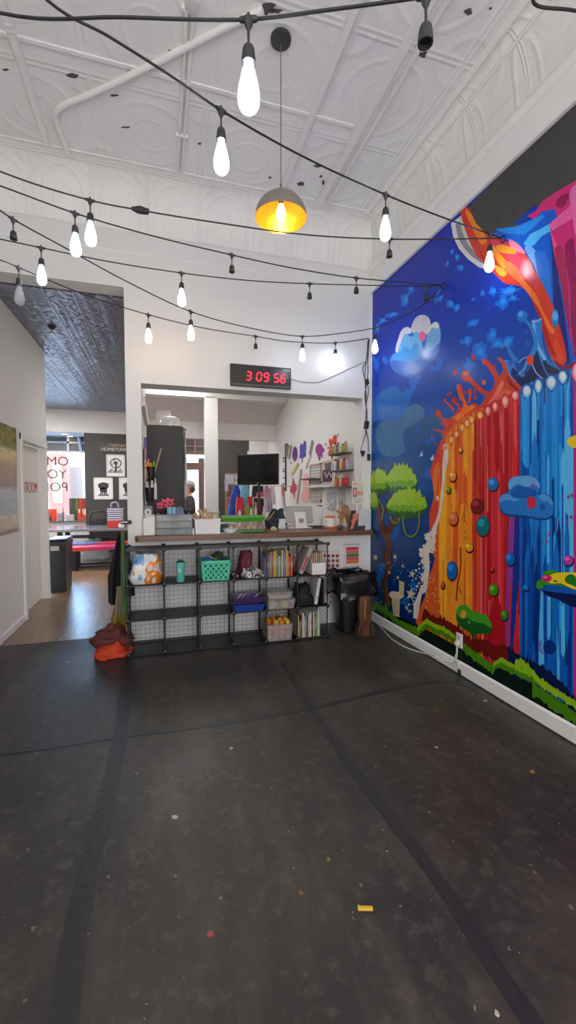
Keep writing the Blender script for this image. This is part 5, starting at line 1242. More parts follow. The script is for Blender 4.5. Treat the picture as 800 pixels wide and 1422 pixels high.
MB().cbox((0, 0, .145), (.035, .25, .28)).build('cover', mat((206, 202, 196), .5), bd, bevel=.004); MB().lathe([(.006, -.001), (.010, -.001), (.010, .001), (.006, .001)], (0, -.126, .08), 12, axis='Y', cap=False).build('finger_ring', mat((90, 90, 92), .3, .8), bd)
bd.rotation_euler = (0, .16, 0); bd.location = (shx(440, 840, SY0 + .05).x - .02, SY0 + .15, ZR[1] + .004)
tag(MB().box((SX[6] - .03, SY0 + .05, ZR[1]), (SX[6] - .012, SY0 + .28, ZR[1] + .27)).build('book', mat((66, 52, 46), .6), bevel=.003), 'dark brown book standing against the right side grid, middle row', 'book', 'books in the cube shelf')
# bottom row
a, b = shx(370, 885, SY0).x, shx(408, 885, SY0).x
clearbox('open clear tub of small orange and yellow toys in the bottom row', a + .005, b - .015, SY0 - .02, SY0 + .27, ZR[0], .17, None, open_top=True)
rr = random.Random(5); toyc = [(226, 140, 40, 'orange'), (214, 176, 60, 'yellow'), (196, 80, 76, 'red'), (206, 110, 120, 'pink'), (120, 90, 70, 'brown'), (190, 110, 60, 'tan')]
tn = 0
for lay in range(4):
    for i in range(4):
        for j in range(3):
            c_ = toyc[rr.choice([0, 1, 0, 1, 4, 5] if lay == 3 else [2, 3, 3, 2, 0, 5])]
            x = a + .045 + i * (b - a - .1) / 3 + rr.uniform(-.008, .008); y = SY0 + .035 + j * .085 + rr.uniform(-.01, .01)
            o = MB().ball((x, y, ZR[0] + .034 + lay * .048), .028, (rr.uniform(.8, 1.1), rr.uniform(.8, 1.1), rr.uniform(.75, 1)), 10, 7, .5, tn).build('toy_figure', mat(c_[:3], .5))
            pos = 'near front' if j == 0 else ('in the middle' if j == 1 else 'at the back')
            tag(o, 'small %s toy, %s layer of the clear tub, %s from left, %s' % (c_[3], ORDN[lay], ORDN[i], pos), 'toy', 'toys in the clear tub'); tn += 1
xx = shx(412.5, 880, SY0 + .03).x; cols2 = [((196, 190, 150), .016, .24, 'beige'), ((150, 160, 70), .016, .17, 'green'), ((92, 80, 50), .016, .24, 'dark olive'), ((214, 206, 180), .02, .26, 'cream'), ((206, 196, 168), .014, .225, 'sand'), ((96, 140, 166), .014, .25, 'blue'), ((170, 44, 50), .010, .15, 'small red'), ((214, 180, 170), .018, .235, 'pink'), ((226, 222, 214), .02, .26, 'white'), ((96, 30, 50), .014, .2, 'maroon'), ((206, 206, 176), .016, .265, 'ivory'), ((130, 156, 70), .016, .21, 'leaf green'), ((150, 176, 90), .016, .235, 'lime'), ((220, 224, 220), .014, .27, 'tall white'), ((170, 196, 206), .012, .24, 'pale blue')]
for k, (c_, w_, h_, nm) in enumerate(cols2):
    book('%s book, %s from the left in the bottom row' % (nm, ORDN[k]), xx + w_ / 2, w_, h_, .22, c_, ZR[0], 0, SY0 + 0.015)
    xx += w_ + .0015

# ---- trash can with liner
ptc = atz(490, 872, 0); tx, ty = 2.07, 4.40
tc_ = thing('trash_can', 'black trash can with a crumpled black liner in the corner by the mural', 'trash can', (tx, ty, 0))
mb = MB()
def rsq(k, z, hx, hy, n=28, e=.45):
    out = []
    for i in range(n):
        a = 2 * PI * i / n; ca, sa = math.cos(a), math.sin(a)
        out.append(Vector((tx + math.copysign(abs(ca) ** e, ca) * hx * k, ty + math.copysign(abs(sa) ** e, sa) * hy * k, z)))
    return out
rings = [rsq(.82, .005, .2, .15), rsq(.84, .02, .2, .15), rsq(1, .60, .2, .15), rsq(.96, .60, .2, .15), rsq(.8, .03, .2, .15)]
vs = [v for r_ in rings for v in r_]; n = 28; fs = []
for i in range(4):
    for k in range(n): fs.append((i * n + k, i * n + (k + 1) % n, (i + 1) * n + (k + 1) % n, (i + 1) * n + k))
fs += [tuple(range(n))[::-1], tuple(4 * n + k for k in range(n))]
mb.add(vs, fs).build('bin', mat((24, 24, 26), .4), tc_)
def liner(u, v):
    a = 2 * PI * u; ca, sa = math.cos(a), math.sin(a); e = .5
    fx, fy = math.copysign(abs(ca) ** e, ca), math.copysign(abs(sa) ** e, sa)
    # v 0: inside deep, .35 rim, 1: hanging hem
    if v < .3: k = .9; z = .45 + (.645 - .45) * v / .3
    elif v < .45: t = (v - .3) / .15; k = .9 + .22 * t; z = .645 + .012 * math.sin(t * PI)
    else: t = (v - .45) / .55; k = 1.12 + .16 * t ** .5; z = .645 - .25 * t * (1 + .16 * math.sin(a * 3 + 1))
    nz = mnoise.noise(Vector((ca * 2.4, sa * 2.4, v * 4))) + .7 * abs(mnoise.noise(Vector((ca * 5, sa * 5, v * 6))))
    k += .10 * nz * (1 if v > .4 else .3)
    return Vector((tx + fx * .205 * k, ty + fy * .155 * min(k, 1.5), z + .03 * nz))
MB().surf(liner, 64, 28, close_u=True).build('liner', mat((20, 20, 22), .22, var=.1), tc_, angle=35)
# ---- carved wooden figure leaning in front of the can
wx, wy = aty(506, 874, 4.14).x, 4.14
M_CARVE = mat_wood((112, 70, 40), (62, 37, 22), 'carved_wood', (8, 8, 2), .45)
wf = thing('carved_wooden_figure', 'brown upright carved wooden piece with dark brackets on the floor in front of trash can', 'wooden figure', (wx, wy, 0))
mb = MB()
def carve(u, v):
    a = 2 * PI * u; ca, sa = math.cos(a), math.sin(a)
    prof = [(0, .066), (.1, .064), (.22, .058), (.32, .066), (.55, .074), (.8, .074), (.93, .07), (.985, .062), (1.0, .05)]
    for (v0, r0), (v1, r1) in zip(prof, prof[1:]):
        if v <= v1: r_ = r0 + (r1 - r0) * (v - v0) / (v1 - v0); break
    e = .35
    return Vector((wx + math.copysign(abs(ca) ** e, ca) * r_, wy + math.copysign(abs(sa) ** e, sa) * r_ * .45, .43 * v + .001))
mb.surf(carve, 24, 26, close_u=True); mb.f.append([26 * 24 + i for i in range(24)]); mb.m.append(0); mb.f.append(list(range(24))[::-1]); mb.m.append(0)
mb.build('torso', M_CARVE, wf, angle=60)
for s_ in (-1, 1):
    MB().prism([(wx + s_ * .05, wy - .055, .001), (wx + s_ * .105, wy - .055, .001), (wx + s_ * .10, wy - .055, .09), (wx + s_ * .075, wy - .055, .15), (wx + s_ * .05, wy - .055, .13)], (0, .1, 0)).build('side_bracket', mat((60, 42, 30), .5, var=.2), wf, bevel=.012)
MB().cbox((wx - .01, wy - .034, .30), (.02, .004, .22), ry=.04).build('inlay', mat((150, 108, 66), .4, var=.2), wf, bevel=.001)

# ---- aprons hanging on the left end of the shelf, heap on the floor
xe = SX[0] - .035
hangcloth('apron', mat((22, 22, 24), .8, var=.1), None, (-.385, 4.60, 1.13), .25, .68, .03, 3, 2, .15, 'X'); tag(bpy.data.objects['apron'], 'long black apron hanging at the left end of the cube shelf', 'apron')
o = hangcloth('apron', mat((72, 104, 56), .8, var=.1), None, (xe + .0, 4.28, 1.18), .05, .80, .012, 1.0, 1, .5, 'X'); tag(o, 'green apron hanging between the black apron and the cube shelf', 'apron')
o = hangcloth('apron', mat((150, 136, 118), .8, var=.1), None, (-.375, 4.5, .62), .12, .30, .02, 2, 4, .7, 'X'); tag(o, 'beige apron hem with ties hanging below the black apron', 'apron')
for k, dx in enumerate((-.03, .02, .05)):
    pass
p = atz(150, 902, 0)
o = heap('apron', mat((196, 62, 26), .7, var=.1), None, (-.455, 4.33, 0.0), .15, .13, .12, 11, .45); tag(o, 'bright orange apron crumpled on the floor under the maroon one', 'apron')
o = heap('apron', mat((96, 44, 38), .75, var=.1), None, (-.45, 4.42, .1), .185, .12, .13, 17, .5); tag(o, 'maroon apron lying crumpled on top of the orange one', 'apron')
o = hangcloth('apron', mat((140, 112, 36), .8), None, (-.40, 4.56, .46), .17, .30, .02, 2, 8, .4, 'X'); tag(o, 'mustard apron behind the crumpled maroon one', 'apron')
o = MB().tube(smooth_path([atz(127, 894, .004), atz(133, 898, .004), atz(141, 903, .004)], 4), .006, 6).build('apron_strap', M_CABLE); tag(o, 'black strap lying on the floor beside the orange apron', 'strap')

# ---- outlet and white cord on the mural
q = atx(640, 889, XR); ol = thing('wall_outlet', 'white wall outlet on the mural with a white plug in it', 'outlet', (XR, q.y, q.z - .06))
bx((XR - .021, q.y - .036, q.z - .06), (XR - .0045, q.y + .036, q.z + .06)).build('cover_plate', mat((226, 222, 212), .4), ol, bevel=.003)
for dz in (.022, -.022): MB().cbox((XR - .022, q.y, q.z + dz), (.003, .028, .03)).build('receptacle', mat((190, 186, 178), .4), ol, bevel=.001)
mb = MB()
for dz in (.026,):
    for dy in (-.006, .006): mb.cbox((XR - .0238, q.y + dy, q.z + dz), (.001, .002, .009))
mb.build('slot', mat((50, 48, 46), .5), ol)
cd = thing('extension_cord', 'white extension cord plugged in on the mural and running along the baseboard', 'cord', (XR - .04, q.y, 0))
MB().cbox((XR - .036, q.y + .004, q.z - .024), (.03, .026, .034)).build('plug', mat((226, 224, 216), .4), cd, bevel=.004)
def fl(x, y, z=.006): return atz(x, y, z)
P1 = [(XR - .035, q.y, q.z - .035), atx(634, 914, XR - .03), atx(629, 920, XR - .03), atx(616, 917, XR - .035), fl(604, 911, .10), fl(588, 907, .02), fl(566, 900), fl(545, 888), fl(532, 874), fl(524, 866), fl(519, 861)]
MB().tube(smooth_path(P1, 6), .0055, 8).build('cable', mat((216, 213, 206), .5), cd)
P2 = [(XR - .035, q.y, q.z - .035), atx(634, 908, XR - .03), atx(632, 914, XR - .03), atx(637, 921, XR - .03), atx(637, 926, XR - .03)]
MB().tube(smooth_path(P2, 6), .007, 8).build('cable', mat((216, 213, 206), .5), cd)
MB().cbox(atx(638, 934, XR - .028), (.012, .03, .05)).build('cord_clip', mat((40, 40, 40), .5), cd, bevel=.002)
# ---- bits on the floor
def chipf(name, label, cat, px, py, r_, c_, long=1.0, h=.004):
    p = atz(px, py, 0.0); n = 12; rr = random.Random(px); pts = []
    for i in range(n): a = 2 * PI * i / n; k = rr.uniform(.8, 1.15); pts.append((p.x + r_ * long * k * math.cos(a), p.y + r_ * k * math.sin(a), 0.0005))
    tag(MB().prism(pts, (0, 0, h)).build(name, mat(c_, .6, var=.15, scale=60)), label, cat)
p = atz(508, 1266, 0); 
tag(MB().tube([p + Vector((-.026, .012, .009)), p + Vector((.026, -.004, .009))], .008, 8).tube([p + Vector((-.026, .012, .011)), p + Vector((-.018, .01, .012))], .0085, 8).build('plastic_clip', mat((206, 166, 44), .5)), 'yellow plastic piece lying on the black floor', 'plastic piece')
chipf('bottle_cap', 'dull red disc stuck flat on the black floor', 'disc', 292, 1297, .011, (168, 76, 70), 1, .002)
chipf('paint_scrap', 'orange paint scrap nearer the wall on the right of the floor', 'paint scrap', 739, 1072, .012, (160, 108, 66), 1.3)
chipf('paint_scrap', 'yellowish scrap on the floor between the two tape seams', 'paint scrap', 456, 1194, .008, (120, 124, 50), 1)
chipf('paint_scrap', 'brown scrap on the floor left of the yellow plastic piece', 'paint scrap', 418, 1240, .009, (130, 92, 58), 1)
chipf('paint_scrap', 'small cream scrap on the floor beside the long right tape seam', 'paint scrap', 690, 1408, .008, (200, 190, 170), .8)
# ---------------------------------------------------------------- wooden counter through the opening
ZT = 1.10
M_BUTCH = mat_wood((128, 88, 60), (84, 54, 36), 'counter_wood', (1.2, 12, 12), .35)
ct = thing('counter_top', 'long dark wood counter top running through the service opening', 'counter', (1.1, 4.9, ZT - .055))
mb = MB().prism([(-.245, 4.57, ZT - .055), (-.215, 4.545, ZT - .055), (XR - .02, 4.545, ZT - .055), (XR - .02, YB - .002, ZT - .055), (OX1 - .003, YB - .002, ZT - .055), (OX1 - .003, 5.32, ZT - .055), (OX0 + .003, 5.32, ZT - .055), (OX0 + .003, YB - .002, ZT - .055), (-.245, YB - .002, ZT - .055)], (0, 0, .055))
mb.build('slab', M_BUTCH, ct, bevel=.004, smooth=False)
# steel peg on the wall edge
p = aty(175, 725, YB); pg = thing('wall_peg', 'short steel peg sticking out of the white wall left of the counter', 'peg', p)
MB().tube([p + Vector((0.0, 0, 0)), p + Vector((0.0, -.03, 0))], .012, 10).build('post', mat((120, 112, 104), .3, .9), pg)
MB().tube([p + Vector((-.045, -.035, 0)), p + Vector((.02, -.035, 0))], .02, 14).build('knob', mat((150, 142, 134), .25, .9), pg)
MB().tube([p + Vector((.02, -.035, 0)), p + Vector((.05, -.035, 0)), p + Vector((.056, -.035, 0))], [.02, .019, .012], 14).build('cap', mat((52, 46, 42), .35, .6), pg)
def cpt(px, py, Y): return aty(px, py, Y)
zc = ZT + .0005
# 1 white canister
a, b = cpt(198.5, 745, 4.62), cpt(216, 745, 4.62); w = b.x - a.x
cn = thing('canister', 'white square canister at the left end of the counter', 'canister', ((a.x + b.x) / 2, 4.66, zc))
MB().box((a.x, 4.6, zc), (b.x, 4.74, zc + .2)).build('body', mat((226, 223, 218), .4), cn, bevel=.012)
MB().box((a.x + .003, 4.603, zc + .2), (b.x - .003, 4.737, zc + .21)).build('lid', mat((220, 216, 210), .4), cn, bevel=.004)
MB().cbox((a.x + .018, 4.6, zc + .19), (.02, .006, .012)).build('clasp', mat((50, 50, 50), .4), cn)
# grey tape dispenser standing behind the canister
q = cpt(206, 715, 4.86); td = thing('tape_dispenser', 'grey tape dispenser behind the white canister', 'tape dispenser', (q.x, 4.86, zc))
MB().prism([(q.x - .055, 4.8, zc), (q.x - .055, 4.92, zc), (q.x - .055, 4.92, zc + .27), (q.x - .055, 4.86, zc + .30), (q.x - .055, 4.8, zc + .2)], (.1, 0, 0)).build('body', mat((128, 130, 134), .4), td, bevel=.008)
MB().lathe([(.012, -.02), (.036, -.02), (.036, .02), (.012, .02)], (q.x - .002, 4.795, zc + .235), 18, axis='Y', cap=False).build('roll', mat((190, 192, 196), .3), td)
# 2 drawer unit
a, b = cpt(216.5, 743, 4.62), cpt(267.5, 743, 4.62); X0, X1 = a.x, b.x; z0 = zc; Hd = .215
M_SMOKE = mat((150, 156, 162), .15, var=0, alpha=.5); M_GREYF = mat((92, 96, 100), .35, var=.05)
dr = thing('drawer_unit', 'three drawer clear grey plastic organizer on the counter', 'drawer unit', ((X0 + X1) / 2, 4.75, z0))
mb = MB(); t = .006; ya, yb_ = 4.6, 4.88
mb.box((X0, ya, z0), (X0 + t, yb_, z0 + Hd)); mb.box((X1 - t, ya, z0), (X1, yb_, z0 + Hd)); mb.box((X0, yb_ - t, z0), (X1, yb_, z0 + Hd))
for k in range(4): mb.box((X0, ya, z0 + k * (Hd - t) / 3), (X1, yb_, z0 + k * (Hd - t) / 3 + t))
mb.build('frame', M_GREYF, dr, smooth=False)
fillers = [[((70, 74, 84), .12, .05), ((160, 164, 168), .1, .03)], [((214, 206, 196), .14, .014), ((196, 130, 90), .05, .03)], [((228, 226, 222), .13, .016), ((140, 170, 110), .06, .02)]]
for k in range(3):
    zd_ = z0 + k * (Hd - t) / 3 + t + .001; hd = (Hd - t) / 3 - t - .003
    dw = MB(); dw.box((X0 + t + .002, ya - .006, zd_), (X1 - t - .002, ya - .002, zd_ + hd)); dw.box((X0 + t + .002, ya - .002, zd_), (X1 - t - .002, yb_ - .02, zd_ + .003))
    d_ = dw.build('drawer', M_SMOKE, dr, smooth=False)
    MB().box(((X0 + X1) / 2 - .05, ya - .02, zd_ + hd - .012), ((X0 + X1) / 2 + .05, ya - .006, zd_ + hd - .006)).build('handle', M_SMOKE, d_, bevel=.002)
    for i, (c_, w_, h_) in enumerate(fillers[k]):
        xf = X0 + .06 + i * .16
        o = MB().cbox((xf + .03, ya + .05, zd_ + .004 + h_ / 2), (w_, .06, h_), rz=.2 * (i - .5)).build('craft_tool', mat(c_, .5), bevel=.004)
        tag(o, '%s tool lying %s in the %s drawer of the clear organizer' % (['dark grey', 'silver', 'ivory', 'copper', 'white', 'pale green'][k * 2 + i], ['left', 'right'][i], ['bottom', 'middle', 'top'][k]), 'tool')
o = MB().tube(smooth_path([(X0 + .05, ya + .02, z0 + .20), (X0 + .04, ya + .018, z0 + .18), (X0 + .06, ya + .018, z0 + .165), (X0 + .085, ya + .018, z0 + .17), (X0 + .09, ya + .02, z0 + .198)], 6), .005, 6).build('hook_tool', mat((228, 226, 222), .4)); tag(o, 'white curved hook in the top drawer of the clear organizer', 'hook')
# things on top of the drawers
zt2 = z0 + Hd + .001
pk = thing('star_flower_pot', 'pink star shaped flowers in a small black pot on the drawer unit', 'flower pot', (X0 + .07, 4.68, zt2))
MB().lathe([(.03, 0), (.034, .004), (.04, .06), (.042, .064), (.036, .064), (.034, .05)], (X0 + .075, 4.68, zt2), 18).build('pot', mat((38, 36, 34), .6), pk)
M_PINK = mat((226, 92, 120), .7, var=.15)
def star3(c, r_, tilt, seed):
    mb = MB(); n = 10; F = [(0, -.018, 0)]; P = []
    for i in range(n):
        a = 2 * PI * i / n + seed; k = r_ if i % 2 == 0 else r_ * .5; P.append(Vector((k * math.cos(a), 0, k * math.sin(a))))
    vs = P + [Vector((0, -.02, 0)), Vector((0, .015, 0))]
    mb.add(vs, [(i, (i + 1) % n, n) for i in range(n)] + [((i + 1) % n, i, n + 1) for i in range(n)])
    mb.xf(Matrix.Translation(Vector(c)) @ Matrix.Rotation(tilt, 4, 'Z')); return mb
for i, (dx, dz, r_) in enumerate(((-.02, .09, .05), (.035, .12, .055), (.085, .125, .06), (.075, .085, .05), (.02, .085, .045))):
    f = star3((X0 + .06 + dx, 4.66 - .01 * (i % 2), zt2 + dz), r_, .3 * (i - 2), i).build('flower', M_PINK, pk, smooth=False)
    MB().ball((X0 + .06 + dx, 4.635 - .01 * (i % 2), zt2 + dz), .011).build('flower_center', mat((90, 40, 56), .6), f)
    MB().tube([(X0 + .075, 4.68, zt2 + .055), (X0 + .06 + dx, 4.675, zt2 + dz)], .003, 5).build('stem', mat((80, 110, 70), .6), pk)
def cup(label, x, y, z, r_, h, c_):
    o = thing('cup', label, 'cup', (x, y, z)); MB().lathe([(r_ * .8, 0), (r_ * .84, .004), (r_, h), (r_ * .9, h), (r_ * .74, .01)], (x, y, z), 16).build('body', mat(c_, .45), o); return o
cup('light blue paper cup on the drawer unit beside the black pot', X0 + .14, 4.66, zt2, .03, .075, (140, 190, 206)); cup('second light blue cup touching the first on the drawer unit', X0 + .185, 4.69, zt2, .028, .07, (150, 196, 210))
o = thing('tape_roll', 'dark blue tape roll standing on the drawer unit', 'tape', (X0 + .25, 4.65, zt2))
MB().lathe([(.014, -.018), (.038, -.018), (.038, .018), (.014, .018)], (X0 + .245, 4.655, zt2 + .0385), 22, axis='Y', cap=False).build('roll', mat((52, 76, 128), .4), o); MB().lathe([(.0135, -.019), (.016, -.019), (.016, .019), (.0135, .019)], (X0 + .245, 4.655, zt2 + .0385), 18, axis='Y', cap=False).build('core', mat((176, 186, 206), .5), o)
for k, dx in enumerate((.31, .36)):
    o = thing('small_jar', 'small black jar with a pale lid, %s of two on the drawer unit' % ['left', 'right'][k], 'jar', (X0 + dx, 4.66, zt2), 'small black jars'); MB().lathe([(.019, 0), (.021, .003), (.021, .04)], (X0 + dx, 4.66, zt2), 14).build('body', mat((22, 22, 24), .35), o); MB().lathe([(.022, .04), (.022, .052), (.001, .053)], (X0 + dx, 4.66, zt2), 14).build('lid', mat((70, 70, 72), .4), o)
# 3 white bin with cardboard tubes
a, b = cpt(271, 742, 4.63), cpt(305.5, 742, 4.63)
wb = tray('storage_bin', 'white rectangular bin holding brown cardboard tubes', 'bin', a.x - .006, b.x + .008, 4.62, 4.80, zc, .155, (230, 226, 226), .93, .004)
M_CARD = mat((190, 158, 118), .8, var=.1)
for k, (px0, py0, px1, py1) in enumerate(((281, 723, 270.5, 713), (290, 722, 276, 708), (298, 722, 284, 707))):
    bot = cpt(px0, py0, 4.72) + Vector((.0, 0, -.05)); top = cpt(px1, py1, 4.70)
    mb = MB(); r_ = .02; t = (top - bot).normalized()
    mb.tube([bot, top], r_, 14, cap=False); mb.tube([top, bot], r_ - .004, 14, cap=False)
    tag(mb.build('cardboard_tube', M_CARD, solid=.002), 'brown cardboard tube, %s of three leaning in the white bin' % ['left', 'middle', 'right'][k], 'tube', 'cardboard tubes')
# ceramic figure mug beside tubes
q = cpt(298, 720, 4.84); o = thing('ceramic_jar', 'cream ceramic jar with green trim behind the white bin', 'jar', (q.x, 4.9, zc))
MB().lathe([(.045, 0), (.05, .01), (.05, .15), (.04, .17), (.04, .2)], (q.x + .01, 4.9, zc), 18).build('body', mat((216, 196, 166), .4), o); MB().lathe([(.052, .2), (.056, .205), (.056, .225), (.045, .23), (.001, .232)], (q.x + .01, 4.9, zc), 18).build('lid', mat((176, 190, 150), .4), o)
# sheet and bowl of beads
a, b = atz(308, 741, ZT), atz(331, 741, ZT)
tag(MB().box((a.x - .09, 4.60, zc), (a.x + .22, 4.80, zc + .0015)).build('paper_sheet', mat((228, 226, 222), .6), smooth=False), 'white paper sheet lying under the bead bowl', 'paper')
bc = Vector(((cpt(308, 740, 4.68).x + cpt(331.5, 740, 4.68).x) / 2, 4.69, zc + .002)); br_ = .082
bw = thing('bowl', 'shallow white bowl heaped with white and teal beads', 'bowl', bc)
MB().lathe([(.04, 0), (.06, .004), (.078, .028), (br_, .042), (br_ - .004, .042), (.07, .024), (.05, .008), (.001, .007)], bc, 28).build('dish', mat((226, 224, 222), .3), bw)
rr = random.Random(3)
beads = MB(); 
for k in range(150):
    a_ = rr.uniform(0, 2 * PI); d_ = .066 * math.sqrt(rr.random()); beads.mi = rr.choice([0, 0, 0, 1, 2]); beads.ball(bc + Vector((d_ * math.cos(a_), d_ * math.sin(a_), .036 + .012 * (1 - (d_ / .066) ** 2) + rr.uniform(-.004, .004))), .0065, seg=8, rings=5)
o = beads.build('beads', [mat((222, 222, 224), .3), mat((90, 160, 150), .3), mat((150, 150, 160), .3)]); tag(o, 'white, grey and teal beads filling the shallow bowl', 'beads'); o['kind'] = 'stuff'
# 4 green box with orange pieces
a, b = cpt(321, 739, 4.66), cpt(368, 739, 4.66); gx0, gx1 = a.x, b.x
M_GREEN = mat((74, 156, 40), .35, var=.04); M_GREEND = mat((48, 116, 40), .35, var=.04)
gb = thing('craft_box', 'clear craft box with green lid and green base on the counter', 'craft box', ((gx0 + gx1) / 2, 4.76, zc))
MB().box((gx0, 4.64, zc), (gx1, 4.86, zc + .03)).build('base', M_GREEND, gb, bevel=.008)
mb = MB(); t = .003; X0_, X1_, zb_ = gx0 + .012 - .04, gx1 - .015, zc + .03
for (p_, q_) in (((X0_, 4.655, zb_), (X1_, 4.655 + t, zb_ + .09)), ((X0_, 4.85, zb_), (X1_, 4.85 + t, zb_ + .09)), ((X0_, 4.655, zb_), (X0_ + t, 4.85, zb_ + .09)), ((X1_ - t, 4.655, zb_), (X1_, 4.85, zb_ + .09))): mb.box(p_, q_)
mb.build('clear_wall', mat((214, 206, 196), .15, var=0, alpha=.13), gb, smooth=False)
mb = MB(); zl = zb_ + .09; P0 = [(gx0 - .10, 4.63), (gx1 + .0, 4.63), (gx1 + .0, 4.89), (gx0 - .10, 4.89)]; P1_ = [(gx0 - .07, 4.645), (gx1 - .03, 4.645), (gx1 - .03, 4.875), (gx0 - .07, 4.875)]
mb.add([(x, y, zl) for x, y in P1_] + [(x, y, zl + .05) for x, y in P0] + [(x, y, zl + .062) for x, y in P0], [(3, 2, 1, 0)] + [(k, (k + 1) % 4, 4 + (k + 1) % 4, 4 + k) for k in range(4)] + [(4 + k, 4 + (k + 1) % 4, 8 + (k + 1) % 4, 8 + k) for k in range(4)] + [(8, 9, 10, 11)])
mb.build('lid', M_GREEN, gb, smooth=False, bevel=.004)
rr = random.Random(8); colr = [((232, 150, 50), 'orange'), ((240, 180, 80), 'light orange'), ((120, 110, 110), 'grey'), ((214, 120, 50), 'dark orange')]
kx = 0
for r_ in range(2):
    for i in range(6):
        c_, nm = colr[rr.choice([0, 1, 3, 0, 1, 2])]; x = X0_ + .035 + i * (X1_ - X0_ - .07) / 5
        mb = MB().lathe([(.008, -.008), (.021, -.008), (.021, .008), (.008, .008)], (x, 4.70 + .075 * r_, zb_ + .0225), 14, axis='Y', cap=False) if rr.random() < .5 else MB().cbox((x, 4.70 + .075 * r_, zb_ + .02), (.035, .05, .038), rz=rr.uniform(-.5, .5))
        tag(mb.build('craft_piece', mat(c_, .5), bevel=.003), '%s craft piece, %s from left in the %s row inside the green lidded box' % (nm, ORDN[i], ['front', 'back'][r_]), 'craft piece', 'pieces in the green lidded box')
o = tray('storage_tray', 'small green and grey tray behind the bowl of beads', 'tray', cpt(304, 735, 4.85).x, cpt(320, 735, 4.85).x, 4.84, 5.0, zc, .05, (70, 140, 90)); 
tag(MB().box((cpt(303, 718, 4.9).x, 4.86, zc + .056), (cpt(320, 718, 4.9).x, 5.02, zc + .075)).build('closed_folder', mat((48, 60, 58), .5), bevel=.003), 'dark folder resting on the small tray behind the bead bowl', 'folder')
tag(MB().box((cpt(304, 713, 5.0).x, 4.95, zc + .0755), (cpt(326, 713, 5.0).x, 5.12, zc + .09)).build('white_booklet', mat((210, 214, 214), .5), bevel=.002), 'white booklet on the dark folder beside the green lid', 'booklet')
# 5 dark bag and papers behind
q = cpt(384, 727, 5.16); o = sack('tote_bag', '', '', mat((34, 44, 54), .7), q.x - .13, q.x + .12, 5.06, 5.24, zc, .23, 6, .35, None, .04); tag(o, 'dark navy bag slumped on the counter behind the green lidded box', 'bag')
tag(MB().tube([cpt(372, 722, 5.03), cpt(381, 711, 5.06)], .005, 6).build('pencil', mat((190, 150, 90), .5)), 'light wooden pencil leaning against the navy bag', 'pencil')
q = cpt(392, 728, 5.02); tag(MB().cbox((q.x, 5.02, zc + .06), (.08, .006, .12), rx=-.1).cbox((q.x - .02, 5.0, zc + .055), (.06, .006, .105), rx=-.1, ry=.2).build('folded_paper', mat((210, 216, 226), .5), smooth=False), 'crumpled pale paper packet in front of the navy bag', 'paper')
q = cpt(380, 728, 4.9); tag(heap('snack_wrapper', mat((206, 186, 150), .4), None, (q.x, 4.9, zc), .04, .03, .035, 5), 'small cream wrapper on the counter in front of the navy bag', 'wrapper')
# 6 sales terminal: grey screen, white stand with square mark
Yp = 5.02
a, b = cpt(397.5, 703, Yp), cpt(436, 705, Yp); zlo = cpt(400, 727, Yp).z
ps = thing('sales_terminal', 'tablet sales terminal with grey back on a white stand marked with a square', 'terminal', ((a.x + b.x) / 2, Yp, zc))
MB().cbox(((a.x + b.x) / 2, Yp + .05, (a.z + zlo) / 2), (b.x - a.x, .012, a.z - zlo), rx=-.22).build('screen_back', mat((168, 164, 162), .4), ps, bevel=.008)
a, b = cpt(410, 711.5, Yp - .05), cpt(425.5, 711.5, Yp - .05)
MB().prism([(a.x, Yp - .09, zc + .003), (a.x, Yp + .08, zc + .003), (a.x, Yp + .04, a.z), (a.x, Yp - .02, a.z)], (b.x - a.x, 0, 0)).build('stand', mat((228, 225, 220), .35), ps, bevel=.008)
MB().cbox(((a.x + b.x) / 2, Yp - .0, zc + .006), (.3, .14, .01)).build('base_plate', mat((214, 210, 206), .35), ps, bevel=.003)
xm = (a.x + b.x) / 2; zm_ = (a.z + zc) / 2 + .0; w_ = .024; ym_ = Yp - .0585
mb = MB()
for p_, q_ in (((xm - w_, zm_ - w_), (xm + w_, zm_ - w_ + .006)), ((xm - w_, zm_ + w_ - .006), (xm + w_, zm_ + w_)), ((xm - w_, zm_ - w_), (xm - w_ + .006, zm_ + w_)), ((xm + w_ - .006, zm_ - w_), (xm + w_, zm_ + w_)), ((xm - .008, zm_ - .008), (xm + .008, zm_ + .008))): mb.box((p_[0], ym_ - .008 + (p_[1] - zm_) * .38, p_[1]), (q_[0], ym_ + .006 + (p_[1] - zm_) * .38, q_[1]))
mb.build('square_mark', mat((96, 94, 92), .5), ps, smooth=False)
# printer beside it
a, b = cpt(426, 728, 5.2), cpt(446, 728, 5.2); zt3 = cpt(440, 703, 5.2).z
pr = thing('receipt_printer', 'white printer box standing behind the sales terminal', 'printer', ((a.x + b.x) / 2, 5.2, zc))
MB().box((a.x - .05, 5.12, zc), (b.x, 5.3, zt3)).build('body', mat((216, 214, 212), .4), pr, bevel=.02)
MB().box((a.x + .0, 5.115, zc + .004), (b.x - .01, 5.125, zc + .02)).build('base_strip', mat((40, 40, 42), .4), pr); MB().box((b.x - .06, 5.13, zt3), (b.x - .01, 5.2, zt3 + .012)).build('paper_latch', mat((60, 60, 62), .4), pr)
MB().tube(smooth_path([(a.x - .02, 4.95, zc + .004), (a.x + .08, 4.9, zc + .004), (a.x + .2, 4.93, zc + .004), (a.x + .3, 4.98, zc + .004)], 6), .004, 6).build('cable', M_CABLE, pr)
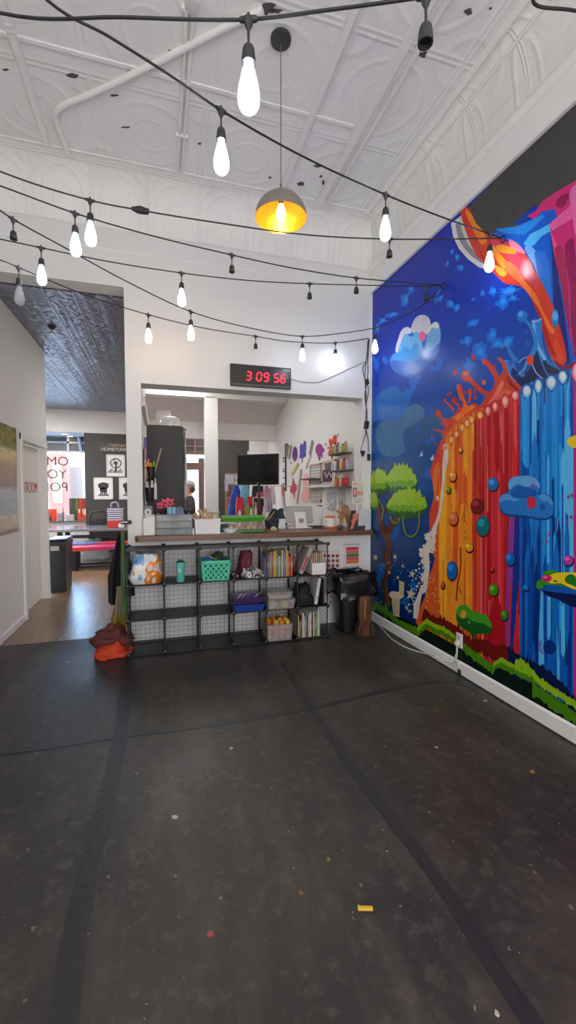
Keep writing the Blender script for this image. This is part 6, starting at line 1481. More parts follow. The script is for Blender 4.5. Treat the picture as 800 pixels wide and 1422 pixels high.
# 7 tub with orange trim
q = cpt(460, 733, 4.86); jx = q.x
jr = thing('plastic_jar', 'clear white jar with orange lid and orange base trim on the counter', 'jar', (jx, 4.9, zc))
MB().lathe([(.06, .022), (.068, .03), (.07, .12), (.06, .13)], (jx, 4.9, zc), 22).build('body', mat((226, 224, 224), .25), jr); MB().lathe([(.064, .13), (.066, .15), (.05, .158), (.001, .16)], (jx, 4.9, zc), 22).build('lid', mat((226, 120, 70), .4), jr); MB().lathe([(.066, 0), (.069, .004), (.068, .026), (.06, .028)], (jx, 4.9, zc), 22).build('base', mat((226, 110, 56), .4), jr)
o = MB().tube(smooth_path([(jx - .04, 4.79, zc + .008), (jx + .02, 4.77, zc + .008), (jx + .08, 4.79, zc + .008)], 4), .008, 8).build('orange_marker', mat((224, 100, 52), .4)); tag(o, 'orange marker lying in front of the orange trimmed jar', 'marker')
# 8 wooden artist hands
M_HANDW = mat_wood((190, 146, 100), (150, 106, 66), 'pale_hand_wood', (6, 6, 2), .45)
def wooden_hand(label, base, h, lean, curls, yaw, spread=1.0):
    root = thing('wooden_hand', label, 'mannequin hand', base)
    MM = Matrix.Translation(base) @ Matrix.Rotation(yaw, 4, 'Z') @ Matrix.Rotation(lean, 4, 'Y')
    k = h / .30
    MB().lathe([(.03 * k, 0), (.032 * k, .01 * k), (.022 * k, .03 * k), (.024 * k, .06 * k), (.026 * k, .10 * k), (.022 * k, .115 * k)], (0, 0, 0), 16).xf(MM).build('wrist', M_HANDW, root)
    pm = MB()
    def palm(u, v):
        a = 2 * PI * u; e = .7; ca, sa = math.cos(a), math.sin(a); w_ = (.026 + .014 * math.sin(PI * min(1, v * .75))) * k
        return Vector((math.copysign(abs(ca) ** e, ca) * w_, math.copysign(abs(sa) ** e, sa) * .014 * k, (.11 + .085 * v) * k))
    pm.surf(palm, 18, 8, close_u=True); pm.f.append(list(range(18))[::-1]); pm.m.append(0); pm.f.append([8 * 18 + i for i in range(18)]); pm.m.append(0)
    pm.xf(MM).build('palm', M_HANDW, root)
    def finger(x0, z0, L, ang, curl, r_):
        p = Vector((x0, 0, z0)); d = Vector((math.sin(ang), 0, math.cos(ang))); pts = [p]; rs = [r_]
        for s_, f in enumerate((.42, .32, .26)):
            c_ = curl * (s_ + .5) * .8; dd = Vector((d.x * math.cos(c_), -math.sin(c_), d.z * math.cos(c_)))
            p = p + dd * L * f; pts.append(p); rs.append(r_ * (1 - .12 * (s_ + 1)))
        fm = MB().tube([pts[0], pts[0].lerp(pts[1], .5), pts[1], pts[1].lerp(pts[2], .5), pts[2], pts[2].lerp(pts[3], .6), pts[3]], [r_, r_ * 1.05, r_ * .85, r_ * .95, r_ * .8, r_ * .85, r_ * .4], 10)
        fm.xf(MM).build('finger', M_HANDW, root)
    for i, (x0, L) in enumerate(((-.029, .075), (-.011, .09), (.008, .082), (.026, .062))):
        finger(x0 * k, .19 * k, L * k, (i - 1.5) * .10 * spread, curls[i], .0085 * k)
    finger(-.034 * k, .135 * k, .075 * k, -.75, curls[4], .0095 * k)
q = cpt(473.5, 731, 4.80)
wooden_hand('wooden artist hand with two fingers raised on the counter by the octopus print', Vector((q.x, 4.80, zc)), .30, .06, (.05, 1.6, 1.6, .1, 1.2), .2, 1.6)
q = cpt(487, 733, 4.98); wooden_hand('pale wooden artist hand pointing upward behind the octopus print', Vector((q.x - .0, 4.99, zc)), .40, -.28, (.05, .1, 1.3, 1.4, .3), -.5)
o = tag(MB().ball((cpt(472, 730, 4.72).x, 4.71, zc + .028), .03, (1.3, .9, .9), wob=.5).build('painted_stone', mat((92, 74, 78), .5)), 'dark painted stone at the foot of the wooden hand', 'stone')
# 9 octopus print and rounded panel
Yq = 4.585
cs = [cpt(488, 709, Yq + .07), cpt(510.5, 708, Yq + .07), cpt(506.5, 734, Yq), cpt(484.5, 735, Yq)]
for c_ in cs[2:]: c_.z = zc
n_ = (cs[1] - cs[0]).cross(cs[3] - cs[0]).normalized()
if n_.y > 0: n_ = -n_
pc_ = thing('canvas_print', 'dark patterned canvas print with a coral tentacle shape, leaning on the counter', 'picture', (sum((c_.x for c_ in cs)) / 4, Yq, zc))
MB().prism(cs, -n_ * .018).build('canvas', mat((50, 46, 50), .5, var=.4, scale=40), pc_, smooth=False)
def onp(u, v): return cs[0].lerp(cs[1], u).lerp(cs[3].lerp(cs[2], u), v) + n_ * .001
rr = random.Random(2); mb = MB()
for k in range(46):
    u, v = rr.uniform(.36, .94), rr.uniform(.05, .93); s_ = .03; mb.mi = rr.choice([0, 0, 1]); mb.add([onp(u, v), onp(u + s_, v + .02), onp(u + s_ * rr.uniform(.4, 1), v + .05), onp(u - .01, v + .04)], [(0, 1, 2, 3)])
mb.build('leaf_pattern', [mat((104, 98, 104), .5), mat((84, 96, 78), .5)], pc_, smooth=False)
pts = smooth_path([(.28, .12, 0), (.45, .2, 0), (.5, .35, 0), (.4, .5, 0), (.32, .62, 0), (.3, .8, 0), (.22, .93, 0), (.06, .95, 0), (.1, .75, 0), (.12, .6, 0), (.05, .5, 0), (.16, .42, 0), (.12, .25, 0)], 4, True)
MB().prism([onp(p_.x, p_.y) for p_ in pts], n_ * .001).build('tentacle_print', mat((206, 104, 84), .5), pc_, smooth=False)
mb = MB()
for u, v in ((.3, .25), (.26, .45), (.2, .65), (.15, .82)): mb.prism([onp(u + .03 * math.cos(t * PI / 4), v + .025 * math.sin(t * PI / 4)) + n_ * .001 for t in range(8)], n_ * .001)
mb.build('sucker_print', mat((232, 190, 150), .5), pc_, smooth=False)
Ya = 4.60
A = [cpt(x, y, Ya) for x, y in ((499, 706.5), (509, 706), (513.5, 708), (516.5, 714), (518, 727), (517.5, 733), (515, 736), (506, 736.5), (497, 737))]
for c_ in A[-3:]: c_.z = zc
A = [Vector((min(c_.x, XR - .026), c_.y, max(c_.z, zc))) for c_ in A]
rp = thing('rounded_panel', 'pale translucent panel with rounded corner standing at the right counter end', 'panel', (A[0].x, Ya, zc))
for c_ in A: c_.y = Ya + .02 + .0 * (c_.z - zc)
A = [Vector((c_.x, 4.90 - .3 + .0, c_.z)) for c_ in A]
MB().prism(A, (0, .008, 0)).build('sheet', mat((196, 206, 210), .2, var=.05), rp, smooth=False)
# card post on the wall beside the opening
Yc = 4.64; a, b = cpt(488.5, 668, Yc), cpt(504.5, 700, Yc)
cd_ = thing('card_display', 'cream card with pink pictures on a white stand at the right of the counter', 'card', ((a.x + b.x) / 2, Yc - .05, b.z))
MB().box((a.x, Yc - .012, b.z), (b.x, Yc - .0, a.z)).build('card', mat((222, 212, 200), .55), cd_, smooth=False)
bx(((a.x + b.x) / 2 - .012, Yc + .0005, zc), ((a.x + b.x) / 2 + .012, Yc + .012, a.z + .06)).build('stand', mat((226, 224, 220), .4), cd_, smooth=False)
MB().box(((a.x + b.x) / 2 - .05, Yc - .0, zc), ((a.x + b.x) / 2 + .05, Yc + .09, zc + .008)).build('foot', mat((226, 224, 220), .4), cd_, smooth=False)
def onc(u, v): return (a.x + (b.x - a.x) * u, a.z + (b.z - a.z) * v)
mb = MB()
def rc(u0, v0, u1, v1, mi, y=.0135):
    p_, q_ = onc(u0, v0), onc(u1, v1); mb.mi = mi; mb.box((p_[0], Yc - y, q_[1]), (q_[0], Yc - .0115, p_[1]))
rc(.08, .28, .42, .68, 0); rc(.15, .34, .35, .62, 1, .0145); rc(.5, .12, .9, .2, 2); rc(.5, .26, .9, .34, 2); rc(.5, .42, .66, .62, 3); rc(.72, .42, .9, .62, 3); rc(.1, .05, .45, .2, 1); rc(.08, .74, .9, .8, 4); rc(.2, .84, .8, .94, 4)
mb.build('card_print', [mat((110, 80, 86), .6), mat((226, 160, 166), .6), mat((206, 186, 176), .6), mat((206, 130, 120), .6), mat((176, 186, 190), .6)], cd_, smooth=False)
# ---------------------------------------------------------------- kitchen behind the counter
# tall dark cabinet side with bowls on top
a, b = aty(203.5, 589, 6.5), aty(253, 591, 6.5)
cab = thing('tall_cabinet', 'tall charcoal cabinet seen through the left of the service opening', 'cabinet', ((a.x + b.x) / 2, 6.8, 0))
M_CHAR = mat((64, 63, 62), .6, var=.06)
ztop = a.z
MB().box((OX0 - .0, 6.52, .08), (b.x, 7.15, ztop)).build('carcass', M_CHAR, cab, bevel=.004)
MB().box((OX0 + .02, 6.55, 0), (b.x - .02, 7.12, .08)).build('plinth', mat((40, 40, 40), .6), cab, smooth=False)
MB().box((b.x + .001, 6.54, .1), (b.x + .02, 7.13, ztop - .01)).build('door', M_CHAR, cab, bevel=.003)
M_GL = mat((206, 210, 214), .1, var=0, alpha=.35)
p = aty(239, 590, 6.75)
db = thing('glass_dome', 'clear cake dome standing on the tall charcoal cabinet', 'glass dome', (p.x - .03, 6.8, ztop))
MB().lathe([(.15, .012), (.152, .02), (.152, .1), (.14, .14), (.10, .165), (.02, .175)], (p.x - .03, 6.78, ztop), 28).build('cover', M_GL, db); MB().lathe([(.16, .001), (.165, .006), (.165, .012), (.1, .013), (.001, .013)], (p.x - .03, 6.78, ztop), 28).build('plate', mat((216, 218, 220), .2), db)
MB().lathe([(.012, .172), (.008, .185), (.018, .2), (.016, .212), (.001, .216)], (p.x - .03, 6.78, ztop), 12).build('knob', mat((206, 198, 186), .3), db)
clearbox('clear plastic bin on top of the tall cabinet behind the glass dome', p.x - .24, p.x - .02, 6.9, 7.1, ztop + .001, .26, None, name='storage_box')
o = hangcloth('dish_towel', mat((214, 213, 211), .8), None, (b.x + .05, 6.85, ztop + .02), .3, 1.05, .02, 2, 3, .9, 'Y'); tag(o, 'white dish towel hanging down the right side of the tall cabinet', 'towel')
o = MB().cbox((b.x + .03, 6.6, ztop - .02), (.10, .12, .012), ry=.5).build('folded_cloth', mat((222, 221, 219), .8), bevel=.004); tag(o, 'corner of white cloth jutting from the top of the tall cabinet', 'cloth')
# wire grid with cups on the partition inside the opening
gp = thing('wire_grid_panel', 'black wire grid panel on the left jamb holding pens and cups', 'wire grid', (OX0 + .02, 5.2, 1.3))
mb = MB(); xg = OX0 - .006; y0, y1, z0, z1 = 4.95, 5.5, 1.18, 2.05
for i in range(10): y = y0 + (y1 - y0) * i / 9; mb.box((xg - .002, y - .002, z0), (xg + .002, y + .002, z1))
for i in range(15): z = z0 + (z1 - z0) * i / 14; mb.box((xg - .002, y0, z - .002), (xg + .002, y1, z + .002))
mb.build('grid', M_WIRE, gp, smooth=False)
def hcup(label, px, py0, py1, Y, r_, c_):
    p_ = aty(px, py1, Y); q_ = aty(px, py0, Y); o = thing('hanging_cup', label, 'cup', (p_.x, Y, p_.z)); MB().lathe([(r_ * .8, 0), (r_ * .85, .004), (r_, q_.z - p_.z), (r_ * .9, q_.z - p_.z), (r_ * .75, .01)], p_, 16).build('body', mat(c_, .5), o)
    mb = MB().tube([(p_.x - r_, Y, q_.z - .02), (xg + .003, Y, q_.z - .01)], .004, 6); mb.build('hook', M_WIRE, o); return p_, q_
p_, q_ = hcup('black hanging cup holding orange and green tools on the wire grid', 209.5, 648, 668, 5.2, .05, (28, 28, 30))
for k, (x0, x1, y1, c_, nm, r_) in enumerate(((204, 203.5, 641, (236, 150, 30), 'orange handled scissors', .016), (210, 209, 643, (240, 140, 20), 'orange marker', .014), (212, 214, 641, (130, 180, 40), 'lime green handle', .014), (207, 206, 637, (216, 170, 150), 'pink tipped pen', .008), (213, 224, 622, (196, 170, 140), 'long pencil', .007))):
    t = aty(x1, y1, 5.2); bt = p_ + Vector(((x0 - 209) * .006, .012 * (k - 2), .03)); 
    mb = MB().tube([bt, bt.lerp(t, .8), t], [r_ * .6, r_, r_ * .8], 8); tag(mb.build('craft_tool', mat(c_, .5)), '%s standing in the black cup with orange tools' % nm, 'tool')
p_, q_ = hcup('lower black cup holding white bottles on the wire grid', 208, 677, 697, 5.15, .05, (30, 30, 32))
for k, (x, y1, c_, nm) in enumerate(((204.5, 669, (206, 208, 212), 'white'), (211, 667, (214, 214, 210), 'cream'), (215.5, 664, (200, 190, 90), 'yellow capped'))):
    t = aty(x, y1, 5.15); o = thing('glue_bottle', '%s bottle in the lower black cup on the wire grid' % nm, 'bottle', (t.x, 5.15, p_.z + .03)); hh = t.z - p_.z - .03
    MB().lathe([(.017, 0), (.018, hh * .65), (.01, hh * .8)], (t.x, 5.14 + .015 * k, p_.z + .03), 12).build('body', mat((214, 214, 212), .4), o); MB().lathe([(.01, hh * .8), (.008, hh), (.001, hh)], (t.x, 5.14 + .015 * k, p_.z + .03), 10).build('cap', mat(c_, .4), o)
for k, (px, y0_, y1_, c_, nm) in enumerate(((203.3, 608, 624, (120, 92, 176), 'violet'), (205, 624, 638, (196, 140, 160), 'pink'))):
    a_, b_ = aty(px, y0_, 5.45), aty(px, y1_, 5.45); tag(MB().box((xg + .004, 5.42, b_.z), (xg + .03, 5.5, a_.z)).build('hanging_packet', mat(c_, .5), bevel=.004), '%s packet hanging on the wire grid near the tall cabinet' % nm, 'packet')
zt_k = .95
# television on a stand
TL, TR, BRr, BL = aty(328, 632.5, 6.95), aty(385.3, 628.5, 6.55), aty(387.5, 673, 6.55), aty(331, 673.5, 6.95)
ux = (TR - TL); ux.z = 0; Wt = ux.length; ux.normalize(); ny = Vector((ux.y, -ux.x, 0)); Ht = ((TL.z - BL.z) + (TR.z - BRr.z)) / 2
tc0 = (TL + TR + BRr + BL) / 4
tv = thing('television', 'black flat television on a stand above the back table', 'television', (tc0.x, tc0.y, tc0.z - Ht / 2))
MT = Matrix((( ux.x, -ny.x, 0, tc0.x), (ux.y, -ny.y, 0, tc0.y), (0, 0, 1, tc0.z), (0, 0, 0, 1)))
MB().box((-Wt / 2, 0, -Ht / 2), (Wt / 2, .045, Ht / 2)).xf(MT).build('bezel', mat((16, 16, 18), .3), tv, bevel=.006)
MB().box((-Wt / 2 + .02, -.003, -Ht / 2 + .05), (Wt / 2 - .02, .002, Ht / 2 - .02)).xf(MT).build('screen', mat((12, 14, 18), .12, var=.02), tv, smooth=False)
MB().box((-.014, -.004, -Ht / 2 + .015), (.014, .002, -Ht / 2 + .03)).xf(MT).build('logo', mat((150, 150, 155), .4), tv, smooth=False)
pk0 = tc0 - ny * .07
MB().tube([tc0 - ny * .03, pk0, Vector((pk0.x, pk0.y, zt_k + .02))], .022, 8).lathe([(.06, .001), (.06, .012), (.03, .022), (.001, .024)], (pk0.x, pk0.y, zt_k), 20).build('stand', mat((30, 30, 32), .5), tv)
MB().cbox((TL + (TR - TL) * .28) - ny * .04 + Vector((0, 0, .03)), (.03, .03, .06)).build('camera_sensor', mat((214, 214, 216), .4), tv, bevel=.003)
# back table with bags and toys (its top is hidden by the counter things)
zt_k = .95
tbk = thing('work_table', 'plain work table behind the counter under the television', 'table', (1.55, 7.3, 0))
MB().box((1.05, 6.85, zt_k - .03), (2.32, 7.55, zt_k)).build('table_top', mat((150, 130, 110), .5), tbk, bevel=.004)
for x in (1.1, 2.26):
    for y in (6.9, 7.5): MB().box((x - .02, y - .02, 0), (x + .02, y + .02, zt_k - .03)).build('leg', mat((60, 60, 62), .5), tbk, smooth=False)
def on_tab(px, Y): return aty(px, 700, Y).x
def H(py, px, Y): return aty(px, py, Y).z - zt_k
o = thing('cork_board', 'cork board pinned with papers and photos on the dark wall by the pillar', 'board', (aty(320, 680, 8.5).x, 8.5, aty(320, 706, 8.5).z))
Yc = 8.5; A_, B_ = aty(312.5, 657, Yc), aty(345, 709, Yc)
MB().box((A_.x, Yc, B_.z - .25), (B_.x, Yc + .02, A_.z)).build('cork', mat((186, 142, 100), .8, var=.15, scale=60), o, smooth=False)
# feet so the board stands on the floor behind the table
for x in (A_.x + .02, B_.x - .06): MB().box((x, Yc + .004, 0), (x + .04, Yc + .03, B_.z - .2)).build('stand_leg', mat((120, 96, 70), .7), o, smooth=False)
for k, (x0, y0_, x1, y1_, c_) in enumerate(((313, 659, 325, 672, (206, 214, 224)), (326, 659, 336, 666, (210, 206, 200)), (315, 674, 325, 690, (120, 88, 76)), (326, 668, 340, 700, (216, 216, 220)), (316, 692, 325, 705, (176, 90, 84)), (312, 665, 317, 682, (200, 196, 206)))):
    a_, b_ = aty(x0, y0_, Yc - .004), aty(x1, y1_, Yc - .004); MB().box((a_.x, Yc - .004 - .001 * k, b_.z), (b_.x, Yc + .0005, a_.z)).build('pinned_paper', mat(c_, .6, var=.25, scale=30), o, smooth=False)
Yk = 7.05
def standee(name, label, cat, pts, Y, c_, th=.04, rough=.6, var=.1):
    P = [aty(x, y, Y) for x, y in pts]; zmin = min(p_.z for p_ in P)
    P = [Vector((p_.x, p_.y, zt_k + .001 if p_.z < zmin + .06 or p_.z < zt_k else p_.z)) for p_ in P]
    o = MB().prism(P, (0, th, 0)).build(name, mat(c_, rough, var=var, scale=20), bevel=.008); return tag(o, label, cat)
def sackp(name, label, cat, c_, x0, x1, ytop_, Y, d_, seed, pinch=.6, amp=.02, rough=.6):
    a_, b_ = aty(x0, ytop_, Y), aty(x1, ytop_, Y); o = sack(name, '', '', mat(c_, rough), a_.x, b_.x, Y, Y + d_, zt_k + .001, a_.z - zt_k, seed, pinch, None, amp); return tag(o, label, cat)
sackp('folded_parasol', 'royal blue cloth standing in a peak behind the red bags', 'cloth', (26, 66, 160), 316, 342, 674, 7.35, .14, 3, .25, .02)
sackp('gift_bag', 'red bag, left of the two in front of the blue cloth', 'bag', (196, 36, 56), 328, 340, 691, 6.95, .1, 5, .85, .02)
sackp('gift_bag', 'second red bag standing right of the teal fan', 'bag', (206, 44, 52), 344, 351, 690, 7.08, .08, 6, .85, .015)
sackp('gift_bag', 'slim red bag beside the white frame', 'bag', (190, 40, 44), 357, 363, 698, 6.93, .06, 8, .9, .01)
sackp('tissue_bunch', 'lime green tissue bunch in front of the red bags', 'tissue', (150, 176, 70), 338, 353, 704, 7.0, .07, 9, .8, .03)
o = MB().ball(aty(340, 687, 7.2), .17, (.46, .2, 1.2), 20, 14, .05, 1).build('paper_fan', mat((110, 184, 204), .6)); tag(o, 'teal rounded fan shape leaning on the blue cloth', 'fan')
mb = MB(); A_, B_ = aty(351, 690, 7.1), aty(369, 715, 7.1)
for x in (A_.x, (A_.x * 2 + B_.x) / 3 + .02, B_.x - .02): mb.box((x, 7.1, zt_k + .001), (x + .02, 7.13, A_.z))
mb.box((A_.x, 7.1, A_.z - .02), (B_.x, 7.13, A_.z)); tag(mb.build('white_stand', mat((222, 221, 222), .5), smooth=False), 'white open frame stand among the bags under the television', 'stand')
sackp('backpack', 'black backpack hanging behind the white frame stand', 'backpack', (20, 20, 22), 350, 368, 675, 7.3, .12, 12, .8, .02)
o = MB().ball(aty(361, 688, 7.27), .07, (1, .5, 1), wob=.2).build('pink_hat', mat((190, 92, 92), .7)); tag(o, 'dull pink hat against the black backpack', 'hat')
for k, (px, yt_, yb__, c_, nm) in enumerate(((370.5, 675, 692, (206, 120, 126), 'pink'), (374, 678, 710, (176, 160, 186), 'lavender'), (378, 676, 700, (214, 200, 206), 'pale'), (367, 677, 700, (206, 204, 206), 'white'))):
    t = aty(px, yt_, 7.6); b_ = aty(px, yb__, 7.6); o = hangcloth('hanging_cloth', mat(c_, .7), None, (t.x, 7.6, t.z), .13, t.z - b_.z, .02, 2, k * 2, .4, 'X'); tag(o, '%s cloth hanging in the row under the television' % nm, 'cloth', 'cloths under the television')
t0, t1 = aty(364, 675, 7.6), aty(384, 675, 7.6)
tag(MB().tube([t0, Vector((XKR - .001, 7.6, t1.z))], .008, 8).build('hanging_rail', mat((180, 180, 182), .4)), 'thin rail on the right wall holding the hanging cloths', 'rail')
for k, (px, py, c_, nm) in enumerate(((355, 697, (206, 180, 90), 'gold'), (349, 700, (40, 40, 40), 'black'), (366, 703, (220, 220, 224), 'white'), (333, 703, (140, 60, 120), 'purple'))):
    t = aty(px, py, 6.9); o = thing('small_bottle', '%s topped bottle among the bags under the television' % nm, 'bottle', (t.x, 6.9, zt_k)); hh = t.z - zt_k
    MB().lathe([(.022, 0.001), (.024, .006), (.024, hh * .7), (.01, hh * .82)], (t.x, 6.9, zt_k), 14).build('body', mat((216, 212, 208), .4), o); MB().lathe([(.012, hh * .82), (.012, hh), (.001, hh)], (t.x, 6.9, zt_k), 12).build('cap', mat(c_, .4), o)
o = MB().box((aty(304, 690, 8.4).x, 8.40, aty(304, 710, 8.4).z), (aty(311.5, 690, 8.4).x, 8.43, aty(304, 690, 8.4).z)).build('light_switch_plate', mat((210, 202, 198), .5)); 
bpy.data.objects.remove(o)
# ---------------------------------------------------------------- decals and shelves on the kitchen's right wall
def wp(px, py, d=0.0): return atx(px, py, XKR - d)
def decal(label, pts, c_, cat='decal', th=.006, sm=4, edge=True, c2=None):
    o = thing('wall_decal', label, cat, wp(*pts[0]), 'paint decals on the kitchen wall')
    P = smooth_path([(p_[0], p_[1], 0) for p_ in pts], sm, True) if sm else [Vector((p_[0], p_[1], 0)) for p_ in pts]
    cx_ = sum(p_.x for p_ in P) / len(P); cy_ = sum(p_.y for p_ in P) / len(P)
    if edge:
        mbb = MB().prism([wp(p_.x + 1.1 * (1 if p_.x > cx_ else -1) * min(1, abs(p_.x - cx_) / 2), p_.y + 1.1 * (1 if p_.y > cy_ else -1) * min(1, abs(p_.y - cy_) / 2), .0015) for p_ in P], (-.002, 0, 0)); mbb.build('border', mat((228, 224, 226), .5), o, smooth=False)
    MB().prism([wp(p_.x, p_.y, .004) for p_ in P], (-th, 0, 0)).build('cutout', mat(c_, .45), o, smooth=False)
    return o
decal('purple oval decal on the kitchen wall', [(407, 626), (410, 620), (412.5, 624), (413, 634), (410, 641), (407, 637)], (110, 40, 130))
decal('blue violet paint splat decal on the kitchen wall', [(417, 619), (419, 616), (421, 618), (423, 612), (425, 614), (425, 628), (424.5, 634), (421, 636), (420, 643), (419, 636), (416, 636), (417, 630), (416.5, 625)], (70, 60, 160))
decal('magenta paint splat decal on the kitchen wall', [(439, 621), (443, 616), (447, 618), (449, 622), (451, 624), (450, 627), (448, 629), (448, 636), (446, 633), (444, 640), (442, 634), (440, 630), (438.5, 626)], (150, 46, 130))
decal('orange red paint splat decal on the kitchen wall', [(457, 612), (459, 609), (461, 612), (464, 605), (467.5, 604), (467.5, 612), (467, 622), (468, 633), (465, 631), (463, 633), (461, 638), (459.5, 632), (456, 631), (458, 624), (458.5, 618)], (206, 62, 32))
decal('grey marker shaped decal leaning right on the kitchen wall', [(430, 632), (429, 630), (433.5, 610), (436, 614), (432, 633)], (120, 126, 134), sm=0)
decal('yellow pencil shaped decal on the kitchen wall', [(405, 661), (406, 656), (413, 643), (416, 644), (415, 648), (408, 659)], (176, 168, 60), sm=0)
decal('pink brush decal with red tip on the kitchen wall', [(425, 651), (425.5, 645), (428, 640), (431, 632), (432, 634), (429, 642), (427, 650)], (206, 150, 150), sm=0)
decal('red drip decal with pink blot on the kitchen wall', [(407, 664), (409, 670), (412, 674), (412, 681), (410, 684), (409, 692), (407, 685), (404, 684), (404, 676), (406, 672)], (196, 50, 66))
decal('long thin brush decal on the kitchen wall', [(412, 700), (415, 672), (417, 652), (419, 651), (420, 655), (417, 676), (413.5, 700)], (150, 130, 126), sm=0)
decal('large pale pink paint tube decal on the kitchen wall', [(421, 667), (424, 658), (428, 659), (430, 668), (430, 688), (428, 696), (424, 699), (419, 695), (419, 687), (421, 680)], (222, 160, 156))
for px, py, nm, c_ in ((404, 643, 'tiny grey drop decal beside the yellow pencil decal', (150, 150, 170)), (452.5, 617, 'tiny grey drop decal beside the magenta splat', (140, 150, 170)), (470, 604, 'tiny lilac drop decal above the orange splat', (170, 160, 190)), (456, 622, 'tiny dark drop decal left of the orange splat', (70, 50, 60))):
    decal(nm, [(px - .8, py), (px, py - 1.8), (px + .9, py), (px, py + 1.6)], c_, edge=False)
# hook rail with slats
hr = thing('hook_rail', 'black vertical rail with hooks on the kitchen wall', 'rail', wp(396, 684))
a_, b_ = wp(396, 618, .02), wp(396.5, 682, .02)
MB().box((XKR - .02, a_.y - .025, b_.z), (XKR - .001, a_.y + .025, a_.z)).build('rail', M_WIRE, hr, smooth=False)
for py in (637, 641, 652, 655, 664, 672, 680):
    p_ = wp(396.3, py, .02); MB().tube([p_, p_ + Vector((-.05, -.02, 0)), p_ + Vector((-.06, -.05, .02))], .008, 6).build('hook', M_WIRE, hr)
for k, (x0, y0_, x1, y1_, c_) in enumerate(((398.6, 634, 399, 618, (120, 124, 96)), (400.5, 637, 403.5, 619, (176, 172, 168)), (397.5, 628, 398.5, 616, (60, 60, 52)), (393, 690, 392.2, 673, (190, 110, 100)), (395, 710, 393, 690, (160, 150, 160)))):
    a_, b_ = wp(x0, y0_, .028), wp(x1, y1_, .028); tag(MB().tube([a_, b_], [.03, .03], 4).build('ruler', mat(c_, .5)), '%s strip hanging at the black hook rail, %s' % (['olive', 'grey', 'dark', 'red tipped', 'mauve'][k], ['beside its top', 'right of its top', 'at its very top', 'left of its lower end', 'below its lower end'][k]), 'ruler', 'strips on the hook rail')
# framed notices
def wframe(label, x0, y0_, x1, y1_, cf, ci, marks=True):
    a_, b_ = wp(x0, y0_), wp(x1, y1_); ya, yb2 = max(a_.y, b_.y), min(a_.y, b_.y); z0, z1 = b_.z, a_.z
    o = thing('framed_notice', label, 'framed notice', (XKR, (ya + yb2) / 2, z0)); t = .03
    mb = MB(); x = XKR - .02
    mb.box((x, yb2, z0), (XKR - .001, yb2 + t, z1)); mb.box((x, ya - t, z0), (XKR - .001, ya, z1)); mb.box((x, yb2, z0), (XKR - .001, ya, z0 + t)); mb.box((x, yb2, z1 - t), (XKR - .001, ya, z1)); mb.build('frame', mat(cf, .5), o, smooth=False)
    MB().box((XKR - .01, yb2 + t, z0 + t), (XKR - .002, ya - t, z1 - t)).build('print', mat(ci, .4, var=.1, scale=30), o, smooth=False)
    if marks:
        mb = MB(); n = 5
        for k in range(n): z = z1 - t - (z1 - z0 - 2 * t) * (k + .7) / (n + .4); mb.box((XKR - .0115, yb2 + t * 1.6, z - .006), (XKR - .0095, ya - t * 1.6, z + .006))
        mb.build('line_print', mat((140, 136, 134), .6), o, smooth=False)
    return o
wframe('beige framed notice above the small dark shelf', 431.5, 645.5, 446.5, 671, (176, 158, 138), (206, 198, 190))
o = wframe('beige display board with a dark picture beside the bottle shelves', 448.5, 641, 468, 671.5, (190, 172, 150), (216, 206, 192), False)
a_, b_ = wp(449.5, 653), wp(462, 669); MB().box((XKR - .022, b_.y, b_.z), (XKR - .009, a_.y, a_.z)).build('dark_picture', mat((44, 36, 54), .4, var=.3, scale=30), o, smooth=False)
mb = MB()
for x0, y0_, x1, y1_ in ((451, 656, 454, 663), (454, 663, 457, 656), (457.5, 657, 461, 663)): mb.tube([wp(x0, y0_, .024), wp(x1, y1_, .024)], .01, 6)
mb.build('figure_print', mat((206, 160, 196), .4), o)
mb = MB(); 
for y in (645, 649): p0_, p1_ = wp(451, y, .012), wp(466, y, .012); mb.box((XKR - .0125, p1_.y, p1_.z - .014), (XKR - .0095, p0_.y, p0_.z + .012))
mb.build('heading_print', mat((110, 86, 76), .5), o, smooth=False)
wframe('pale framed list under the white wall ledge', 432, 676.5, 447, 697, (196, 178, 156), (214, 210, 206))
for k, (px, py, px1, py1, c_) in enumerate(((431, 685, 436, 671.5, (232, 226, 220)),)): pass
def ledge(name, label, x0, y, x1, depth, c_, th=.02):
    a_, b_ = wp(x0, y), wp(x1, y); z = wp((x0 + x1) / 2, y).z; 
    o = MB().box((XKR - depth, min(a_.y, b_.y), z - th), (XKR - .001, max(a_.y, b_.y), z)).build(name, mat(c_, .5), bevel=.003); tag(o, label, 'shelf'); return z, min(a_.y, b_.y), max(a_.y, b_.y)
ledge('wall_shelf', 'small dark wooden shelf jutting below the framed notice', 430, 664.5, 446.5, .16, (74, 60, 54)); ledge('wall_shelf', 'long white ledge on the kitchen wall below the display board', 431, 674, 470, .12, (222, 220, 218), .03)
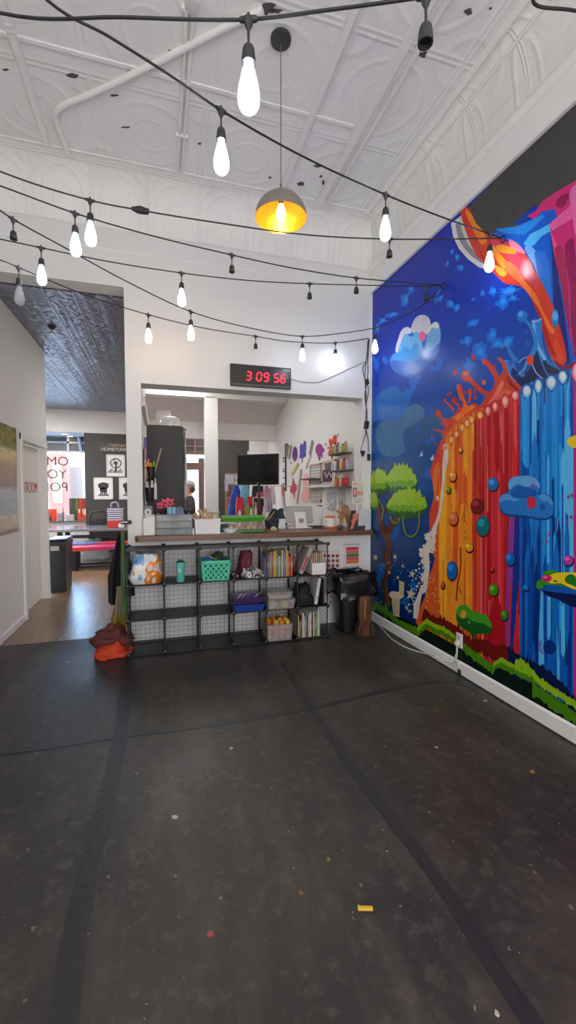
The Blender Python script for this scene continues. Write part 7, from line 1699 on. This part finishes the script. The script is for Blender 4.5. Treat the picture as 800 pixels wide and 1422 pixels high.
# bottle shelves
sh3 = [(629.5, 'top', (86, 74, 66), 468.5, 489), (653, 'middle', (90, 82, 76), 468, 491.5), (675.5, 'bottom', (104, 96, 90), 469, 490)]
rr = random.Random(12)
pals = {'top': [(150, 130, 90), (176, 170, 110), (110, 90, 120), (196, 196, 130), (150, 170, 130)], 'middle': [(190, 190, 206), (214, 214, 220), (90, 84, 110), (214, 186, 90), (196, 70, 60), (150, 160, 180)], 'bottom': [(222, 216, 206), (196, 150, 80), (190, 70, 70), (200, 180, 120), (206, 50, 54), (186, 40, 50)]}
for y, nm, c_, x0, x1 in sh3:
    z, ya, yb2 = ledge('wall_shelf', '%s of three small dark bottle shelves near the right jamb' % nm, x0, y, x1, .13, c_, .018)
    n = 6
    for k in range(n):
        yy = yb2 - .035 - (yb2 - ya - .07) * k / (n - 1); col = pals[nm][k % len(pals[nm])]; hh = rr.uniform(.11, .17) * (1.0 if nm != 'bottom' else .95)
        o = thing('paint_bottle', 'paint bottle, %s from the far end of the %s bottle shelf' % (ORDN[k], nm), 'bottle', (XKR - .07, yy, z), 'bottles on the %s wall shelf' % nm)
        MB().lathe([(.024, .001), (.026, .006), (.026, hh * .7), (.014, hh * .82)], (XKR - .075, yy, z), 12).build('body', mat(col, .35), o); MB().lathe([(.014, hh * .82), (.014, hh), (.001, hh)], (XKR - .075, yy, z), 10).build('cap', mat([(230, 228, 224), (60, 60, 62), (206, 60, 50)][k % 3], .4), o)
# plastic sleeves hanging
for k, (px, y0_, y1_) in enumerate(((456, 684, 706), (461, 683, 708), (473, 678, 700))):
    a_ = wp(px, y0_, .03); b_ = wp(px, y1_, .03); o = hangcloth('plastic_sleeve', mat((214, 214, 222), .15, var=.1, alpha=.7), None, (XKR - .016, a_.y, a_.z), .17, a_.z - b_.z, .012, 2.5, k, .9, 'Y'); tag(o, 'clear plastic sleeve hanging on the kitchen wall, %s from the far end' % ORDN[k], 'plastic sleeve', 'plastic sleeves')
# ---------------------------------------------------------------- person outside the counter, far behind
# ---------------------------------------------------------------- hall things
# curled poster on the hall wall
ps1 = thing('wall_poster', 'curling photo poster of plants and weathered boards on the hall wall', 'poster', (XL + .01, 5.1, 1.1))
yA, yB_ = 4.93, 5.57; zA, zB_ = 1.10, 2.27
def pf(u, v):
    y = yA + (yB_ - yA) * u; z = zB_ - (zB_ - zA) * v; e = max(0, (u - .85) / .15)
    return Vector((XL + .004 + .03 * e ** 2 * (0.4 + .6 * abs(v - .45)) + .006 * (1 + math.sin(v * 6)), y, z - .03 * e * (1 - 2 * abs(v - .5)) * 0))
m, N, L, b = nodes_of('poster_print'); tcn = N.new('ShaderNodeTexCoord'); sp = N.new('ShaderNodeSeparateXYZ'); L.new(tcn.outputs['Object'], sp.inputs[0])
mp = N.new('ShaderNodeMapping'); mp.inputs['Scale'].default_value = (1, 2, 9); L.new(tcn.outputs['Object'], mp.inputs['Vector']); gn = noise_n(N, L, mp.outputs[0], 3, 5, .6)
zz_ = mth(N, L, 'ADD', mth(N, L, 'DIVIDE', sp.outputs[2], 1.17), mth(N, L, 'MULTIPLY', mth(N, L, 'SUBTRACT', gn, .5), .05))
base = ramp(N, L, zz_, [(0, lin((221, 205, 192))), (.16, lin((241, 225, 207))), (.19, lin((198, 205, 210))), (.40, lin((221, 228, 232))), (.44, lin((192, 169, 155))), (.62, lin((214, 180, 155))), (.70, lin((250, 221, 169))), (.76, lin((250, 232, 169))), (.80, lin((169, 158, 108))), (.90, lin((124, 126, 67))), (1, lin((135, 133, 122)))])
f2 = noise_n(N, L, tcn.outputs['Object'], 9, 4, .6); mask = ramp(N, L, zz_, [(.79, g(0)), (.84, g(1))])
leaf = ramp(N, L, f2, [(.35, lin((84, 92, 80))), (.5, lin((140, 136, 50))), (.65, lin((176, 160, 40))), (.8, lin((90, 96, 100)))])
L.new(mixc(N, L, mask, mixc(N, L, ramp(N, L, gn, [(.35, g(.0)), (.7, g(.35))]), base, lin((120, 106, 98))), leaf), b.inputs['Base Color']); b.inputs['Roughness'].default_value = .5
MB().surf(pf, 16, 20).build('sheet', m, ps1, solid=.002)
# hall trash can
hx0, hx1, hy = -1.53, -1.20, 7.45
a_ = atz(93, 817, 0); 
tb1 = thing('trash_can', 'tall black trash can with tilted lid standing in the hall', 'trash can', (-1.42, 7.5, 0))
pL, pR = aty(70, 800, 7.3), aty(95, 745, 7.3); zt1 = aty(85, 752, 7.3).z
M_BIN = mat((36, 37, 39), .4)
x0, x1 = pL.x - .02, aty(92.5, 815, 7.3).x; 
mb = MB(); tk = 1.06; xm = (x0 + x1) / 2; hw = (x1 - x0) / 2
vs = []
for z, k in ((.002, .9), (zt1 - .06, 1.06), (zt1 - .06, 1.12), (zt1, 1.12)):
    vs += [(xm - hw * k, 7.3 + .25 - .25 * k, z), (xm + hw * k, 7.3 + .25 - .25 * k, z), (xm + hw * k, 7.3 + .25 + .25 * k, z), (xm - hw * k, 7.3 + .25 + .25 * k, z)]
fs = [(3, 2, 1, 0), (12, 13, 14, 15)]
for i in range(3):
    for k in range(4): fs.append((4 * i + k, 4 * i + (k + 1) % 4, 4 * i + 4 + (k + 1) % 4, 4 * i + 4 + k))
mb.add(vs, fs); mb.build('bin', M_BIN, tb1, smooth=False, bevel=.01)
MB().cbox((xm, 7.55, zt1 + .025), (hw * 2.2, .54, .03), ry=-.03).build('lid', mat((52, 62, 76), .3), tb1, bevel=.008)
MB().cbox((xm - .02, 7.262, zt1 - .1), (hw * 1.0, .008, .07)).build('paper_tag', mat((176, 172, 166), .6), tb1)
# long table
zt_ = .76
tx0, tx1, ty0, ty1 = -2.9, -.55, 10.0, 11.05
lt = thing('long_table', 'long table with pale blue shining top in the far hall', 'table', (-1.7, 10.5, 0))
MB().box((tx0, ty0, zt_ - .06), (tx1, ty1, zt_)).build('table_top', mat((128, 132, 138), .12, var=.06), lt, bevel=.006)
for x in (-2.05, -.75):
    for y in (ty0 + .12, ty1 - .12): MB().box((x - .045, y - .045, 0), (x + .045, y + .045, zt_ - .06)).build('leg', mat((30, 30, 32), .5), lt, smooth=False)
MB().box((-2.05, ty0 + .1, .55), (-.75, ty0 + .14, .62)).build('apron_rail', mat((30, 30, 32), .5), lt, smooth=False)
# benches with painted tops
def paintbench(label, x0, x1, y0, y1, z, pal_):
    o = thing('bench', label, 'bench', ((x0 + x1) / 2, (y0 + y1) / 2, 0))
    m, N, L, b = nodes_of('painted_bench'); t_ = N.new('ShaderNodeTexCoord'); mp = N.new('ShaderNodeMapping'); mp.inputs['Scale'].default_value = (.5, .6, .2); L.new(t_.outputs['Object'], mp.inputs['Vector'])
    s_ = N.new('ShaderNodeSeparateXYZ'); L.new(t_.outputs['Generated'], s_.inputs[0])
    f = mth(N, L, 'ADD', s_.outputs[0], mth(N, L, 'MULTIPLY', mth(N, L, 'SUBTRACT', noise_n(N, L, mp.outputs[0], 6, 5, .6), .5), .3))
    L.new(ramp(N, L, f, [(i / (len(pal_) - 1), lin(c_)) for i, c_ in enumerate(pal_)]), b.inputs['Base Color']); b.inputs['Roughness'].default_value = .3
    MB().box((x0, y0, z - .08), (x1, y1, z)).build('seat', m, o, bevel=.01)
    for x in (x0 + .12, x1 - .2):
        for y in (y0 + .06, y1 - .06): MB().box((x - .035, y - .035, 0), (x + .035, y + .035, z - .08)).build('leg', mat((28, 28, 30), .5), o, smooth=False)
        MB().box((x - .035, y0 + .03, .02), (x + .035, y1 - .03, .06)).build('foot_bar', mat((28, 28, 30), .5), o, smooth=False)
    MB().box((x0 + .12, (y0 + y1) / 2 - .02, .03), (x1 - .2, (y0 + y1) / 2 + .02, .07)).build('stretcher', mat((28, 28, 30), .5), o, smooth=False)
paintbench('near bench with red, pink and violet painted seat in the hall', aty(94, 755, 9.3).x, -.45, 9.15, 9.5, .47, [(222, 66, 40), (214, 54, 60), (206, 60, 110), (196, 50, 90), (120, 84, 176), (90, 110, 190)])
paintbench('far bench with blue and red painted seat behind the near bench', aty(100, 745, 9.8).x, -.5, 9.58, 9.82, .50, [(96, 130, 196), (90, 120, 190), (190, 60, 80), (206, 50, 56), (214, 60, 50)])
# things on the table
px0, px1 = aty(149.5, 722, 10.2).x, aty(171, 722, 10.2).x
tag(MB().box((px0, 10.15, zt_ + .001), (px1, 10.5, zt_ + .15)).build('gift_box', mat((206, 52, 44), .5, var=.15), bevel=.006), 'red box under the stack of white books on the hall table', 'box')
rr = random.Random(4)
for k in range(6):
    z = zt_ + .152 + k * .047; dx = rr.uniform(-.012, .012); mb = MB(); mb.box((px0 + dx, 10.16, z), (px1 + dx, 10.46, z + .008)); mb.box((px0 + dx, 10.16, z + .038), (px1 + dx, 10.46, z + .046)); mb.box((px0 + dx, 10.45, z), (px1 + dx, 10.46, z + .046)); mb.mi = 1; mb.box((px0 + dx + .004, 10.165, z + .008), (px1 + dx - .004, 10.455, z + .038))
    tag(mb.build('book', [mat((70, 70, 120), .5), mat((226, 226, 232), .6)], smooth=False), 'white paged book, %s from the bottom of the stack on the red box' % ORDN[k], 'book', 'books stacked on the hall table')
p_ = aty(159.5, 702, 10.3); zb_ = zt_ + .152 + 6 * .047
tag(MB().tube(smooth_path([(p_.x - .07, 10.3, zb_ + .007), (p_.x - .075, 10.3, zb_ + .07), (p_.x - .03, 10.3, zb_ + .12), (p_.x + .03, 10.3, zb_ + .12), (p_.x + .07, 10.3, zb_ + .06), (p_.x + .08, 10.3, zb_ + .007)], 5), .02, 8).build('curled_hose', mat((150, 156, 156), .5)), 'grey curved loop standing on the stack of books', 'loop')
o = MB().cbox((aty(168.5, 728, 10.05).x, 10.06, zt_ + .05), (.12, .05, .09)).build('white_bottle', mat((226, 226, 226), .4), bevel=.01); tag(o, 'small white packet at the table edge beside the red box', 'packet')
# black chair behind the table
ch = thing('metal_chair', 'black metal chair at the far side of the hall table', 'chair', (-1.2, 11.35, 0))
xa, xb = aty(124, 715, 11.4).x, aty(150, 715, 11.4).x; zt3 = aty(135, 711.5, 11.4).z; MC = mat((24, 24, 26), .4)
MB().box((xa, 11.15, .43), (xb, 11.55, .46)).build('seat', MC, ch, bevel=.008)
MB().tube(smooth_path([(xa, 11.55, .44), (xa + .0, 11.58, zt3 - .08), (xa + .06, 11.58, zt3), (xb - .06, 11.58, zt3), (xb, 11.58, zt3 - .08), (xb, 11.55, .44)], 5), .02, 8).build('back_frame', MC, ch)
MB().box((xa, 11.57, .62), (xb, 11.59, zt3 - .16)).build('backrest', MC, ch, bevel=.006)
for x in (xa + .03, xb - .03):
    for y in (11.18, 11.52): MB().tube([(x, y, 0), (x, y, .44)], .016, 8).build('leg', MC, ch)
# canvases and bits on the window ledge
def drip_canvas(label, x0, y0_, x1, y1_, Y, base, strips, ledge_z):
    a_, b_ = aty(x0, y0_, Y), aty(x1, y1_, Y); o = thing('canvas_painting', label, 'painting', ((a_.x + b_.x) / 2, Y, ledge_z))
    MB().box((a_.x, Y, ledge_z + .001), (b_.x, Y + .03, a_.z)).build('canvas', mat(base, .5, var=.2), o, smooth=False)
    mb = MB(); rr = random.Random(int(x0)); ms = []
    for k, (u, w_, d_, c_) in enumerate(strips):
        ms.append(mat(c_, .45)); mb.mi = k; x = a_.x + (b_.x - a_.x) * u; ww = (b_.x - a_.x) * w_; hh = (a_.z - ledge_z) * d_
        mb.prism([(x, Y - .003, a_.z - .01), (x + ww, Y - .003, a_.z - .01), (x + ww * .9, Y - .003, a_.z - hh * .9), (x + ww / 2, Y - .003, a_.z - hh), (x + ww * .15, Y - .003, a_.z - hh * .8)], (0, .004, 0))
    mb.build('paint_drips', ms, o, smooth=False)
YL = YW - .36
drip_canvas('dark canvas with green, red and orange paint drips on the window ledge', 96, 692, 120, 721, YL, (74, 60, 64), [(.02, .12, .5, (110, 70, 90)), (.28, .12, .9, (60, 90, 50)), (.34, .12, .55, (90, 170, 60)), (.5, .10, .8, (150, 50, 40)), (.62, .12, .6, (196, 60, 40)), (.76, .14, .7, (160, 40, 44)), (.9, .08, .5, (120, 50, 50))], ZS)
drip_canvas('small red canvas with white patches in front of the dark dripped canvas', 107.5, 706, 120, 721, YL - .05, (196, 64, 44), [(.1, .3, .4, (226, 206, 190)), (.5, .3, .5, (226, 150, 120)), (.3, .2, .8, (150, 30, 30)), (.75, .2, .6, (240, 220, 206))], ZS)
drip_canvas('plain orange red canvas at the left end of the window ledge', 66, 707, 79, 720.5, YL, (206, 64, 40), [(.1, .3, .3, (226, 90, 60))], ZS)
drip_canvas('small grey canvas card beside the orange red canvas', 79.5, 712, 86, 721, YL, (150, 146, 144), [(.2, .5, .3, (170, 166, 164))], ZS); drip_canvas('small pale canvas card near the dark dripped canvas', 91, 714.5, 103, 721, YL - .02, (176, 172, 170), [(.2, .5, .3, (190, 188, 184))], ZS)
for k, (x, y, c_, nm) in enumerate(((87.5, 705, (110, 110, 116), 'tall grey'), (70, 716, (60, 40, 44), 'short dark'))):
    t = aty(x, y, YL); o = thing('paint_bottle', '%s bottle on the window ledge between the small canvases' % nm, 'bottle', (t.x, YL + .05, ZS)); hh = t.z - ZS
    MB().lathe([(.03, .001), (.032, .01), (.03, hh * .6), (.012, hh * .75)], (t.x, YL + .0, ZS), 12).build('body', mat(c_, .4), o); MB().lathe([(.012, hh * .75), (.012, hh), (.001, hh)], (t.x, YL + .0, ZS), 10).build('cap', mat((70, 70, 74), .4), o)
# framed prints and sign on the dark wall
def ink_blob(mb, c, w, h, kind):
    X, Z = c; Y = Y12 - .024
    def E(x, z, rx, rz, n=16):
        mb.prism([(X + (x + rx * math.cos(2 * PI * i / n)) * w, Y, Z + (z + rz * math.sin(2 * PI * i / n)) * h) for i in range(n)], (0, .002, 0))
    def Ln(pts, r_): mb.tube([(X + p_[0] * w, Y, Z + p_[1] * h) for p_ in pts], r_ * w, 5)
    if kind == 0:
        rr = random.Random(6)
        for k in range(26):
            a = 2 * PI * k / 26; Ln([(.30 * math.cos(a), .1 + .22 * math.sin(a)), (.34 * math.cos(a + .5) * rr.uniform(.5, 1), .1 + .26 * math.sin(a + .5) * rr.uniform(.4, 1))], .018)
        for k in range(10): Ln([(-.4 + .08 * k, -.34), (-.36 + .08 * k, -.22 + .05 * (k % 3))], .022)
        Ln([(0, .05), (0, -.3)], .05); E(0, .12, .12, .08)
    else:
        E(0, .12, .28, .16); E(0, -.06, .2, .12); 
        Ln([(-.1, -.1), (-.18, -.3)], .03); Ln([(.1, -.1), (.18, -.3)], .03); Ln([(-.28, -.31), (.28, -.31)], .03); Ln([(-.3, .2), (.3, .22)], .02); Ln([(-.05, -.12), (-.05, -.3)], .03); Ln([(.06, -.12), (.06, -.3)], .03)
def wallprint(label, x0, y0_, x1, y1_, kind):
    a_, b_ = aty(x0, y0_, Y12), aty(x1, y1_, Y12); o = thing('framed_print', label, 'framed print', ((a_.x + b_.x) / 2, Y12, b_.z), 'framed ink prints on the dark wall'); t = .03
    mb = MB(); y = Y12 - .03
    for p_, q_ in (((a_.x, b_.z), (a_.x + t, a_.z)), ((b_.x - t, b_.z), (b_.x, a_.z)), ((a_.x, b_.z), (b_.x, b_.z + t)), ((a_.x, a_.z - t), (b_.x, a_.z))): mb.box((p_[0], y, p_[1]), (q_[0], Y12 - .001, q_[1]))
    mb.build('frame', mat((206, 204, 202), .4), o, smooth=False); MB().box((a_.x + t, Y12 - .022, b_.z + t), (b_.x - t, Y12 - .002, a_.z - t)).build('paper', mat((226, 224, 224), .35), o, smooth=False)
    mb = MB(); ink_blob(mb, ((a_.x + b_.x) / 2, (a_.z + b_.z) / 2), b_.x - a_.x, a_.z - b_.z, kind); mb.build('ink_drawing', mat((54, 52, 56), .6), o, smooth=False)
wallprint('framed ink print of a tangled plant, highest on the dark wall', 147.5, 631, 174, 662, 0)
wallprint('framed ink print of a bowl shape, lower left on the dark wall', 130, 663, 157.5, 693.5, 1)
wallprint('framed ink print partly hidden by the white wall edge', 165, 663, 190, 693.5, 1)
a_, b_ = aty(137.5, 615, Y12), aty(186, 627, Y12)
sg = thing('wall_sign', 'dark wood sign reading Celebrate HOMETOWN on the dark wall', 'sign', ((a_.x + b_.x) / 2, Y12, b_.z))
MB().box((a_.x, Y12 - .02, b_.z), (b_.x, Y12 - .001, a_.z)).build('board', mat_wood((84, 72, 62), (60, 50, 44), 'sign_wood'), sg, smooth=False)
q = aty(140.5, 623.8, Y12 - .021); text('lettering', 'HOMETOWN TALENT', .112, (q.x, Y12 - .021, q.z), (PI / 2, 0, 0), mat((214, 206, 200), .5), sg, .001, 'LEFT')
q = aty(150.5, 618, Y12 - .021); text('script_lettering', 'Celebrate', .10, (q.x, Y12 - .021, q.z), (PI / 2, 0, 0), mat((176, 160, 140), .5), sg, .001, 'LEFT', .3)
# ceiling fixtures
p_ = atz(72, 452, 3.585); sk_ = thing('ceiling_sensor', 'small grey sprinkler head on the black tin ceiling', 'sprinkler', (p_.x, p_.y, 3.6))
MB().lathe([(.05, 0), (.055, -.02), (.03, -.05), (.012, -.06)], (p_.x, p_.y, 3.6), 16).build('base', mat((60, 60, 62), .4, .5), sk_); MB().lathe([(.012, -.06), (.01, -.1), (.035, -.105), (.035, -.115), (.001, -.12)], (p_.x, p_.y, 3.6), 14).build('deflector', mat((170, 168, 166), .3, .8), sk_)
for k, (x, y, Yq) in enumerate(((90, 599.5, 12.15), (97.5, 605, 12.6))):
    p_ = aty(x, y, Yq); p_.z = ZB - .01; o = thing('downlight', '%s lit recessed downlight in the bay over the far window' % ['nearer', 'farther'][k], 'ceiling light', p_); 
    MB().lathe([(.09, 0), (.095, -.008), (.07, -.01), (.065, -.002)], p_, 20, cap=False).build('trim_ring', mat((226, 222, 216), .4), o); MB().lathe([(.066, -.003), (.001, -.003)], p_, 20, cap=False).build('lens', bulb_mat((255, 222, 180), 9.0, 'downlight_glow'), o)
# low clutter under the table
tag(heap('drop_cloth', mat((196, 206, 214), .7), None, (aty(137, 745, 11.4).x, 10.75, .0), .28, .16, .45, 4), 'pale crumpled sheet heaped under the hall table', 'sheet')
tag(MB().box((aty(129, 764, 11.3).x, 11.0, .001), (aty(149, 764, 11.3).x, 11.12, .2)).build('cardboard_box', mat((176, 166, 158), .7), bevel=.004), 'low grey box on the floor under the hall table', 'box')
tag(MB().box((aty(104, 750, 11.6).x, 11.6, .001), (aty(124, 750, 11.6).x, 11.75, .66)).build('radiator_cover', mat((196, 192, 190), .6), bevel=.006), 'pale low panel standing behind the table legs', 'panel')
# ---------------------------------------------------------------- person far behind near the glass door
px_, Yp_ = 262.5, 10.6
base = aty(px_, 683, Yp_); bx0 = base.x + .02
pe = thing('person', 'person in a grey knit cap and dark jacket standing near the glass door, looking left', 'person', (bx0, Yp_, 0))
def skinmesh(name, verts, edges, radii, m, root=0, sub=2):
    me = bpy.data.meshes.new(name); o0 = ORG[pe.name]
    me.from_pydata([tuple(Vector(v)) for v in verts], edges, []); o = bpy.data.objects.new(name, me); COL.objects.link(o); o.parent = pe; ORG[o.name] = o0
    md = o.modifiers.new('skin', 'SKIN'); 
    if not me.skin_vertices: 
        bpy.context.view_layer.objects.active = o
    for i, r_ in enumerate(radii): me.skin_vertices[0].data[i].radius = (r_, r_) if isinstance(r_, (int, float)) else r_
    me.skin_vertices[0].data[root].use_root = True; md.use_smooth_shade = True
    s_ = o.modifiers.new('subd', 'SUBSURF'); s_.levels = sub; s_.render_levels = sub
    me.materials.append(m); return o
MSK = mat((206, 156, 134), .6, var=.04)
# facing -X (left); units metres, feet at z=0
body_v = [(0, 0, .95), (0, 0, 1.15), (0, 0, 1.38), (-.01, 0, 1.47), (-.02, 0, 1.55), (-.03, 0, 1.64), (-.02, 0, 1.73),
          (0, -.17, 1.40), (.03, -.22, 1.14), (-.12, -.2, .98), (-.18, -.18, .95), (0, .17, 1.40), (.03, .22, 1.14), (-.1, .2, .96), (-.16, .18, .93),
          (0, -.09, .88), (-.01, -.10, .48), (.02, -.10, .09), (-.11, -.11, .03), (0, .09, .88), (.01, .10, .48), (.04, .10, .09), (-.09, .11, .03)]
body_e = [(0, 1), (1, 2), (2, 3), (3, 4), (4, 5), (5, 6), (2, 7), (7, 8), (8, 9), (9, 10), (2, 11), (11, 12), (12, 13), (13, 14), (0, 15), (15, 16), (16, 17), (17, 18), (0, 19), (19, 20), (20, 21), (21, 22)]
body_r = [(.12, .15), (.11, .14), (.11, .15), .06, .055, (.1, .075), (.085, .07), .055, .042, .034, .03, .055, .042, .034, .03, .085, .06, .045, .035, .085, .06, .045, .035]
skinmesh('body', body_v, body_e, body_r, MSK)
# face details
fo = ORG[pe.name]
MB().tube([fo + Vector((-.115, 0, 1.665)), fo + Vector((-.145, 0, 1.635)), fo + Vector((-.12, 0, 1.625))], [.012, .016, .01], 8).build('nose', MSK, pe)
for s_ in (-1, 1):
    MB().ball(fo + Vector((-.112, s_ * .03, 1.672)), .011).build('eye', mat((60, 50, 46), .3), pe); MB().ball(fo + Vector((-.0, s_ * .078, 1.65)), .028, (.7, .35, 1)).build('ear', MSK, pe)
MB().ball(fo + Vector((-.118, 0, 1.592)), .02, (.4, 1.1, .35)).build('mouth', mat((176, 100, 96), .5), pe)
MB().ball(fo + Vector((.0, 0, 1.715)), .118, (1.05, .85, .9), 20, 12, .05).build('knit_cap', mat((170, 164, 166), .9, bump=.3, bscale=120), pe)
MB().ball(fo + Vector((.05, 0, 1.62)), .085, (.9, .95, 1.2), 16, 10, .15).build('hair', mat((86, 70, 62), .7), pe)
MJ = mat((56, 56, 62), .8, var=.2, bump=.2)
skinmesh('jacket', [(0, 0, .92), (0, 0, 1.15), (0, 0, 1.36), (-.005, 0, 1.47), (0, -.17, 1.39), (.03, -.22, 1.14), (-.1, -.205, .99), (0, .17, 1.39), (.03, .22, 1.14), (-.08, .205, .97)], [(0, 1), (1, 2), (2, 3), (2, 4), (4, 5), (5, 6), (2, 7), (7, 8), (8, 9)], [(.15, .18), (.145, .175), (.14, .18), (.09, .09), .08, .065, .055, .08, .065, .055], MJ)
skinmesh('trousers', [(0, 0, .96), (0, -.09, .86), (-.01, -.10, .48), (.02, -.10, .07), (0, .09, .86), (.01, .10, .48), (.04, .10, .07)], [(0, 1), (1, 2), (2, 3), (0, 4), (4, 5), (5, 6)], [(.13, .16), .1, .075, .062, .1, .075, .062], mat((50, 54, 70), .8))
for s_, dx in ((-1, 0), (1, .02)): MB().ball(fo + Vector((dx - .05, s_ * .105, .045)), .075, (1.8, .75, .6)).build('shoe', mat((40, 36, 34), .6), pe)
# ---------------------------------------------------------------- camera, world, exposure
cam = bpy.data.cameras.new('camera'); co = bpy.data.objects.new('camera', cam); COL.objects.link(co)
co.matrix_world = Matrix(((RT.x, UP.x, -FW.x, EYE.x), (RT.y, UP.y, -FW.y, EYE.y), (RT.z, UP.z, -FW.z, EYE.z), (0, 0, 0, 1)))
cam.sensor_fit = 'VERTICAL'; cam.sensor_height = 36.0; cam.lens = FPX / 1422 * 36.0; cam.clip_start = 0.03; cam.clip_end = 200
scene.camera = co
wd = bpy.data.worlds.new('daylight'); scene.world = wd; wd.use_nodes = True
bgn = wd.node_tree.nodes['Background']; pass
N, L = wd.node_tree.nodes, wd.node_tree.links
tw = N.new('ShaderNodeTexCoord'); sw = N.new('ShaderNodeSeparateXYZ'); L.new(tw.outputs['Generated'], sw.inputs[0])
el = ramp(N, L, sw.outputs[2], [(0.0, g(0)), (0.1, g(0.15)), (0.22, g(1))])                     # hazy white at the horizon, blue above
side = ramp(N, L, mth(N, L, 'ADD', mth(N, L, 'MULTIPLY', sw.outputs[1], .5), .5), [(0.45, g(0.15)), (0.6, g(1))])   # clearest over the street
L.new(mixc(N, L, mth(N, L, 'MULTIPLY', el, side), (1.0, .97, .94, 1), (.34, .62, 1.0, 1)), bgn.inputs[0])
L.new(mth(N, L, 'MULTIPLY', ramp(N, L, mth(N, L, 'ADD', mth(N, L, 'MULTIPLY', sw.outputs[1], .5), .5), [(0.4, g(.40)), (0.6, g(1))]), 17.0), bgn.inputs[1])
def portal(n, loc, rot, sx, sy):
    l = bpy.data.lights.new(n, 'AREA'); l.shape = 'RECTANGLE'; l.size = sx; l.size_y = sy; l.cycles.is_portal = True
    o = bpy.data.objects.new(n, l); COL.objects.link(o); o.location = loc; o.rotation_euler = rot
portal('window_portal', ((XL + XR) / 2, YF - 0.2, 1.9), (PI / 2, 0, 0), 3.6, 2.8)
portal('window_portal', (-2.9, YW + 0.2, 1.7), (-PI / 2, 0, 0), 2.4, 2.6)
portal('window_portal', ((XD0 + XD1) / 2, Y12 + 0.3, 1.5), (-PI / 2, 0, 0), 1.2, 2.8)
vs = scene.view_settings; vs.view_transform = 'Standard'; vs.look = 'None'; vs.gamma = 1.0; vs.use_curve_mapping = False
scene.display_settings.display_device = 'sRGB'; vs.exposure = 0.1
